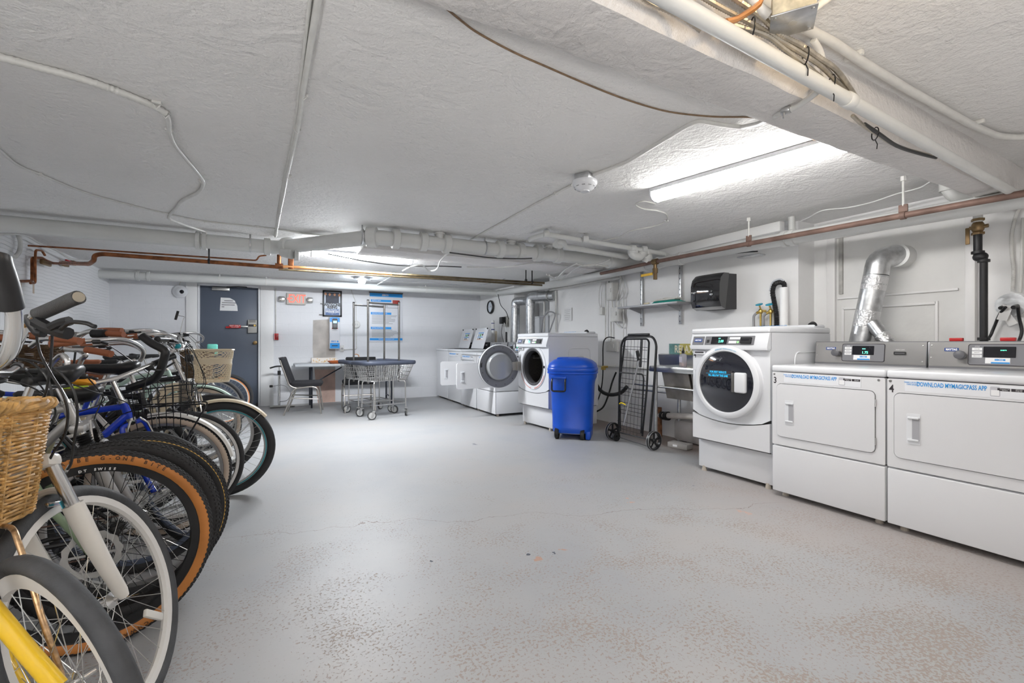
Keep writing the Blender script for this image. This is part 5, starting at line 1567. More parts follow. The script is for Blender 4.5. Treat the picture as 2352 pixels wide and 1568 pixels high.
MB().tube(smooth([(-.13, -.10, .32), (-.09, -.11, .335), (-.04, -.10, .32)], 4), .007, 8, T=T).build('yellow_tie', mat('yellow_plastic', (.8, .6, .02), .5), e)
MB().box((.0, .05, .88), (.035, .004, .30), T=T).build('strap', BLACK, e)
MB().cyl((-hw, 0, .098), (hw, 0, .098), .007, 8).build('axle', MATTE, e)
MB().cyl((-hw + .1, -.02, .05), (hw - .06, -.02, .03), .004, 8).build('foot_bar', MATTE, e)


def spoked_wheel(x, y, r, par, n=5):
    D = M.Translation((x, y, r))
    w_ = MB().lathe([(r * .80, -.014), (r * .93, -.017), (r, -.010), (r, .010), (r * .93, .017), (r * .80, .014)], 'X', 32, T=D, close=True).build('wheel', BLACK, par)
    MB().lathe([(r * .965, -.0165), (r * .985, -.0165), (r * .985, .0165), (r * .965, .0165)], 'X', 32, T=D, close=True).build('tread_line', GREYP, w_)
    s_ = MB()
    for i in range(n):
        s_.box((0, 0, r * .45), (.012, .022, r * .85), .004, T=D @ M.Rotation(2 * pi * i / n, 4, 'X'))
    s_.each('wheel_spoke', BLACK, w_)
    MB().lathe([(0, -.022), (.018, -.02), (.02, 0), (.018, .02), (0, .022)], 'X', 14, T=D).build('hub', BLACK, w_)
spoked_wheel(-hw, 0, .098, e); spoked_wheel(hw, 0, .098, e)
for x in (-hw + .09,):
    D = M.Translation((x, -.03, .05)); MB().lathe([(.02, -.012), (.05, -.012), (.05, .012), (.02, .012)], 'X', 20, T=D, close=True).build('front_caster', BLACK, e)

# ------------------------------------------------------------------ back wall things
YW = YB - .002


def wy(u, v, y=YW):
    return PY(u, v, y)


q = wy(680, 687)
e = empty('exit_sign', (q.x, YB, q.z), 'lit red EXIT sign with two emergency lamp heads, right of the door', 'exit sign')
MB().box((0, -.03, 0), (.31, .06, .20), .012).build('sign_housing', mat('beige_housing', (.58, .55, .50), .5), e)
REDG = mat('exit_red_glow', (.9, .05, .03), .5, emit=(1, .13, .09), estr=1.5)
text('EXIT', .205, REDG, e, M.Translation((.015, -.0615, -.002)) @ FR, sx=.66, bold=.001)
MB().add([(-.145, -.062, 0), (-.12, -.062, .02), (-.12, -.062, -.02)], [(0, 1, 2)]).build('arrow', REDG, e)
for sx, rz in ((-1, .5), (1, -.2)):
    c = (sx * .225, -.07, -.01)
    mb = MB().box(c, (.10, .05, .10), .02)
    hd_ = mb.build('lamp_head', mat('lamp_housing', (.55, .55, .54), .4), e)
    MB().box((sx * .165, -.04, 0), (.04, .02, .03), .004).build('lamp_arm', GREYP, hd_)
    MB().box((c[0], c[1] - .026, c[2]), (.08, .004, .08), .002).build('lamp_lens', CHROME, hd_)
q = wy(415, 670)
e = empty('dome_camera', (q.x, YB, q.z), 'white dome camera on the back wall left of the door', 'camera')
MB().lathe([(0, -.10), (.03, -.098), (.06, -.075), (.08, -.05), (.10, -.04), (.10, 0), (0, 0)], 'Y', 26).build('camera_body', ENAMEL, e)
MB().ball((.025, -.088, -.005), (.032, .022, .032)).build('camera_lens', mat('lens_black', (.01, .01, .015), .08), e)
MB().tube(smooth([(-.01, -.01, .09), (-.01, -.01, .14), (.05, -.01, .19), (.11, -.01, .22)], 5), .008, 6).build('camera_cable', CONDW, e)
q = wy(635, 773)
e = empty('fire_alarm_pull', (q.x, YB, q.z), 'small red fire alarm pull station with a white conduit above it', 'fire alarm')
pb_ = MB().box((0, -.025, 0), (.085, .05, .11), .006).build('alarm_body', REDP, e)
MB().box((0, -.053, -.005), (.04, .008, .07), .003).build('pull_handle', mat('dark_red', (.25, .01, .01), .4), pb_)
MB().box((-.036, -.055, 0), (.008, .02, .11)).box((.036, -.055, 0), (.008, .02, .11)).each('alarm_guard', WHITEP, pb_)
run('conduit', [wy(633, 662, YB - .012), wy(634, 768, YB - .012)], .011, CONDW, 'vertical white conduit down to the red alarm pull station', 'conduit', rnd_=0)
# framed concert poster
xa, xb, zt, zb_ = wy(741, 668).x, wy(785, 668).x, wy(760, 667).z, wy(760, 727).z
cx_, cz_ = (xa + xb) / 2, (zt + zb_) / 2; w_, h_ = xb - xa, zt - zb_
e = empty('framed_poster', (cx_, YB, cz_), 'black-framed concert poster reading ANTIGONE RISING above the payment machine', 'poster')
fr = MB()
fr.box((0, -.015, h_ / 2 - .014), (w_, .03, .028), .004).box((0, -.015, -h_ / 2 + .014), (w_, .03, .028), .004).box((-w_ / 2 + .014, -.015, 0), (.028, .03, h_), .004).box((w_ / 2 - .014, -.015, 0), (.028, .03, h_), .004)
fr.each('frame_side', BLACK, e)
ps = MB().box((0, -.008, 0), (w_ - .04, .006, h_ - .04)).build('poster_paper', mat('poster_pale', (.62, .68, .76), .4), e)
MB().box((0, -.012, h_ * .215), (w_ - .10, .002, h_ * .40)).build('group_picture', mat('poster_dark', (.03, .035, .06), .5, var=.5, vscale=14), ps)
ppm = mat('poster_skin', (.45, .22, .12), .6)
pm = MB()
for x, z in ((-.115, .36), (-.045, .345), (.04, .345), (.12, .33)):
    pm.prism([(x + .020 * cos(a), z * h_ + .026 * sin(a)) for a in [2 * pi * i / 10 for i in range(10)]], -.0145, -.0128, 'Y')
pm.each('printed_face', ppm, ps)
MB().box((0, -.012, -h_ * .335), (w_ - .09, .002, h_ * .26)).build('blue_band', mat('poster_blue', (.10, .17, .36), .5), ps)
text('ANTIGONE', .078, INKK, ps, M.Translation((0, -.014, -h_ * .045)) @ FR, sx=.68, bold=.003)
text('RISING', .070, INKK, ps, M.Translation((0, -.014, -h_ * .145)) @ FR, sx=.80, bold=.003)
text('Saturday, December 14', .030, WHITEP, ps, M.Translation((0, -.014, -h_ * .245)) @ FR, sx=.80, bold=.001)
text('WONDER BAR', .038, WHITEP, ps, M.Translation((0, -.014, -h_ * .315)) @ FR, sx=.9, bold=.002)
text('ASBURY PARK, NJ\n8PM', .016, WHITEP, ps, M.Translation((0, -.014, -h_ * .38)) @ FR)
hk = MB().box((-w_ / 2 - .02, -.02, -.01), (.04, .02, .012)).box((-w_ / 2 - .03, -.02, -.21), (.06, .02, .014))
hk.each('frame_clip', BLACK, e)
# payment machine
xa, xb, zt, zb_ = wy(757, 730, YB - .13).x, wy(781, 730, YB - .13).x, wy(765, 728, YB - .13).z, wy(765, 801, YB - .13).z
cx_, cz_ = (xa + xb) / 2, (zt + zb_) / 2; w_, h_ = xb - xa, zt - zb_
e = empty('payment_machine', (cx_, YB, cz_), 'narrow blue and white card payment machine hung below the framed poster', 'payment machine')
MB().box((0, -.065, 0), (w_, .13, h_), .006).build('machine_case', mat('pale_grey_case', (.70, .71, .74), .35), e)
FB = mat('fascia_blue', (.02, .30, .75), .4)
yf = -.131
MB().box((-w_ * .36, yf, h_ * .42), (w_ * .22, .003, h_ * .14)).box((w_ * .36, yf, h_ * .42), (w_ * .22, .003, h_ * .14)).box((0, yf, h_ * .475), (w_ * .5, .003, h_ * .045)).box((0, yf, -h_ * .40), (w_ * .92, .003, h_ * .17)).each('blue_fascia', FB, e)
rd = MB().prism(rrect(.085, .19, .02, cx=0, cy=h_ * .29), yf - .03, yf, 'Y').build('card_reader', BLACK, e)
MB().box((0, yf - .031, h_ * .345), (.06, .003, .045)).build('reader_screen', mat('reader_screen', (.3, .6, .9), .3, emit=(.45, .75, 1), estr=1.0), rd)
kp = MB()
for i in range(3):
    for j_ in range(4): kp.box((-.02 + i * .02, yf - .032, h_ * .27 - j_ * .016), (.013, .004, .010))
kp.each('reader_key', GREYP, rd)
MB().box((0, yf - .001, h_ * .425), (.09, .004, .03), .006).build('top_sticker', mat('pink_red', (.65, .12, .18), .5), e)
MB().prism([(-.05, h_ * .125), (.05, h_ * .125), (.05, h_ * .16), (.03, h_ * .185), (-.03, h_ * .185), (-.05, h_ * .16)], yf - .002, yf, 'Y').build('red_sticker', REDP, e)
MB().box((0, yf - .001, h_ * .08), (.09, .003, .005)).build('receipt_slot', GREYP, e)
text('SEBCO', .036, FB, e, M.Translation((-.02, yf - .002, -h_ * .265)) @ FR, sx=.8, bold=.001)
MB().box((.05, yf - .001, -h_ * .265), (.022, .003, .026)).build('logo_square', FB, e)
MB().box((0, yf - .003, -h_ * .40), (.10, .006, .016), .004).build('card_slot', INKK, e)
q = wy(785, 800)
e = empty('wall_outlet', (q.x, YB, q.z), 'small steel outlet box beside the foot of the payment machine', 'outlet')
MB().box((0, -.02, 0), (.07, .04, .115), .008).build('outlet_plate', CONDW, e)
MB().cyl((0, -.04, 0), (0, -.06, 0), .018, 12).build('plug', GREYP, e)
q = wy(818, 745)
e = empty('round_junction_box', (q.x, YB, q.z), 'round white junction box on the back wall right of the poster', 'junction box')
MB().lathe([(0, -.04), (.06, -.04), (.07, -.03), (.07, 0), (0, 0)], 'Y', 22).build('box_body', CONDW, e)
MB().box((-.015, -.043, 0), (.006, .006, .03)).box((.015, -.043, 0), (.006, .006, .03)).each('box_screw', GREYP, e)
YC = YB - .012
run('cable', [wy(806, 663, YC), wy(812, 680, YC), wy(818, 700, YC), wy(818, 740, YC)], .007, CONDW, 'white cable curving down to the round junction box', 'cable', sm=5)
run('conduit', [wy(818, 750, YC), wy(819, 801, YC), wy(788, 802, YC)], .010, CONDW, 'white conduit from the round junction box round to the outlet box', 'conduit', rnd_=.03)
# instruction board
xa, xb, zt, zb_ = wy(849, 674).x, wy(924, 674).x, wy(887, 674).z, wy(887, 785).z
cx_, cz_ = (xa + xb) / 2, (zt + zb_) / 2; w_, h_ = xb - xa, zt - zb_
e = empty('instruction_board', (cx_, YB, cz_), 'tall white laundry instruction board with blue bands behind the garment carts', 'notice board')
bp_ = MB().box((0, -.008, 0), (w_, .014, h_), .002).build('board_panel', mat('board_white', (.72, .73, .77), .4), e)
MB().box((0, -.012, h_ / 2 + .012), (w_ + .02, .03, .018), .003).build('top_rail', mat('dark_rail', (.08, .06, .05), .4), e)
sb = MB()
for z, x0_, x1_, hh in ((.462, -.5, .5, .07), (.345, -.47, .15, .045), (.085, -.47, .15, .045), (-.215, -.47, .15, .045), (-.445, -.5, .5, .045)):
    sb.box(((x0_ + x1_) / 2 * w_, -.0165, z * h_), ((x1_ - x0_) * w_, .002, hh * h_))
    if x1_ < .2: pass
sb.each('blue_band', FB, bp_)
text('SEBCO', .045, WHITEP, bp_, M.Translation((-.02, -.019, .462 * h_)) @ FR, sx=.9, bold=.002)
for s_, z in (('HELPFUL HINTS', .345), ('WASHING INSTRUCTIONS', .085), ('DRYING INSTRUCTIONS', -.215)):
    text(s_, .032, WHITEP, bp_, M.Translation((-.44 * w_, -.019, z * h_)) @ FR, sx=.75, ax='LEFT')
text('WWW.SEBCOLAUNDRY.COM', .026, WHITEP, bp_, M.Translation((0, -.019, -.445 * h_)) @ FR, sx=.85)
ln = MB(); rq = random.Random(2)
for z0_, k_ in ((.30, 5), (.045, 8), (-.255, 7)):
    for i in range(k_):
        L_ = rq.uniform(.45, .88); ln.box((-.44 * w_ + L_ * w_ / 2, -.0165, (z0_ - i * .024) * h_), (L_ * w_, .0015, .007))
ln.build('text_lines', mat('grey_ink', (.25, .25, .25)), bp_)['kind'] = 'stuff'
MB().box((.30 * w_, -.0175, .33 * h_), (.22 * w_, .004, .075 * h_), .002).build('red_notice', mat('brick_red', (.35, .04, .03), .5), bp_)
# table
TG = mat('table_grey_plastic', (.44, .46, .48), .5)
c0, c1 = PZ(655, 843, .72), PZ(915, 833, .72)
zt_ = .735
t0 = PZ(655, 841, zt_)
x0_, x1_, y0_, y1_ = .28, 2.12, 8.12, 8.86
e = empty('folding_table', ((x0_ + x1_) / 2, (y0_ + y1_) / 2, 0), 'long grey plastic folding table against the back wall', 'table')
MB().box((0, 0, zt_ - .022), (x1_ - x0_, y1_ - y0_, .044), .014, seg=3).build('tabletop', TG, e)
for sx in (-1, 1):
    for sy in (-.22, .22):
        MB().cyl((sx * .66, sy, 0), (sx * .66, sy, zt_ - .04), .016, 10).build('leg', mat('dark_leg', (.05, .055, .07), .4, .4), e)
    MB().cyl((sx * .66, -.22, .12), (sx * .66, .22, .12), .012, 8).build('leg_crossbar', mat('dark_leg', (.05, .055, .07)), e)
    MB().cyl((sx * .64, 0, .38), (sx * .12, 0, zt_ - .05), .010, 8).build('brace', mat('dark_leg', (.05, .055, .07)), e)
# pans and box on the table
q = PY(774, 829, 8.3)
COP = mat('copper_pan', (.62, .17, .05), .3, .5)
e = empty('frying_pan', (q.x, 8.3, zt_), 'shallow copper-coloured frying pan at the middle of the table', 'pan')
MB().lathe([(0, 0), (.10, 0), (.15, .035), (.155, .05), (.145, .045), (.10, .012), (0, .01)], n=28).build('pan_body', COP, e)
MB().box((.10, -.14, .02), (.10, .03, .015), .006, T=M.Rotation(-.1, 4, 'Z')).build('pan_handle', BLACK, e)
q = PY(814, 826, 8.3)
e = empty('covered_pan', (q.x + .03, 8.32, zt_), 'square copper pan with a glass lid and arched handle on the table', 'pan')
MB().box((0, 0, .045), (.28, .26, .085), .03, seg=3).build('pan_body', COP, e)
MB().box((0, 0, .094), (.27, .25, .012), .005).build('pan_lid', GREYP, e)
MB().tube(smooth([(-.05, 0, .10), (-.04, 0, .14), (0, 0, .155), (.04, 0, .14), (.05, 0, .10)], 5), .008, 8).build('lid_handle', mat('tan_handle', (.45, .22, .10), .5), e)
MB().box((.02, -.135, .045), (.07, .012, .04), .01).build('front_grip', CHROME, e)
q = PY(740, 826, 8.72)
e = empty('floral_box', (q.x + .03, 8.72, zt_), 'flat white box with a floral print at the back of the table', 'box')
MB().box((0, 0, .045), (.42, .16, .09), .004).build('box_body', mat('floral_white', (.72, .66, .60), .7), e)
fl = MB(); rq = random.Random(4)
for i in range(26): fl.ball((rq.uniform(-.2, .2), -.081, rq.uniform(.01, .08)), (.008, .002, .008), 6, 4)
fl.build('flower_print', mat('mustard_print', (.6, .35, .10), .7), e)['kind'] = 'stuff'
q = PY(855, 833, 8.35)
o = MB().box((0, 0, .012), (.30, .22, .024), .002).build('paper_stack', mat('bluish_paper', (.60, .72, .85), .7)); o.location = (q.x - .02, 8.5, zt_); tag(o, 'stack of pale blue papers on the table beyond the covered pan', 'papers')

# ------------------------------------------------------------------ stacking chairs
FAB = mat('black_woven_fabric', (.022, .022, .026), .85, bump=.5, bscale=260)
LEGM = mat('champagne_tube', (.55, .52, .48), .28, 1.)


def chair(label, x, y, rz):
    """front towards local +x."""
    e = empty('stacking_chair', (x, y, 0), label, 'chair', 'black padded stacking chairs', rz=rz)
    for s in (-1, 1):
        yy = s * .23
        MB().tube(fillet([(.24, yy, 0), (.19, yy, .40), (.10, yy, .425), (-.14, yy, .40), (-.28, yy, 0)], .05), .0125, 10).build('side_frame', LEGM, e)
        MB().tube(fillet([(-.10, yy, .40), (-.20, yy, .44), (-.33, yy, .83)], .05), .0125, 10).build('back_post', LEGM, e)
        MB().box((.21, yy, .24), (.006, .006, .006)).build('stretcher_end', LEGM, e)
    MB().cyl((.215, -.23, .22), (.215, .23, .22), .009, 8).build('stretcher', LEGM, e)
    MB().cyl((-.20, -.23, .26), (-.20, .23, .26), .009, 8).build('stretcher', LEGM, e)
    MB().cyl((-.20, -.23, .26), (.215, -.23, .23), .008, 8).build('side_rail', LEGM, e)
    MB().cyl((-.20, .23, .26), (.215, .23, .23), .008, 8).build('side_rail', LEGM, e)
    st = loft(MB(), [[(a * .97 + .02, b * .97, .425) for a, b in rrect(.45, .46, .09)], [(a + .02, b, .445) for a, b in rrect(.46, .47, .09)], [(a + .02, b, .475) for a, b in rrect(.46, .47, .09)], [(a * .9 + .02, b * .9, .495 + .0) for a, b in rrect(.46, .47, .09)]])
    st.build('seat', FAB, e)
    B = M.Translation((-.155, 0, .47)) @ M.Rotation(RAD(-18.5), 4, 'Y')
    bk = MB().box((-.03, 0, .22), (.045, .45, .42), .02, T=B, seg=3)
    bk.build('backrest', FAB, e)
    MB().box((-.056, 0, .22), (.008, .44, .44), .004, T=B).build('backrest_shell', BLACK, e)


pa, pb = PZ(655, 950), PZ(746, 950)
chair('black padded chair seen from the side at the left end of the table', .42, 7.80, RAD(-8))
chair('black padded chair facing the table, half hidden behind the garment carts', 1.20, 7.72, RAD(88))

# ------------------------------------------------------------------ garment carts
WIRE = mat('zinc_wire', (.56, .55, .54), .3, 1.)
BUMP = mat('blue_grey_bumper', (.055, .065, .095), .5)
DST = mat('dark_chrome_tube', (.30, .29, .28), .25, 1.)


def gcart(label, x, y, rz):
    e = empty('garment_cart', (x, y, 0), label, 'laundry cart', 'wheeled wire garment carts', rz=rz)
    Lx, Wy = .40, .27
    ztop = .80
    rim = [(a, b, 0) for a, b in rrect(2 * Lx, 2 * Wy, .10, 6)]
    T0 = M.Translation((0, 0, ztop))
    MB().tube(rim, .02, 10, closed=True, T=T0, flat=1.5).build('bumper_rim', BUMP, e)
    bk = MB(); zb = .54; tx, ty = .31, .18
    def at(t, z):
        i = t % len(rim); a = rim[i]; k = (z - zb) / (ztop - zb)
        return (a[0] * (tx / Lx + (1 - tx / Lx) * k), a[1] * (ty / Wy + (1 - ty / Wy) * k), z)
    rr_ = []
    per = [V(p) for p in rim]; per.append(per[0])
    tot = sum((b - a).length for a, b in zip(per, per[1:])); N_ = 62; pos = []
    acc = 0; it = iter(range(N_)); k_ = 0
    for a, b in zip(per, per[1:]):
        l = (b - a).length
        while k_ * tot / N_ <= acc + l + 1e-9 and k_ < N_:
            t = (k_ * tot / N_ - acc) / l if l else 0
            pos.append(a + (b - a) * t); k_ += 1
        acc += l
    def sc_(p, z):
        k = (z - zb) / (ztop - zb)
        return (p.x * (tx / Lx + (1 - tx / Lx) * k), p.y * (ty / Wy + (1 - ty / Wy) * k), z)
    for p in pos: bk.tube([sc_(p, ztop), sc_(p, zb)], .003, 4)
    for z in (.60, .66, .72): bk.tube([sc_(p, z) for p in pos], .0035, 4, closed=True)
    bk.tube([sc_(p, zb) for p in pos], .004, 5, closed=True)
    for i in range(14):
        x_ = -tx + 2 * tx * (i + .5) / 14; bk.tube([(x_, -ty, zb), (x_, ty, zb)], .0024, 4)
    for i in range(8):
        y_ = -ty + 2 * ty * (i + .5) / 8; bk.tube([(-tx, y_, zb), (tx, y_, zb)], .0024, 4)
    bk.build('wire_basket', WIRE, e)['kind'] = 'stuff'
    # base frame
    for sx in (-1, 1):
        for sy in (-1, 1):
            MB().tube(fillet([(sx * .18, sy * .12, .53), (sx * .25, sy * .18, .53), (sx * .255, sy * .19, .14)], .04), .0105, 8).build('leg', WIRE, e)
            c = empty_part('caster', e, (sx * .255, sy * .19, 0), rq2.uniform(0, 6))
            MB().lathe([(0, .115), (.028, .115), (.030, .13), (.0, .14)], n=14).build('swivel_plate', STEEL, c)
            for s in (-1, 1): MB().prism([(-.018, .115), (.022, .115), (.035, .045), (.018, .04)], s * .017 - .0015, s * .017 + .0015, 'Y').build('fork_plate', STEEL, c)
            MB().lathe([(.010, -.012), (.052, -.012), (.062, -.009), (.062, .009), (.052, .012), (.010, .012)], 'Y', 24, T=M.Translation((.026, 0, .062)), close=True).build('caster_wheel', mat('caster_black', (.05, .05, .05), .5), c)
            MB().lathe([(0, -.0135), (.046, -.0135), (.046, .0135), (0, .0135)], 'Y', 24, T=M.Translation((.026, 0, .062))).build('wheel_disc', mat('caster_grey', (.42, .42, .41), .5), c)
    for z in (.20,):
        MB().tube([(.255, .19, z), (-.255, .19, z), (-.255, -.19, z), (.255, -.19, z)], .008, 8, closed=True).build('lower_frame', WIRE, e)
        MB().cyl((0, .19, z), (0, -.19, z), .007, 8).build('cross_rail', WIRE, e)
    # tall hanging rail
    for sx in (-1, 1):
        MB().cyl((sx * .25, 0, .50), (sx * .25, 0, 1.70), .015, 12).build('upright', DST, e)
        MB().cyl((sx * .25, 0, 1.70), (sx * .25, 0, 1.715), .017, 10).build('upright_cap', BLACK, e)
    MB().tube([(-.25, 0, 1.67), (.25, 0, 1.665)], .013, 10).build('hanging_rail', DST, e)


rq2 = random.Random(9)


def empty_part(name, par, loc, rz):
    o = bpy.data.objects.new(name, None); COL.objects.link(o); o.parent = par; o.location = loc; o.rotation_euler = (0, 0, rz); o.empty_display_size = .02
    return o


gcart('wire garment cart with tall hanging rail, nearer of the two nested carts', 1.43, 6.86, RAD(16))
gcart('wire garment cart with tall hanging rail, farther one behind the nearer cart', 1.31, 7.36, RAD(14))
# floor pump
q = PZ(636, 930)
e = empty('floor_pump', (.06, 8.62, 0), 'silver bicycle floor pump standing beside the door frame', 'bicycle pump')
MB().cyl((0, 0, .03), (0, 0, .58), .019, 16).build('pump_barrel', CHROME, e)
MB().cyl((0, 0, .55), (0, 0, .62), .026, 14).build('barrel_cap', BLACK, e)
MB().cyl((0, 0, .60), (0, 0, .68), .007, 8).build('pump_rod', STEEL, e)
MB().tube(smooth([(-.14, 0, .665), (-.06, 0, .69), (0, 0, .695), (.06, 0, .69), (.14, 0, .68)], 5), .014, 10).build('pump_handle', BLACK, e)
MB().box((.05, 0, .02), (.38, .09, .03), .008).build('pump_foot', STEEL, e)
MB().tube(smooth([(.01, -.02, .10), (.12, -.04, .12), (.17, -.03, .22), (.12, -.02, .34), (.02, -.02, .38), (-.06, -.03, .37), (-.10, -.03, .365)], 6), .006, 8).build('pump_hose', GREYP, e)
MB().box((-.12, -.03, .365), (.05, .03, .04), .008).build('hose_head', BLACK, e)
# ------------------------------------------------------------------ bicycles
def PD(u, v, d):
    l = (u - CU) / FPX * d
    return V((l * _C + d * _S, -l * _S + d * _C, CH + (CV - v) / FPX * d))


SPOKE = mat('spoke_steel', (.60, .60, .58), .28, 1.)
SPOKEB = mat('black_spoke', (.03, .03, .03), .4, .6)
SILV = mat('silver_alloy', (.62, .61, .60), .3, .9)
WRIM = mat('white_rim', (.74, .72, .69), .35)
TYREG = mat('dusty_tyre', (.055, .057, .062), .7, bump=.15, bscale=120, var=.3, vscale=14)
ALLOY = mat('polished_alloy', (.66, .65, .64), .22, 1.)
HEAD = RAD(19)
U_ = V((-sin(HEAD), 0, cos(HEAD)))
EF = V((cos(HEAD), 0, sin(HEAD)))


def wheel(nm, par, T, R, tw, tyre=None, side=None, rim=None, spoke=None, knobs=0, disc=False, nsp=32, rimh=.014, linec=None, rimline=None, refl=False):
    tyre = tyre or RUBBER; rim = rim or SILV; spoke = spoke or SPOKE
    rc = R - tw / 2; K = 12
    sec = [(rc + tw / 2 * cos(2 * pi * k / K), tw / 2 * sin(2 * pi * k / K)) for k in range(K)]
    w_ = MB().lathe(sec, 'Y', 64, T=T, close=True).build(nm, tyre, par)
    ri = R - tw + .004
    MB().lathe([(ri, -.012), (ri, .012), (ri - rimh, .010), (ri - rimh - .004, .0), (ri - rimh, -.010)], 'Y', 64, T=T, close=True).build('rim', rim, w_)
    if side:
        for s in (-1, 1):
            MB().lathe([(rc - tw * .38, s * tw * .38), (rc - tw * .18, s * tw * .502), (rc + tw * .10, s * tw * .515), (rc + tw * .28, s * tw * .44), (rc, s * tw * .42)], 'Y', 64, T=T, close=True).build('sidewall', side, w_)
    if linec:
        for s in (-1, 1):
            MB().lathe([(rc + tw * .20, s * tw * .47), (rc + tw * .27, s * tw * .445), (rc + tw * .24, s * tw * .41)], 'Y', 64, T=T, close=True).build('sidewall_line', linec, w_)
    if rimline:
        for s in (-1, 1):
            MB().lathe([(ri - .003, s * .0125), (ri - rimh * .55, s * .0125), (ri - rimh * .3, s * .010)], 'Y', 64, T=T, close=True).build('rim_stripe', rimline, w_)
    if knobs:
        kb_ = MB(); n = int(2 * pi * R / .019)
        for i in range(n):
            a = 2 * pi * i / n
            for j, (tt, sz) in enumerate(((-.95, 1.), (-.42, .8), (0, .8), (.42, .8), (.95, 1.))):
                aa = a + (pi / n if j % 2 else 0)
                D = T @ M.Rotation(aa, 4, 'Y') @ M.Translation((rc, 0, 0)) @ M.Rotation(tt, 4, 'Z') @ M.Translation((tw / 2, 0, 0))
                kb_.box((0, 0, 0), (knobs * 2, tw * .17 * sz, .009), T=D)
        kb_.build('tread_knobs', tyre, w_)['kind'] = 'stuff'
    sp = MB()
    for i in range(nsp):
        a = 2 * pi * i / nsp; s = 1 if i % 2 else -1; off = RAD(62) * (1 if (i // 2) % 2 else -1)
        p = V(((ri - rimh) * cos(a), 0, (ri - rimh) * sin(a))); q = V((.021 * cos(a + off), s * .030, .021 * sin(a + off)))
        sp.tube([q, p], .00105, 4, caps=False, T=T)
    sp.build('spokes', spoke, w_)
    MB().lathe([(0, -.062), (.006, -.062), (.007, -.040), (.014, -.036), (.023, -.032), (.023, -.028), (.011, -.022), (.011, .022), (.023, .028), (.023, .032), (.014, .036), (.007, .040), (.006, .062), (0, .062)], 'Y', 20, T=T).build('hub', ALLOY if spoke is SPOKE else BLACK, w_)
    if disc:
        n = 48; out = []; inn = []
        for i in range(n):
            a = 2 * pi * i / n; r = .081 + .003 * sin(a * 12)
            out.append((r * cos(a), r * sin(a))); inn.append((.062 * cos(a), .062 * sin(a)))
        d_ = MB(); vs = [(x, -.040, z) for x, z in out] + [(x, -.040, z) for x, z in inn] + [(x, -.038, z) for x, z in out] + [(x, -.038, z) for x, z in inn]
        d_.add(vs, [(i, (i + 1) % n, n + (i + 1) % n, n + i) for i in range(n)] + [(2 * n + i, 3 * n + i, 3 * n + (i + 1) % n, 2 * n + (i + 1) % n) for i in range(n)] + [(i, 2 * n + i, 2 * n + (i + 1) % n, (i + 1) % n) for i in range(n)], T)
        for i in range(6):
            a = 2 * pi * i / 6; d_.box((.042, -.039, 0), (.05, .002, .008), T=T @ M.Rotation(a, 4, 'Y'))
        d_.build('brake_disc', STEEL, w_)
    if refl:
        MB().box((0, -.012, R * .62), (.024, .012, .085), .004, T=T @ M.Rotation(RAD(118), 4, 'Y')).build('reflector', mat('clear_reflector', (.75, .73, .68), .2, coat=.5), w_)
    return w_


def dpath(c, w, d, n=64):
    """D-shaped plan: flat at the back (-x), round to the front."""
    out = []
    for i in range(n):
        a = 2 * pi * i / n
        ca, sa = cos(a), sin(a)
        p = 2.4 if ca > 0 else 6
        out.append(V((d / 2 * math.copysign(abs(ca) ** (2 / p), ca), w / 2 * math.copysign(abs(sa) ** (2 / p), sa), 0)))
    return out


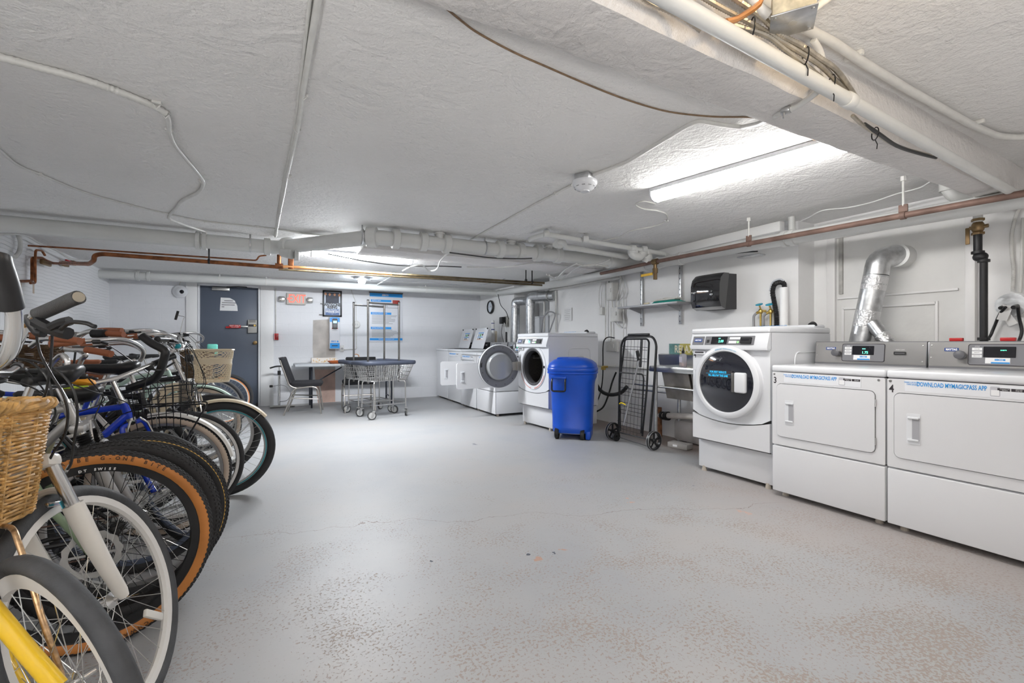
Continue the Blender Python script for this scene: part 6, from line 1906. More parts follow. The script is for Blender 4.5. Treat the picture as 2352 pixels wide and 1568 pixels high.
def basket(kind, par, T, w=.36, d=.27, h=.26):
    if kind in ('wicker', 'dark_wicker'):
        m = mat('honey_wicker', (.62, .36, .12), .5, var=.55, vscale=38) if kind == 'wicker' else mat('dark_wicker', (.12, .07, .035), .6, var=.5, vscale=40)
        P = dpath(0, w, d, 96); b = MB()
        rows = int(h / .0085)
        for j in range(rows):
            z = -h + h * (j + .5) / rows; k = .84 + .16 * (j / rows)
            pts = []
            for i, p in enumerate(P):
                n_ = V((p.x, p.y, 0)).normalized()
                pts.append(V((p.x * k, p.y * k, z)) + n_ * (.0035 * (1 if (i // 2 + j) % 2 else -1) * (1 if i % 2 else .6)) + V((0, 0, .0015 * sin(i * .7 + j))))
            b.tube(pts, .0035, 5, closed=True, T=T)
        body = b.build('basket', m, par); body['kind'] = 'stuff'
        s = MB()
        for i in range(0, 96, 4):
            p = P[i]; s.tube([V((p.x * .84, p.y * .84, -h)), V((p.x, p.y, .005))], .0042, 5, T=T)
        s.build('basket_stakes', m, body)['kind'] = 'stuff'
        r = MB()
        Q = [p * 1.0 for p in P]
        for ph in range(3):
            pts = [Q[i] + V((Q[i].x, Q[i].y, 0)).normalized() * (.009 * cos(i * .9 + ph * 2.09)) + V((0, 0, .006 + .009 * sin(i * .9 + ph * 2.09))) for i in range(96)]
            r.tube(pts, .0085, 6, closed=True, T=T)
        r.build('basket_rim', m, body)
        f = MB()
        for j in range(9):
            k = .84 * (1 - j / 9); f.tube([V((p.x * k, p.y * k, -h + .004 * (i % 2))) for i, p in enumerate(P[::2])], .0045, 5, closed=True, T=T)
        f.build('basket_floor', m, body)['kind'] = 'stuff'
        return body
    if kind == 'wire':
        b = MB()
        for z, k, r in ((0, 1, .004), (-.05, .97, .0022), (-.10, .94, .0022), (-.15, .91, .0022), (-h, .86, .003)):
            b.tube(fillet([V((x * k, y * k, z)) for x, y in ((-d / 2, -w / 2), (d / 2, -w / 2), (d / 2, w / 2), (-d / 2, w / 2), (-d / 2, -w / 2))], .03), r, 5, T=T)
        for i in range(13):
            y = -w / 2 + w * i / 12
            for x in (-d / 2, d / 2): b.tube([(x, y, 0), (x * .86, y * .86, -h)], .0022, 4, T=T)
        for i in range(10):
            x = -d / 2 + d * i / 9
            for y in (-w / 2, w / 2): b.tube([(x, y, 0), (x * .86, y * .86, -h)], .0022, 4, T=T)
        k = .86
        for i in range(14):
            x = k * (-d / 2 + d * i / 13); b.tube([(x, -w / 2 * k, -h), (x, w / 2 * k, -h)], .0022, 4, T=T)
        for i in range(18):
            y = k * (-w / 2 + w * i / 17); b.tube([(-d / 2 * k, y, -h), (d / 2 * k, y, -h)], .0022, 4, T=T)
        o = b.build('basket', MATTE, par); o['kind'] = 'stuff'
        return o
    # moulded plastic basket with a lattice of holes
    m = CREAM
    def rp(k, z, n=96):
        out = []
        for i in range(n):
            a = 2 * pi * i / n; ca, sa = cos(a), sin(a)
            out.append(V((d / 2 * k * math.copysign(abs(ca) ** (2 / 5), ca), w / 2 * k * math.copysign(abs(sa) ** (2 / 5), sa), z)))
        return out
    def kk(z): return 1 + .20 * (z / h)
    b = MB()
    def band(z0, z1, i0=0, i1=96, th=.003):
        a, c = rp(kk(z0), z0), rp(kk(z1), z1)
        for i in range(i0, i1):
            j = (i + 1) % 96
            o1, o2, o3, o4 = a[i], a[j], c[j], c[i]
            q = .985
            n1, n2, n3, n4 = [V((p.x * q, p.y * q, p.z)) for p in (o1, o2, o3, o4)]
            b.add([o1, o2, o3, o4, n1, n2, n3, n4], [(0, 1, 2, 3), (7, 6, 5, 4), (0, 4, 5, 1), (3, 2, 6, 7)], T)
    band(-.105, -.065); band(-h, -h + .012); band(-.012, .0)
    body = b.build('basket', m, par)
    l = MB()
    for z0, z1, rows in ((-.065, -.012, 4), (-h + .01, -.105, 8)):
        n = 64
        for r in range(rows):
            za, zb = z0 + (z1 - z0) * r / rows, z0 + (z1 - z0) * (r + 1) / rows
            A_, B_ = rp(kk(za), za, n), rp(kk(zb), zb, n)
            for i in range(0, n):
                s = i % 2
                if (i + r) % 2 == 0:
                    l.tube([A_[i], B_[(i + 1) % n]], .0022, 4, caps=False, T=T)
                else:
                    l.tube([A_[(i + 1) % n], B_[i]], .0022, 4, caps=False, T=T)
    l.build('basket_lattice', m, body)['kind'] = 'stuff'
    MB().tube([p * 1.02 for p in rp(1, 0, 48)], .006, 6, closed=True, T=T).build('basket_rim', m, body)
    MB().prism([(p.x, p.y) for p in rp(kk(-h), 0, 48)], -h, -h + .003, 'Z', T).build('basket_floor', m, body)
    return body


def tri(name, mb, m, par):
    return mb.build(name, m, par)


def bike(label, hub, head=4., steer=0., R=.34, tw=.045, reverse=False, frame=None, kind='diamond', fork='rigid', forkm=None, bar='flat', barz=1.04, grip=None,
         saddle=None, sadz=.93, bask=None, baskoff=(.20, 0., 0.), fender=None, wk=None, rack=False, wb=1.06, barm=None, lean=0., handlebar=True, bell=None, light=False, wheelT=None, fat=1.):
    """hub: ground position of the wheel nearest the aisle (front wheel, or rear wheel when reversed)."""
    wk = wk or {}; frame = frame or SILV; forkm = forkm or frame; grip = grip or BLACK; saddle = saddle or BLACK; barm = barm or ALLOY
    A = V((wb - .047, 0, R))
    S_ = M.Translation(A) @ M.Rotation(RAD(steer), 4, U_) @ M.Translation(-A)
    h0 = S_ @ V((wb, 0, R))
    hd = RAD(head + (180 if reverse else 0))
    Rz = M.Rotation(hd, 4, 'Z')
    if reverse:
        org = V((hub[0], hub[1], 0))
    else:
        p = Rz @ V((h0.x, h0.y, 0)); org = V((hub[0] - p.x, hub[1] - p.y, 0))
    e = empty('bicycle', org, label, 'bicycle', 'bicycles parked along the left wall', rz=hd, rx=0)
    dz = M.Translation((0, 0, R - h0.z)) if steer else M.Identity(4)       # keep the turned wheel on the floor
    SF = S_
    def sp(s, f, y=0.): return A + U_ * s + EF * f + V((0, y, 0))
    # wheels
    if wheelT is not None:
        bpy.context.view_layer.update()
        wheel('front_wheel', e, e.matrix_world.inverted() @ wheelT, R, tw, **wk)
    else:
        wheel('front_wheel', e, SF @ M.Translation((wb, 0, R)), R, tw, **wk)
    wheel('rear_wheel', e, M.Translation((0, 0, R)), R, tw, **wk)
    cr = R + tw * .3 + .03                      # crown along the steering axis
    if fork == 'susp': cr += .03
    htop = cr + (.12 if kind != 'cruiser' else .15)
    # fork
    fk = MB()
    if fork == 'rigid':
        for s in (-1, 1):
            fk.tube(smooth([sp(cr, .0, s * .018), sp(cr - .02, 0, s * .052), sp(cr * .55, .006, s * .056), sp(.10, .03, s * .056), sp(.0, .047, s * .055)], 5), .012, 10, T=SF, rs=None)
    elif fork == 'susp':
        for s in (-1, 1):
            fk.tube([sp(cr + .0, .02, s * .066), sp(cr - .16, .022, s * .066)], .0155, 12, T=SF)
    if fork != 'none':
        f_ = fk.build('fork', forkm if fork == 'rigid' else ALLOY, e)
    if fork == 'susp':
        for s in (-1, 1):
            lo = MB()
            lo.tube([sp(cr - .13, .022, s * .066), sp(cr - .17, .022, s * .066), sp(cr - .25, .024, s * .066), sp(.08, .032, s * .064), sp(.0, .046, s * .060), sp(-.02, .05, s * .060)], .02, 14, T=SF, rs=[.0235, .024, .022, .019, .017, .012])
            lo.build('fork_leg', forkm, f_)
        MB().box((0, 0, 0), (.05, .17, .035), .012, T=SF @ M.Translation(sp(cr + .005, .015))).build('fork_crown', forkm, f_)
        ar = MB().tube(smooth([sp(cr - .16, .03, -.062), sp(cr - .10, .05, -.05), sp(cr - .08, .055, 0), sp(cr - .10, .05, .05), sp(cr - .16, .03, .062)], 5), .010, 8, T=SF)
        ar.build('fork_arch', forkm, f_)
        if wk.get('boots'):
            pass
    # frame
    BBp = V((.43, 0, .285 + (R - .34))); st_a = RAD(73)
    sdir = V((-cos(st_a), 0, sin(st_a)))
    stop = BBp + sdir * (.47 if kind != 'step' else .40)
    hb, ht = sp(cr + .02, 0), sp(htop, 0)
    fr = MB()
    fr.tube([hb, ht], .0185 * (fat + 1) / 2, 14)
    fr.tube([BBp, stop], .0155, 12)
    if kind == 'diamond':
        fr.tube([stop - sdir * .02, ht - U_ * .025], .0155, 12)
        fr.tube([BBp, hb + U_ * .03], .0185, 12)
    elif kind == 'cruiser':
        fr.tube(smooth([stop - sdir * .02, stop + V((.20, 0, -.015)), ht + V((-.22, 0, -.06)), ht - U_ * .03], 5), .017, 12)
        fr.tube(smooth([BBp, BBp + V((.15, 0, .09)), hb + V((-.15, 0, -.03)), hb + U_ * .02], 5), .018, 12)
        fr.tube(smooth([stop - sdir * .12, stop + V((.22, 0, -.14)), hb + U_ * .04], 5), .010, 10)
    else:
        fr.tube(smooth([BBp + sdir * .10, BBp + V((.14, 0, .12)), hb + V((-.16, 0, .03)), hb + U_ * .07], 5), .017 * fat, 12)
        fr.tube(smooth([BBp, BBp + V((.16, 0, .02)), hb + V((-.16, 0, -.06)), hb + U_ * .01], 5), .020 * fat, 12)
    for s in (-1, 1):
        fr.tube([BBp + V((0, s * .03, 0)), V((.2, s * .045, R - .01)), V((0, s * .055, R))], .009, 8)
        fr.tube([stop + V((0, s * .012, -.01)), V((.12, s * .04, R + .13)), V((0, s * .055, R))], .0075, 8)
    fr.cyl(BBp + V((0, -.04, 0)), BBp + V((0, .04, 0)), .021, 14)
    fo = fr.build('frame', frame, e)
    ring(ring(MB(), ht, U_, .022, .016), hb, U_, .022, .016).each('headset_cup', ALLOY, fo)
    # saddle
    sx = BBp.x - (sadz - .04 - BBp.z) / math.tan(st_a)
    MB().cyl(stop - sdir * .03, V((sx, 0, sadz - .04)), .0135, 12).build('seat_post', ALLOY, e)
    rows = []
    for x, w_, z0, z1 in ((.155, .010, -.012, .004), (.14, .036, -.028, .012), (.06, .048, -.038, .012), (-.02, .08, -.048, .010), (-.07, .13, -.055, .016), (-.11, .16, -.045, .026), (-.13, .135, -.018, .022), (-.138, .06, -.004, .018)):
        n = 14; r_ = []
        for i in range(n):
            a = 2 * pi * i / n
            z = (z1 if sin(a) > 0 else -z0) * sin(a)
            r_.append((sx + x, w_ / 2 * cos(a), sadz + z))
        rows.append(r_)
    sd = loft(MB(), rows).build('saddle', saddle, e, sharp=70)
    MB().tube([(sx + .08, -.02, sadz - .03), (sx + .02, -.022, sadz - .045), (sx - .08, -.03, sadz - .04)], .004, 6).tube([(sx + .08, .02, sadz - .03), (sx + .02, .022, sadz - .045), (sx - .08, .03, sadz - .04)], .004, 6).each('saddle_rail', CHROME, sd)
    # cranks
    ck = MB().lathe([(.050, -.004), (.092, -.004), (.094, 0), (.092, .003), (.050, .003)], 'Y', 40, T=M.Translation(BBp + V((0, -.052, 0))), close=True)
    for i in range(5): ck.box((.035, -.052, 0), (.07, .004, .014), T=M.Translation(BBp) @ M.Rotation(2 * pi * i / 5, 4, 'Y'))
    cr_ = ck.build('chainring', MATTE, e)
    for s, a in ((-1, .5), (1, .5 + pi)):
        dv_ = V((cos(a), 0, sin(a))) * .17
        MB().tube([BBp + V((0, s * .05, 0)), BBp + V((0, s * .075, 0)) + dv_], .010, 8).build('crank_arm', ALLOY, cr_)
        MB().box(BBp + V((0, s * .125, 0)) + dv_, (.07, .09, .022), .006).build('pedal', BLACK, cr_)
    # chain
    ch = MB()
    ch.tube([BBp + V((0, -.052, .092)), V((0, -.05, R + .04)), V((-.038, -.05, R)), V((0, -.05, R - .04)), V((.03, -.05, R - .10)), BBp + V((0, -.052, -.092)), BBp + V((.065, -.052, -.065)), BBp + V((.092, -.052, 0)), BBp + V((.065, -.052, .065))], .0035, 5, closed=True)
    ch.build('chain', DARKPIPE, e)
    MB().lathe([(0, -.008), (.035, -.008), (.040, 0), (.03, .012), (0, .012)], 'Y', 24, T=M.Translation((0, -.048, R))).build('sprockets', STEEL, e)
    # fenders
    if fender:
        for T_, a0, a1, nm in ((SF @ M.Translation((wb, 0, R)), RAD(38), RAD(165), 'front_fender'), (M.Translation((0, 0, R)), RAD(15), RAD(170), 'rear_fender')):
            if reverse and nm == 'rear_fender': a0, a1 = RAD(80), RAD(168)
            rr = R + .012; fb = MB()
            prof = [(rr - .010, -.030), (rr + .004, -.024), (rr + .010, 0), (rr + .004, .024), (rr - .010, .030), (rr + .001, .022), (rr + .006, 0), (rr + .001, -.022)]
            fb.lathe(prof, 'Y', 28, T=T_, close=True, a0=a0, a1=a1)
            q = fb.build(nm, fender, e)
            st_ = MB()
            for s in (-1, 1):
                for a in (a0 + .12,): st_.tube([(.0, s * .06, 0), (rr * cos(a), s * .031, rr * sin(a))], .0022, 4, T=T_)
            st_.each('fender_stay', CHROME, q)
    # handlebar
    if handlebar:
        hc = V((ht.x, 0, ht.z)) + U_ * (max(.03, barz - ht.z - .0)) + EF * .05
        sm_ = MB().tube([ht, ht + U_ * (max(.03, barz - ht.z)), hc], .0135, 12, T=SF)
        so = sm_.build('stem', barm, e)
        if bar == 'flat':
            pts = [(-.045, -.30, .012), (-.01, -.12, .008), (0, 0, 0), (-.01, .12, .008), (-.045, .30, .012)]; gl = .12
        elif bar == 'riser':
            pts = [(-.06, -.33, .075), (-.03, -.17, .07), (0, -.07, .0), (0, 0, 0), (0, .07, .0), (-.03, .17, .07), (-.06, .33, .075)]; gl = .13
        else:
            pts = [(-.33, -.30, .08), (-.19, -.30, .10), (-.05, -.23, .11), (.03, -.10, .06), (.02, 0, 0), (.03, .10, .06), (-.05, .23, .11), (-.19, .30, .10), (-.33, .30, .08)]; gl = .13
        P = [hc + V(p) for p in pts]
        bp2 = smooth(P, 6) if bar != 'flat' else P
        hbr = MB().tube(bp2, .0115, 12, T=SF).build('handlebar', barm, e)
        for side in (0, -1):
            a, b = (P[0], P[1]) if side == 0 else (P[-1], P[-2])
            dd_ = (b - a).normalized()
            MB().tube([a - dd_ * .004, a, a + dd_ * .01, a + dd_ * gl * .5, a + dd_ * gl], .016, 14, T=SF, rs=[.010, .0175, .0155, .0165, .0155]).build('grip', grip, hbr)
            c_ = a + dd_ * (gl + .03)
            sgn = -1 if side == 0 else 1
            lv = MB().box(c_ + V((.012, 0, -.008)), (.035, .03, .022), .006, T=SF)
            lv.tube(smooth([c_ + V((.02, 0, -.01)), c_ + V((.055, sgn * .02, -.02)), c_ - dd_ * .06 + V((.05, 0, -.025)), c_ - dd_ * .12 + V((.04, 0, -.02))], 4), .0055, 6, T=SF)
            lv.build('brake_lever', BLACK, hbr)
            cb_ = MB().tube(smooth([SF @ (c_ + V((.03, -sgn * .01, -.01))), SF @ (c_ + V((.10, -sgn * .08, -.06))), SF @ (sp(htop - .02, .12, sgn * .02)), SF @ sp(cr + .02, .06, sgn * .01)] if side == 0 else
                                   [SF @ (c_ + V((.03, -sgn * .01, -.01))), SF @ (c_ + V((.09, -sgn * .08, -.08))), SF @ sp(htop - .05, .09, .03), hb + V((-.08, .02, .0)), (hb + BBp) / 2 + V((0, .02, .02))], 6), .0026, 6)
            cb_.build('brake_cable', BLACK, e)
        if bell:
            MB().ball(SF @ (hc + V((0, -.10, .03))), .022).build('bell', bell, hbr)
        if light:
            MB().box(SF @ (hc + V((.05, 0, -.06))), (.05, .06, .05), .012).build('front_light', BLACK, e)
        if bask:
            basket(bask, e, SF @ M.Translation(hc + V(baskoff)))
    # brakes on the front
    if not wk.get('disc') and fork != 'none':
        bk = MB()
        for s in (-1, 1):
            bk.tube([sp(cr - .10, .03, s * .055), sp(cr - .02, .045, s * .045), sp(cr + .02, .05, s * .02)], .0055, 6, T=SF)
            bk.box((0, 0, 0), (.05, .012, .012), .003, T=SF @ M.Translation(sp(R - tw - .002, .03, s * .022)))
        bk.each('brake_arm', ALLOY, e)
    if rack:
        rk = MB()
        for s in (-1, 1):
            rk.tube(fillet([(.20, s * .05, R + .40), (-.22, s * .06, R + .40), (-.02, s * .065, R)], .03), .005, 6)
        for i in range(4): rk.tube([(.15 - i * .11, -.055, R + .40), (.15 - i * .11, .055, R + .40)], .004, 6)
        rk.each('rack_tube', MATTE, e)
    if lean:
        e.rotation_euler = (e.matrix_basis.to_quaternion() @ Quaternion((1, 0, 0), RAD(lean))).to_euler()
    return e, SF, sp


def ptub(pts, d, r, nm, m, par, sm=5, n=10, rs=None):
    """tube through picture points at given depths, as a child of a bicycle."""
    P = [PD(u, v, dd_) for (u, v), dd_ in zip(pts, d if isinstance(d, (list, tuple)) else [d] * len(pts))]
    P = smooth(P, sm) if sm else P
    bpy.context.view_layer.update()
    return MB().tube(P, r, n).build(nm, m, par, par.matrix_world.inverted())


def local(par, mb, nm, m):
    bpy.context.view_layer.update()
    return mb.build(nm, m, par, par.matrix_world.inverted())


SAGE = mat('sage_green_paint', (.22, .30, .19), .4)
WFORK = mat('pearl_white_fork', (.72, .69, .64), .3, coat=.4)
BLUEF = mat('royal_blue_paint', (.008, .045, .52), .25, coat=.5)
GREYF = mat('satin_grey_frame', (.46, .45, .44), .35, .4)
ORANGE = mat('tan_orange_sidewall', (.50, .19, .045), .6, var=.15, vscale=8)
TANS = mat('cream_sidewall', (.52, .42, .33), .6)
BROWN = mat('brown_leather', (.30, .10, .045), .5, bump=.15, bscale=80)
MINT = mat('mint_paint', (.45, .58, .50), .35)
TEALR = mat('teal_rim_paint', (.02, .30, .36), .35)
KH = mat('pale_khaki_frame', (.55, .52, .33), .4)

# 1: nearest, wheel turned square to the bicycle, wicker basket
YEL = mat('bright_yellow_paint', (.80, .50, .01), .3, coat=.5)
def wheel_pose(hub, phi, lean):
    e1 = V((cos(RAD(phi)), sin(RAD(phi)), 0)); n = V((-e1.y, e1.x, 0)); e2 = V((0, 0, cos(RAD(lean)))) + n * sin(RAD(lean))
    y = e2.cross(e1)
    return M(((e1.x, y.x, e2.x, hub[0]), (e1.y, y.y, e2.y, hub[1]), (e1.z, y.z, e2.z, hub[2]), (0, 0, 0, 1)))


b1_, SF, sp = bike('nearest bicycle: bright yellow fork blade, white rim and honey wicker basket', (-.42, 1.354), 5, -53, R=.32, tw=.040, wheelT=wheel_pose((-.42, 1.354, .317), -49.8, -8.3), frame=YEL, kind='cruiser', fork='none', forkm=YEL, wk=dict(tyre=TYREG, rim=WRIM, rimh=.034), handlebar=False, sadz=.90)
bt = M.Translation(PD(-92, 940, 1.10)) @ M.Rotation(RAD(80), 4, 'Z') @ M.Rotation(RAD(3), 4, 'Y')
bpy.context.view_layer.update()
basket('wicker', b1_, b1_.matrix_world.inverted() @ bt, w=.30, d=.27, h=.268)
RUST = mat('rusty_gilt_strut', (.55, .36, .20), .35, .8, var=.6, vscale=60)
ptub([(-40, 1207), (10, 1208), (30, 1216), (42, 1245), (70, 1330), (100, 1430), (135, 1530), (142, 1562)], [1.08, 1.06, 1.03, 1.01, .99, .97, .965, .96], .0058, 'basket_strut', RUST, b1_)
ptub([(134, 1578), (66, 1500), (-32, 1382), (-84, 1300)], [.93, .93, .93, .93], .0165, 'fork', YEL, b1_, sm=0, n=20)
ptub([(60, 1600), (0, 1500), (-80, 1380)], [1.04, 1.04, 1.04], .0165, 'fork', YEL, b1_, sm=0, n=16)
hb1 = ptub([(-60, 860), (-10, 838), (18, 812), (30, 770), (32, 720), (22, 690)], [.80, .80, .79, .78, .77, .76], .0115, 'handlebar', CHROME, b1_)
ptub([(22, 706), (18, 690), (8, 650), (-4, 615), (-10, 596), (-11, 590)], [.765, .76, .75, .74, .735, .735], .019, 'grip', BLACK, b1_, sm=3, n=16)

# 2: white suspension fork
b2_, SF, sp = bike('bicycle with a white suspension fork, silver rim and clear spoke reflector', (-.446, 1.70), 4, 72, R=.35, tw=.040, frame=WFORK, kind='diamond', fork='susp', forkm=WFORK, wk=dict(tyre=TYREG, rim=WRIM, rimh=.020, refl=True), handlebar=False, sadz=.94)
fkL = mat('decal_blue', (.05, .35, .62), .4)
cr = .35 + .04 * .3 + .045 + .05
for s in (-1,):
    a, b = SF @ sp(.27, .030, s * .066), SF @ sp(.13, .034, s * .066)
    ax = (b - a).normalized(); cdir = (b2_.matrix_world.inverted() @ V((0, 0, CH)) - a); cdir = (cdir - ax * cdir.dot(ax)).normalized()
    c_ = (a + b) / 2 + cdir * .0215
    TT = face_T(c_, ax, cdir.cross(ax))
    text('SR SUNTOUR', .026, fkL, b2_, TT, sx=.9, bold=.0008)
    p2 = a + cdir * .0212 - ax * .02
    MB().box((0, 0, 0), (.045, .026, .002), T=face_T(p2, ax, cdir.cross(ax))).build('fork_decal', mat('decal_cyan', (.05, .45, .60), .4), b2_)
hb2 = ptub([(-40, 845), (2, 838), (28, 812), (45, 775), (60, 745), (82, 724), (110, 712)], [1.2, 1.19, 1.18, 1.17, 1.17, 1.16, 1.155], .0118, 'handlebar', CHROME, b2_)
g_ = ptub([(84, 723), (92, 720), (125, 706), (160, 690), (176, 684), (181, 682)], [1.16, 1.158, 1.14, 1.12, 1.11, 1.108], .0165, 'grip', mat('dark_grey_grip', (.06, .06, .06), .55, bump=.4, bscale=300), b2_, sm=3, n=16)
ptub([(177, 683.5), (181, 681.8)], [1.108, 1.104], .0125, 'grip_end', mat('dark_alloy', (.22, .22, .22), .35, 1.), b2_, sm=0, n=16)
ptub([(62, 725), (70, 740), (86, 762), (100, 765)], [1.16] * 4, .011, 'brake_clamp', BLACK, b2_)
ptub([(84, 738), (110, 752), (140, 762), (158, 766)], [1.15] * 4, .0155, 'shifter_body', BLACK, b2_, n=8)
ptub([(118, 752), (138, 742), (160, 737)], [1.14] * 3, .012, 'shifter_body', BLACK, b2_, n=8)
ptub([(140, 756), (156, 742), (170, 739), (198, 742), (212, 748), (219, 750)], [1.13, 1.12, 1.11, 1.10, 1.10, 1.10], .0052, 'brake_lever', BLACK, b2_)
for pts, dd_ in (([(84, 768), (92, 810), (118, 860), (145, 905), (156, 950), (148, 1000), (125, 1035), (112, 1060)], 1.2), ([(120, 768), (118, 810), (113, 860), (104, 905), (88, 928), (84, 940)], 1.22),
                 ([(0, 822), (40, 823), (80, 838), (108, 868), (120, 910), (115, 938)], 1.25), ([(40, 823), (90, 832), (140, 858), (170, 900), (178, 955), (172, 1000), (164, 1060), (155, 1078)], 1.25)):
    ptub(pts, dd_, .0032, 'brake_cable', BLACK, b2_, n=6)
ptub([(160, 1068), (150, 1085), (138, 1096), (130, 1098)], 1.33, .0045, 'brake_noodle', CHROME, b2_, n=8)
ptub([(138, 1093), (150, 1110), (158, 1130), (164, 1150), (172, 1165)], 1.33, .006, 'brake_arm', ALLOY, b2_, n=8)

# 3: tan sidewalls
bike('bicycle with tan-orange tyre sidewalls, black rims and a sage green frame', (-.57, 2.12), 7, 0, R=.352, tw=.048, frame=SAGE, forkm=SAGE, wk=dict(side=ORANGE, rim=BLACK, spoke=SPOKEB, rimh=.026, knobs=.0022, disc=True), bar='flat', barz=.98, sadz=.90)
# tyre lettering along the tan wall
b3_ = bpy.data.objects['bicycle.002']
TK = mat('tyre_print', (.10, .045, .02), .6)


def arc_text(par, s, cx, cz, r, a0, step, size, m, y):
    for i, ch in enumerate(s):
        a = RAD(a0 - i * step)
        if ch != ' ':
            text(ch, size, m, par, M.Translation((cx, y, cz)) @ front(r * cos(a), 0, r * sin(a)) @ M.Rotation(a - pi / 2, 4, 'Z'), name='tyre_lettering', bold=.0006)


arc_text(b3_, 'SCHWALBE G-ONE BITE', 1.06, .352, .330, 118, 3.6, .017, TK, -.0262)
arc_text(b3_, 'DT SWISS', 1.06, .352, .290, 97, 2.6, .012, WHITEP, -.0135)
arc_text(b3_, 'SCHWALBE', 1.06, .352, .330, 300, 3.6, .017, TK, -.0262)
# 3b: reversed, black knobby
bike('reversed bicycle with a wide black knobby tyre just behind the tan-sided one', (-.56, 2.31), 2, 0, R=.352, tw=.052, reverse=True, frame=MATTE, forkm=BLACK, fork='susp', wk=dict(rim=BLACK, spoke=SPOKEB, rimh=.02, knobs=.003), saddle=BLACK, sadz=.985)
# 4: silver suspension bicycle, yellow line tyre
b4_, SF, sp = bike('silver bicycle with rubber-booted suspension fork and a thin yellow line on its knobby tyre', (-.535, 2.49), 3, 0, R=.342, tw=.048, frame=GREYF, forkm=GREYF, fork='susp', kind='diamond', wk=dict(side=None, rim=SILV, rimh=.018, knobs=.0038, linec=mat('yellow_line', (.70, .42, .10), .5)), bar='flat', barz=.93, sadz=.90, bask=None)
cr = .342 + .048 * .3 + .06
for s in (-1, 1):
    n = 22; b4_boot = MB().tube([sp(cr - .02 - .11 * i / n, .022, s * .066) for i in range(n + 1)], .02, 14, T=SF, rs=[.027 if i % 2 else .021 for i in range(n + 1)])
    b4_boot.build('fork_boot', BLACK, b4_)
text('Crosstrail', .03, INKK, b4_, M.Translation((.78, -.021, .60)) @ M.Rotation(RAD(-38), 4, 'Y') @ FR, sx=.9)
# 4b: reversed with green-striped saddle
bR, SF, sp = bike('reversed bicycle with a black saddle striped in lime green', (-.585, 2.74), 1, 0, R=.335, tw=.045, reverse=True, frame=MATTE, wk=dict(rim=mat('dark_blue_rim', (.09, .11, .16), .35), rimh=.018), sadz=.87, bar='flat', barz=.98)
MB().box((.235, -.055, .885), (.10, .012, .012), .004).build('saddle_stripe', mat('lime_green', (.42, .60, .03), .4), bR)
# 5: royal blue
b5_, SF, sp = bike('royal blue bicycle with a straight blue fork, bell and black knobby grips', (-.51, 2.98), 6, -62, R=.325, tw=.045, frame=BLUEF, forkm=BLUEF, kind='diamond', wk=dict(rim=mat('dark_blue_rim', (.09, .11, .16), .35), rimh=.018, knobs=.0022), bar='flat', barz=.91, sadz=.86, wb=1.04)
MB().ball(V((.66, -.08, .94)), (.045, .035, .022)).build('bell', mat('coral_red', (.75, .10, .11), .35), b5_)
bpy.context.view_layer.update()
text('GiantCraft', .055, WHITEP, b5_, M.Translation((.655, -.020, .50)) @ M.Rotation(RAD(-43), 4, 'Y') @ FR, sx=.95, bold=.001)
# 6: reversed, white rear fender and cream sidewalls, foam bar
b6_, SF, sp = bike('reversed bicycle with a white mudguard and cream tyre sidewalls', (-.57, 3.20), 2, 0, R=.338, tw=.045, reverse=True, frame=WFORK, kind='cruiser', wk=dict(side=TANS, rim=SILV, knobs=.0025), fender=mat('chipped_white', (.72, .70, .66), .4, var=.15, vscale=20), sadz=.965, bar='cruiser', barz=1.02, grip=BROWN, rack=True)
fo = ptub([(326, 771), (332, 776), (350, 789), (376, 803), (379, 815), (366, 855), (350, 872), (318, 884), (296, 892)], [2.45] * 9, .0205, 'foam_bar', BLACK, b6_, n=14)
ptub([(322, 769), (328, 773)], 2.45, .014, 'bar_end', CHROME, b6_, sm=0, n=14)
# 7: silver rims, black wire basket
bike('bicycle with narrow black tyres, silver rims and a black wire basket', (-.505, 3.40), 5, 8, R=.335, tw=.035, frame=MATTE, kind='step', wk=dict(rim=SILV, rimh=.016), bar='cruiser', barz=.98, grip=BROWN, sadz=.92, fender=None)
b7_ = bpy.data.objects['bicycle.007']
bpy.context.view_layer.update()
basket('wire', b7_, b7_.matrix_world.inverted() @ M.Translation(PD(352, 885, 2.62)) @ M.Rotation(RAD(22), 4, 'Z') @ M.Rotation(RAD(-4), 4, 'Y'), w=.34, d=.33, h=.24)
# 8: cream bicycle
b8_, SF, sp = bike('cream bicycle with teal rims, cream mudguard and moulded cream basket', (-.335, 3.80), 3, -4, R=.338, tw=.058, frame=CREAM, forkm=CREAM, kind='step', fat=1.7, wk=dict(rim=SILV, rimh=.018, rimline=TEALR), fender=CREAM, bar='riser', barz=1.04, sadz=.93, saddle=BROWN, light=True, bell=TEALR)
bpy.context.view_layer.update()
basket('plastic', b8_, b8_.matrix_world.inverted() @ M.Translation(PD(489, 803, 3.45)) @ M.Rotation(RAD(4), 4, 'Z'), w=.31, d=.27, h=.24)
for pts in ([(430, 800), (445, 850), (440, 900), (452, 940), (470, 985), (490, 1020)], [(425, 800), (430, 850), (428, 890), (440, 930)]):
    ptub(pts, [2.95] * len(pts), .0035, 'brake_cable', BLACK, b8_, n=6)
ptub([(414, 762), (420, 735), (424, 728), (413, 725), (408, 724)], [3.1] * 5, .0022, 'mirror_stalk', CHROME, b8_, n=6)
ptub([(409, 714), (406, 724), (403, 734)], [3.1] * 3, .008, 'mirror', BLACK, b8_, n=8)
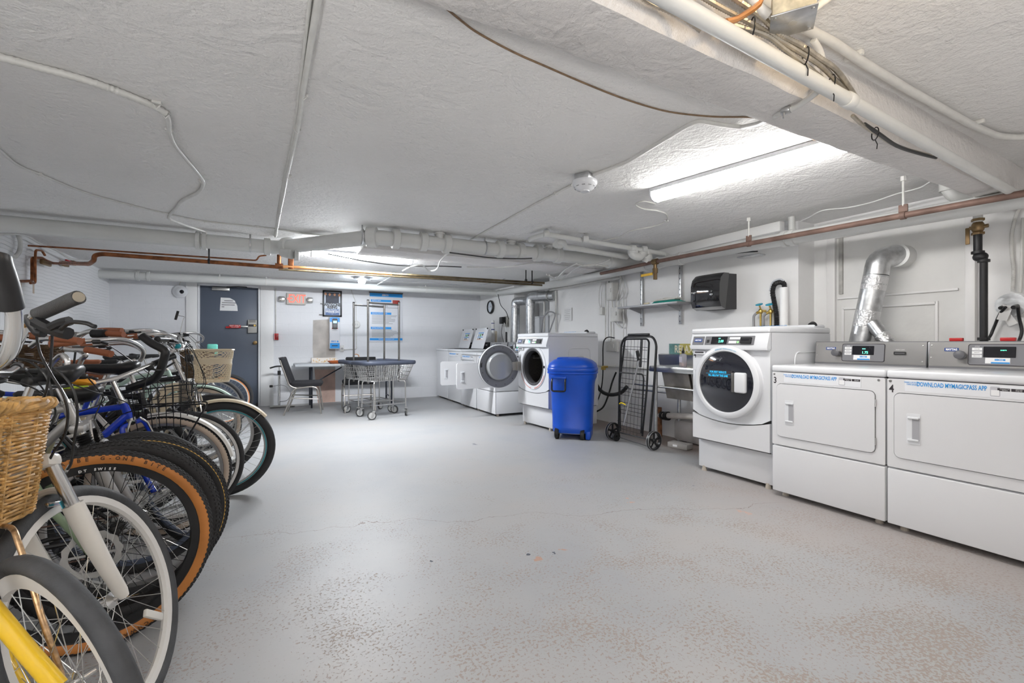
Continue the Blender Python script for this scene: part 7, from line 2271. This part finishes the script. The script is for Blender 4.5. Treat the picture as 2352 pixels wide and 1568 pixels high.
# 9-12: further back
bike('bicycle with fat black tyres and silver rims, standing behind the cream one', (-.44, 4.42), 2, 0, R=.338, tw=.060, frame=MATTE, kind='cruiser', wk=dict(rim=SILV, rimh=.022), bar='cruiser', barz=1.04, sadz=.92, fender=None, grip=BROWN)
bike('mint green bicycle with matching mudguards and cream sidewalls, farther along the row', (-.62, 4.95), 2, 0, R=.345, tw=.045, frame=MINT, kind='cruiser', wk=dict(side=TANS, rim=SILV), fender=MINT, bar='cruiser', barz=1.08, sadz=.94, saddle=BROWN, grip=BLACK, bell=CHROME)
bike('third bicycle from the far end, plain black with a dark wicker basket', (-.66, 5.55), 0, 0, R=.338, tw=.045, frame=MATTE, wk=dict(rim=SILV), bar='riser', barz=1.02, sadz=.92, bask='dark_wicker', baskoff=(.2, 0, -.02))
bike('second bicycle from the far end, black tyres and grey frame', (-.66, 6.28), 0, 0, R=.345, tw=.045, frame=GREYF, wk=dict(rim=SILV), bar='flat', barz=1.05, sadz=.94)
bike('last bicycle before the door, with white rims striped orange', (-.60, 7.05), 8, 0, R=.345, tw=.050, frame=WFORK, kind='cruiser', wk=dict(rim=WRIM, rimh=.024, rimline=mat('orange_stripe', (.75, .22, .03), .4)), bar='cruiser', barz=1.10, sadz=.94)
# further bicycles whose handlebars and saddles fill the back of the row
bike('reversed bicycle with brown grips and a brown saddle behind the wire basket', (-.80, 3.62), 3, 0, R=.33, tw=.045, reverse=True, frame=KH, kind='step', wk=dict(rim=SILV), bar='cruiser', barz=1.05, grip=BROWN, saddle=BROWN, sadz=.90)
bike('reversed bicycle with cyan bell between the cream and mint bicycles', (-.85, 4.15), -2, 0, R=.33, tw=.045, reverse=True, frame=BLUEF, wk=dict(rim=SILV), bar='riser', barz=1.02, sadz=.92, bell=mat('cyan_bell', (.02, .35, .55), .3))

q = PD(162, 866, 2.15)
o = MB().ball((0, 0, 0), (.10, .05, .028), 16, 8).build('orange_pouch', mat('orange_fabric', (.80, .33, .02), .6)); o.location = q; o.rotation_euler = (0, .35, 0)
tag(o, 'orange and white pouch strapped among the frames behind the black saddle', 'pouch')
# items hung on the bicycles near the wall
q = PD(165, 785, 2.5)
o = MB().lathe([(0, -.055), (.030, -.055), (.040, .055), (.036, .055), (.028, -.048), (0, -.048)], n=24).build('steel_tumbler', STEEL); o.location = q; tag(o, 'stainless steel tumbler in a holder between the brown bicycle grips', 'tumbler')
MB().tube([(.041 * cos(a), .041 * sin(a), 0) for a in [2 * pi * i / 20 for i in range(20)]], .003, 5, closed=True).tube([(0, .04, 0), (0, .05, -.06), (0, .03, -.12)], .005, 6).build('cup_holder', BLACK, o)
bb_ = bpy.data.objects['bicycle.007']
for i, (bar_, grip_, d_) in enumerate((([(70, 795), (85, 785), (100, 778), (125, 777)], [(120, 777), (150, 779), (184, 784)], 2.05), ([(150, 800), (165, 803), (185, 804), (202, 805)], [(198, 803), (225, 807), (256, 813)], 2.25),
                                      ([(140, 800), (165, 778), (200, 762), (235, 760)], [(243, 765), (262, 767), (284, 768)], 2.5), ([(180, 775), (200, 762), (215, 757), (230, 757)], [(228, 759), (250, 758), (280, 759)], 2.8))):
    ptub(bar_, d_, .0115, 'handlebar', CHROME, bb_, n=10)
    ptub(grip_, d_, .0165, 'grip', BROWN, bb_, sm=2, n=14)
    if i == 2: ptub([(214, 766), (243, 766)], d_ - .01, .024, 'shifter', BLACK, bb_, sm=0, n=10)
ptub([(115, 840), (128, 825), (143, 815), (155, 830), (152, 850)], 2.2, .012, 'stem', ALLOY, bb_, n=8)
ptub([(180, 845), (188, 825), (196, 815), (183, 805)], 2.3, .012, 'stem', ALLOY, bb_, n=8)
bpy.context.view_layer.update()
basket('dark_wicker', bb_, bb_.matrix_world.inverted() @ M.Translation(PD(70, 800, 2.6)) @ M.Rotation(RAD(10), 4, 'Z'), w=.34, d=.27, h=.17)
q = PD(488, 803, 5.2)
o = MB().box((0, 0, 0), (.10, .05, .13), .012).build('mint_case', mat('mint_plastic', (.15, .55, .45), .4)); o.location = q; tag(o, 'mint plastic phone case mounted behind the cream basket', 'case')
q = PD(545, 745 + 0, 5.2) if False else None
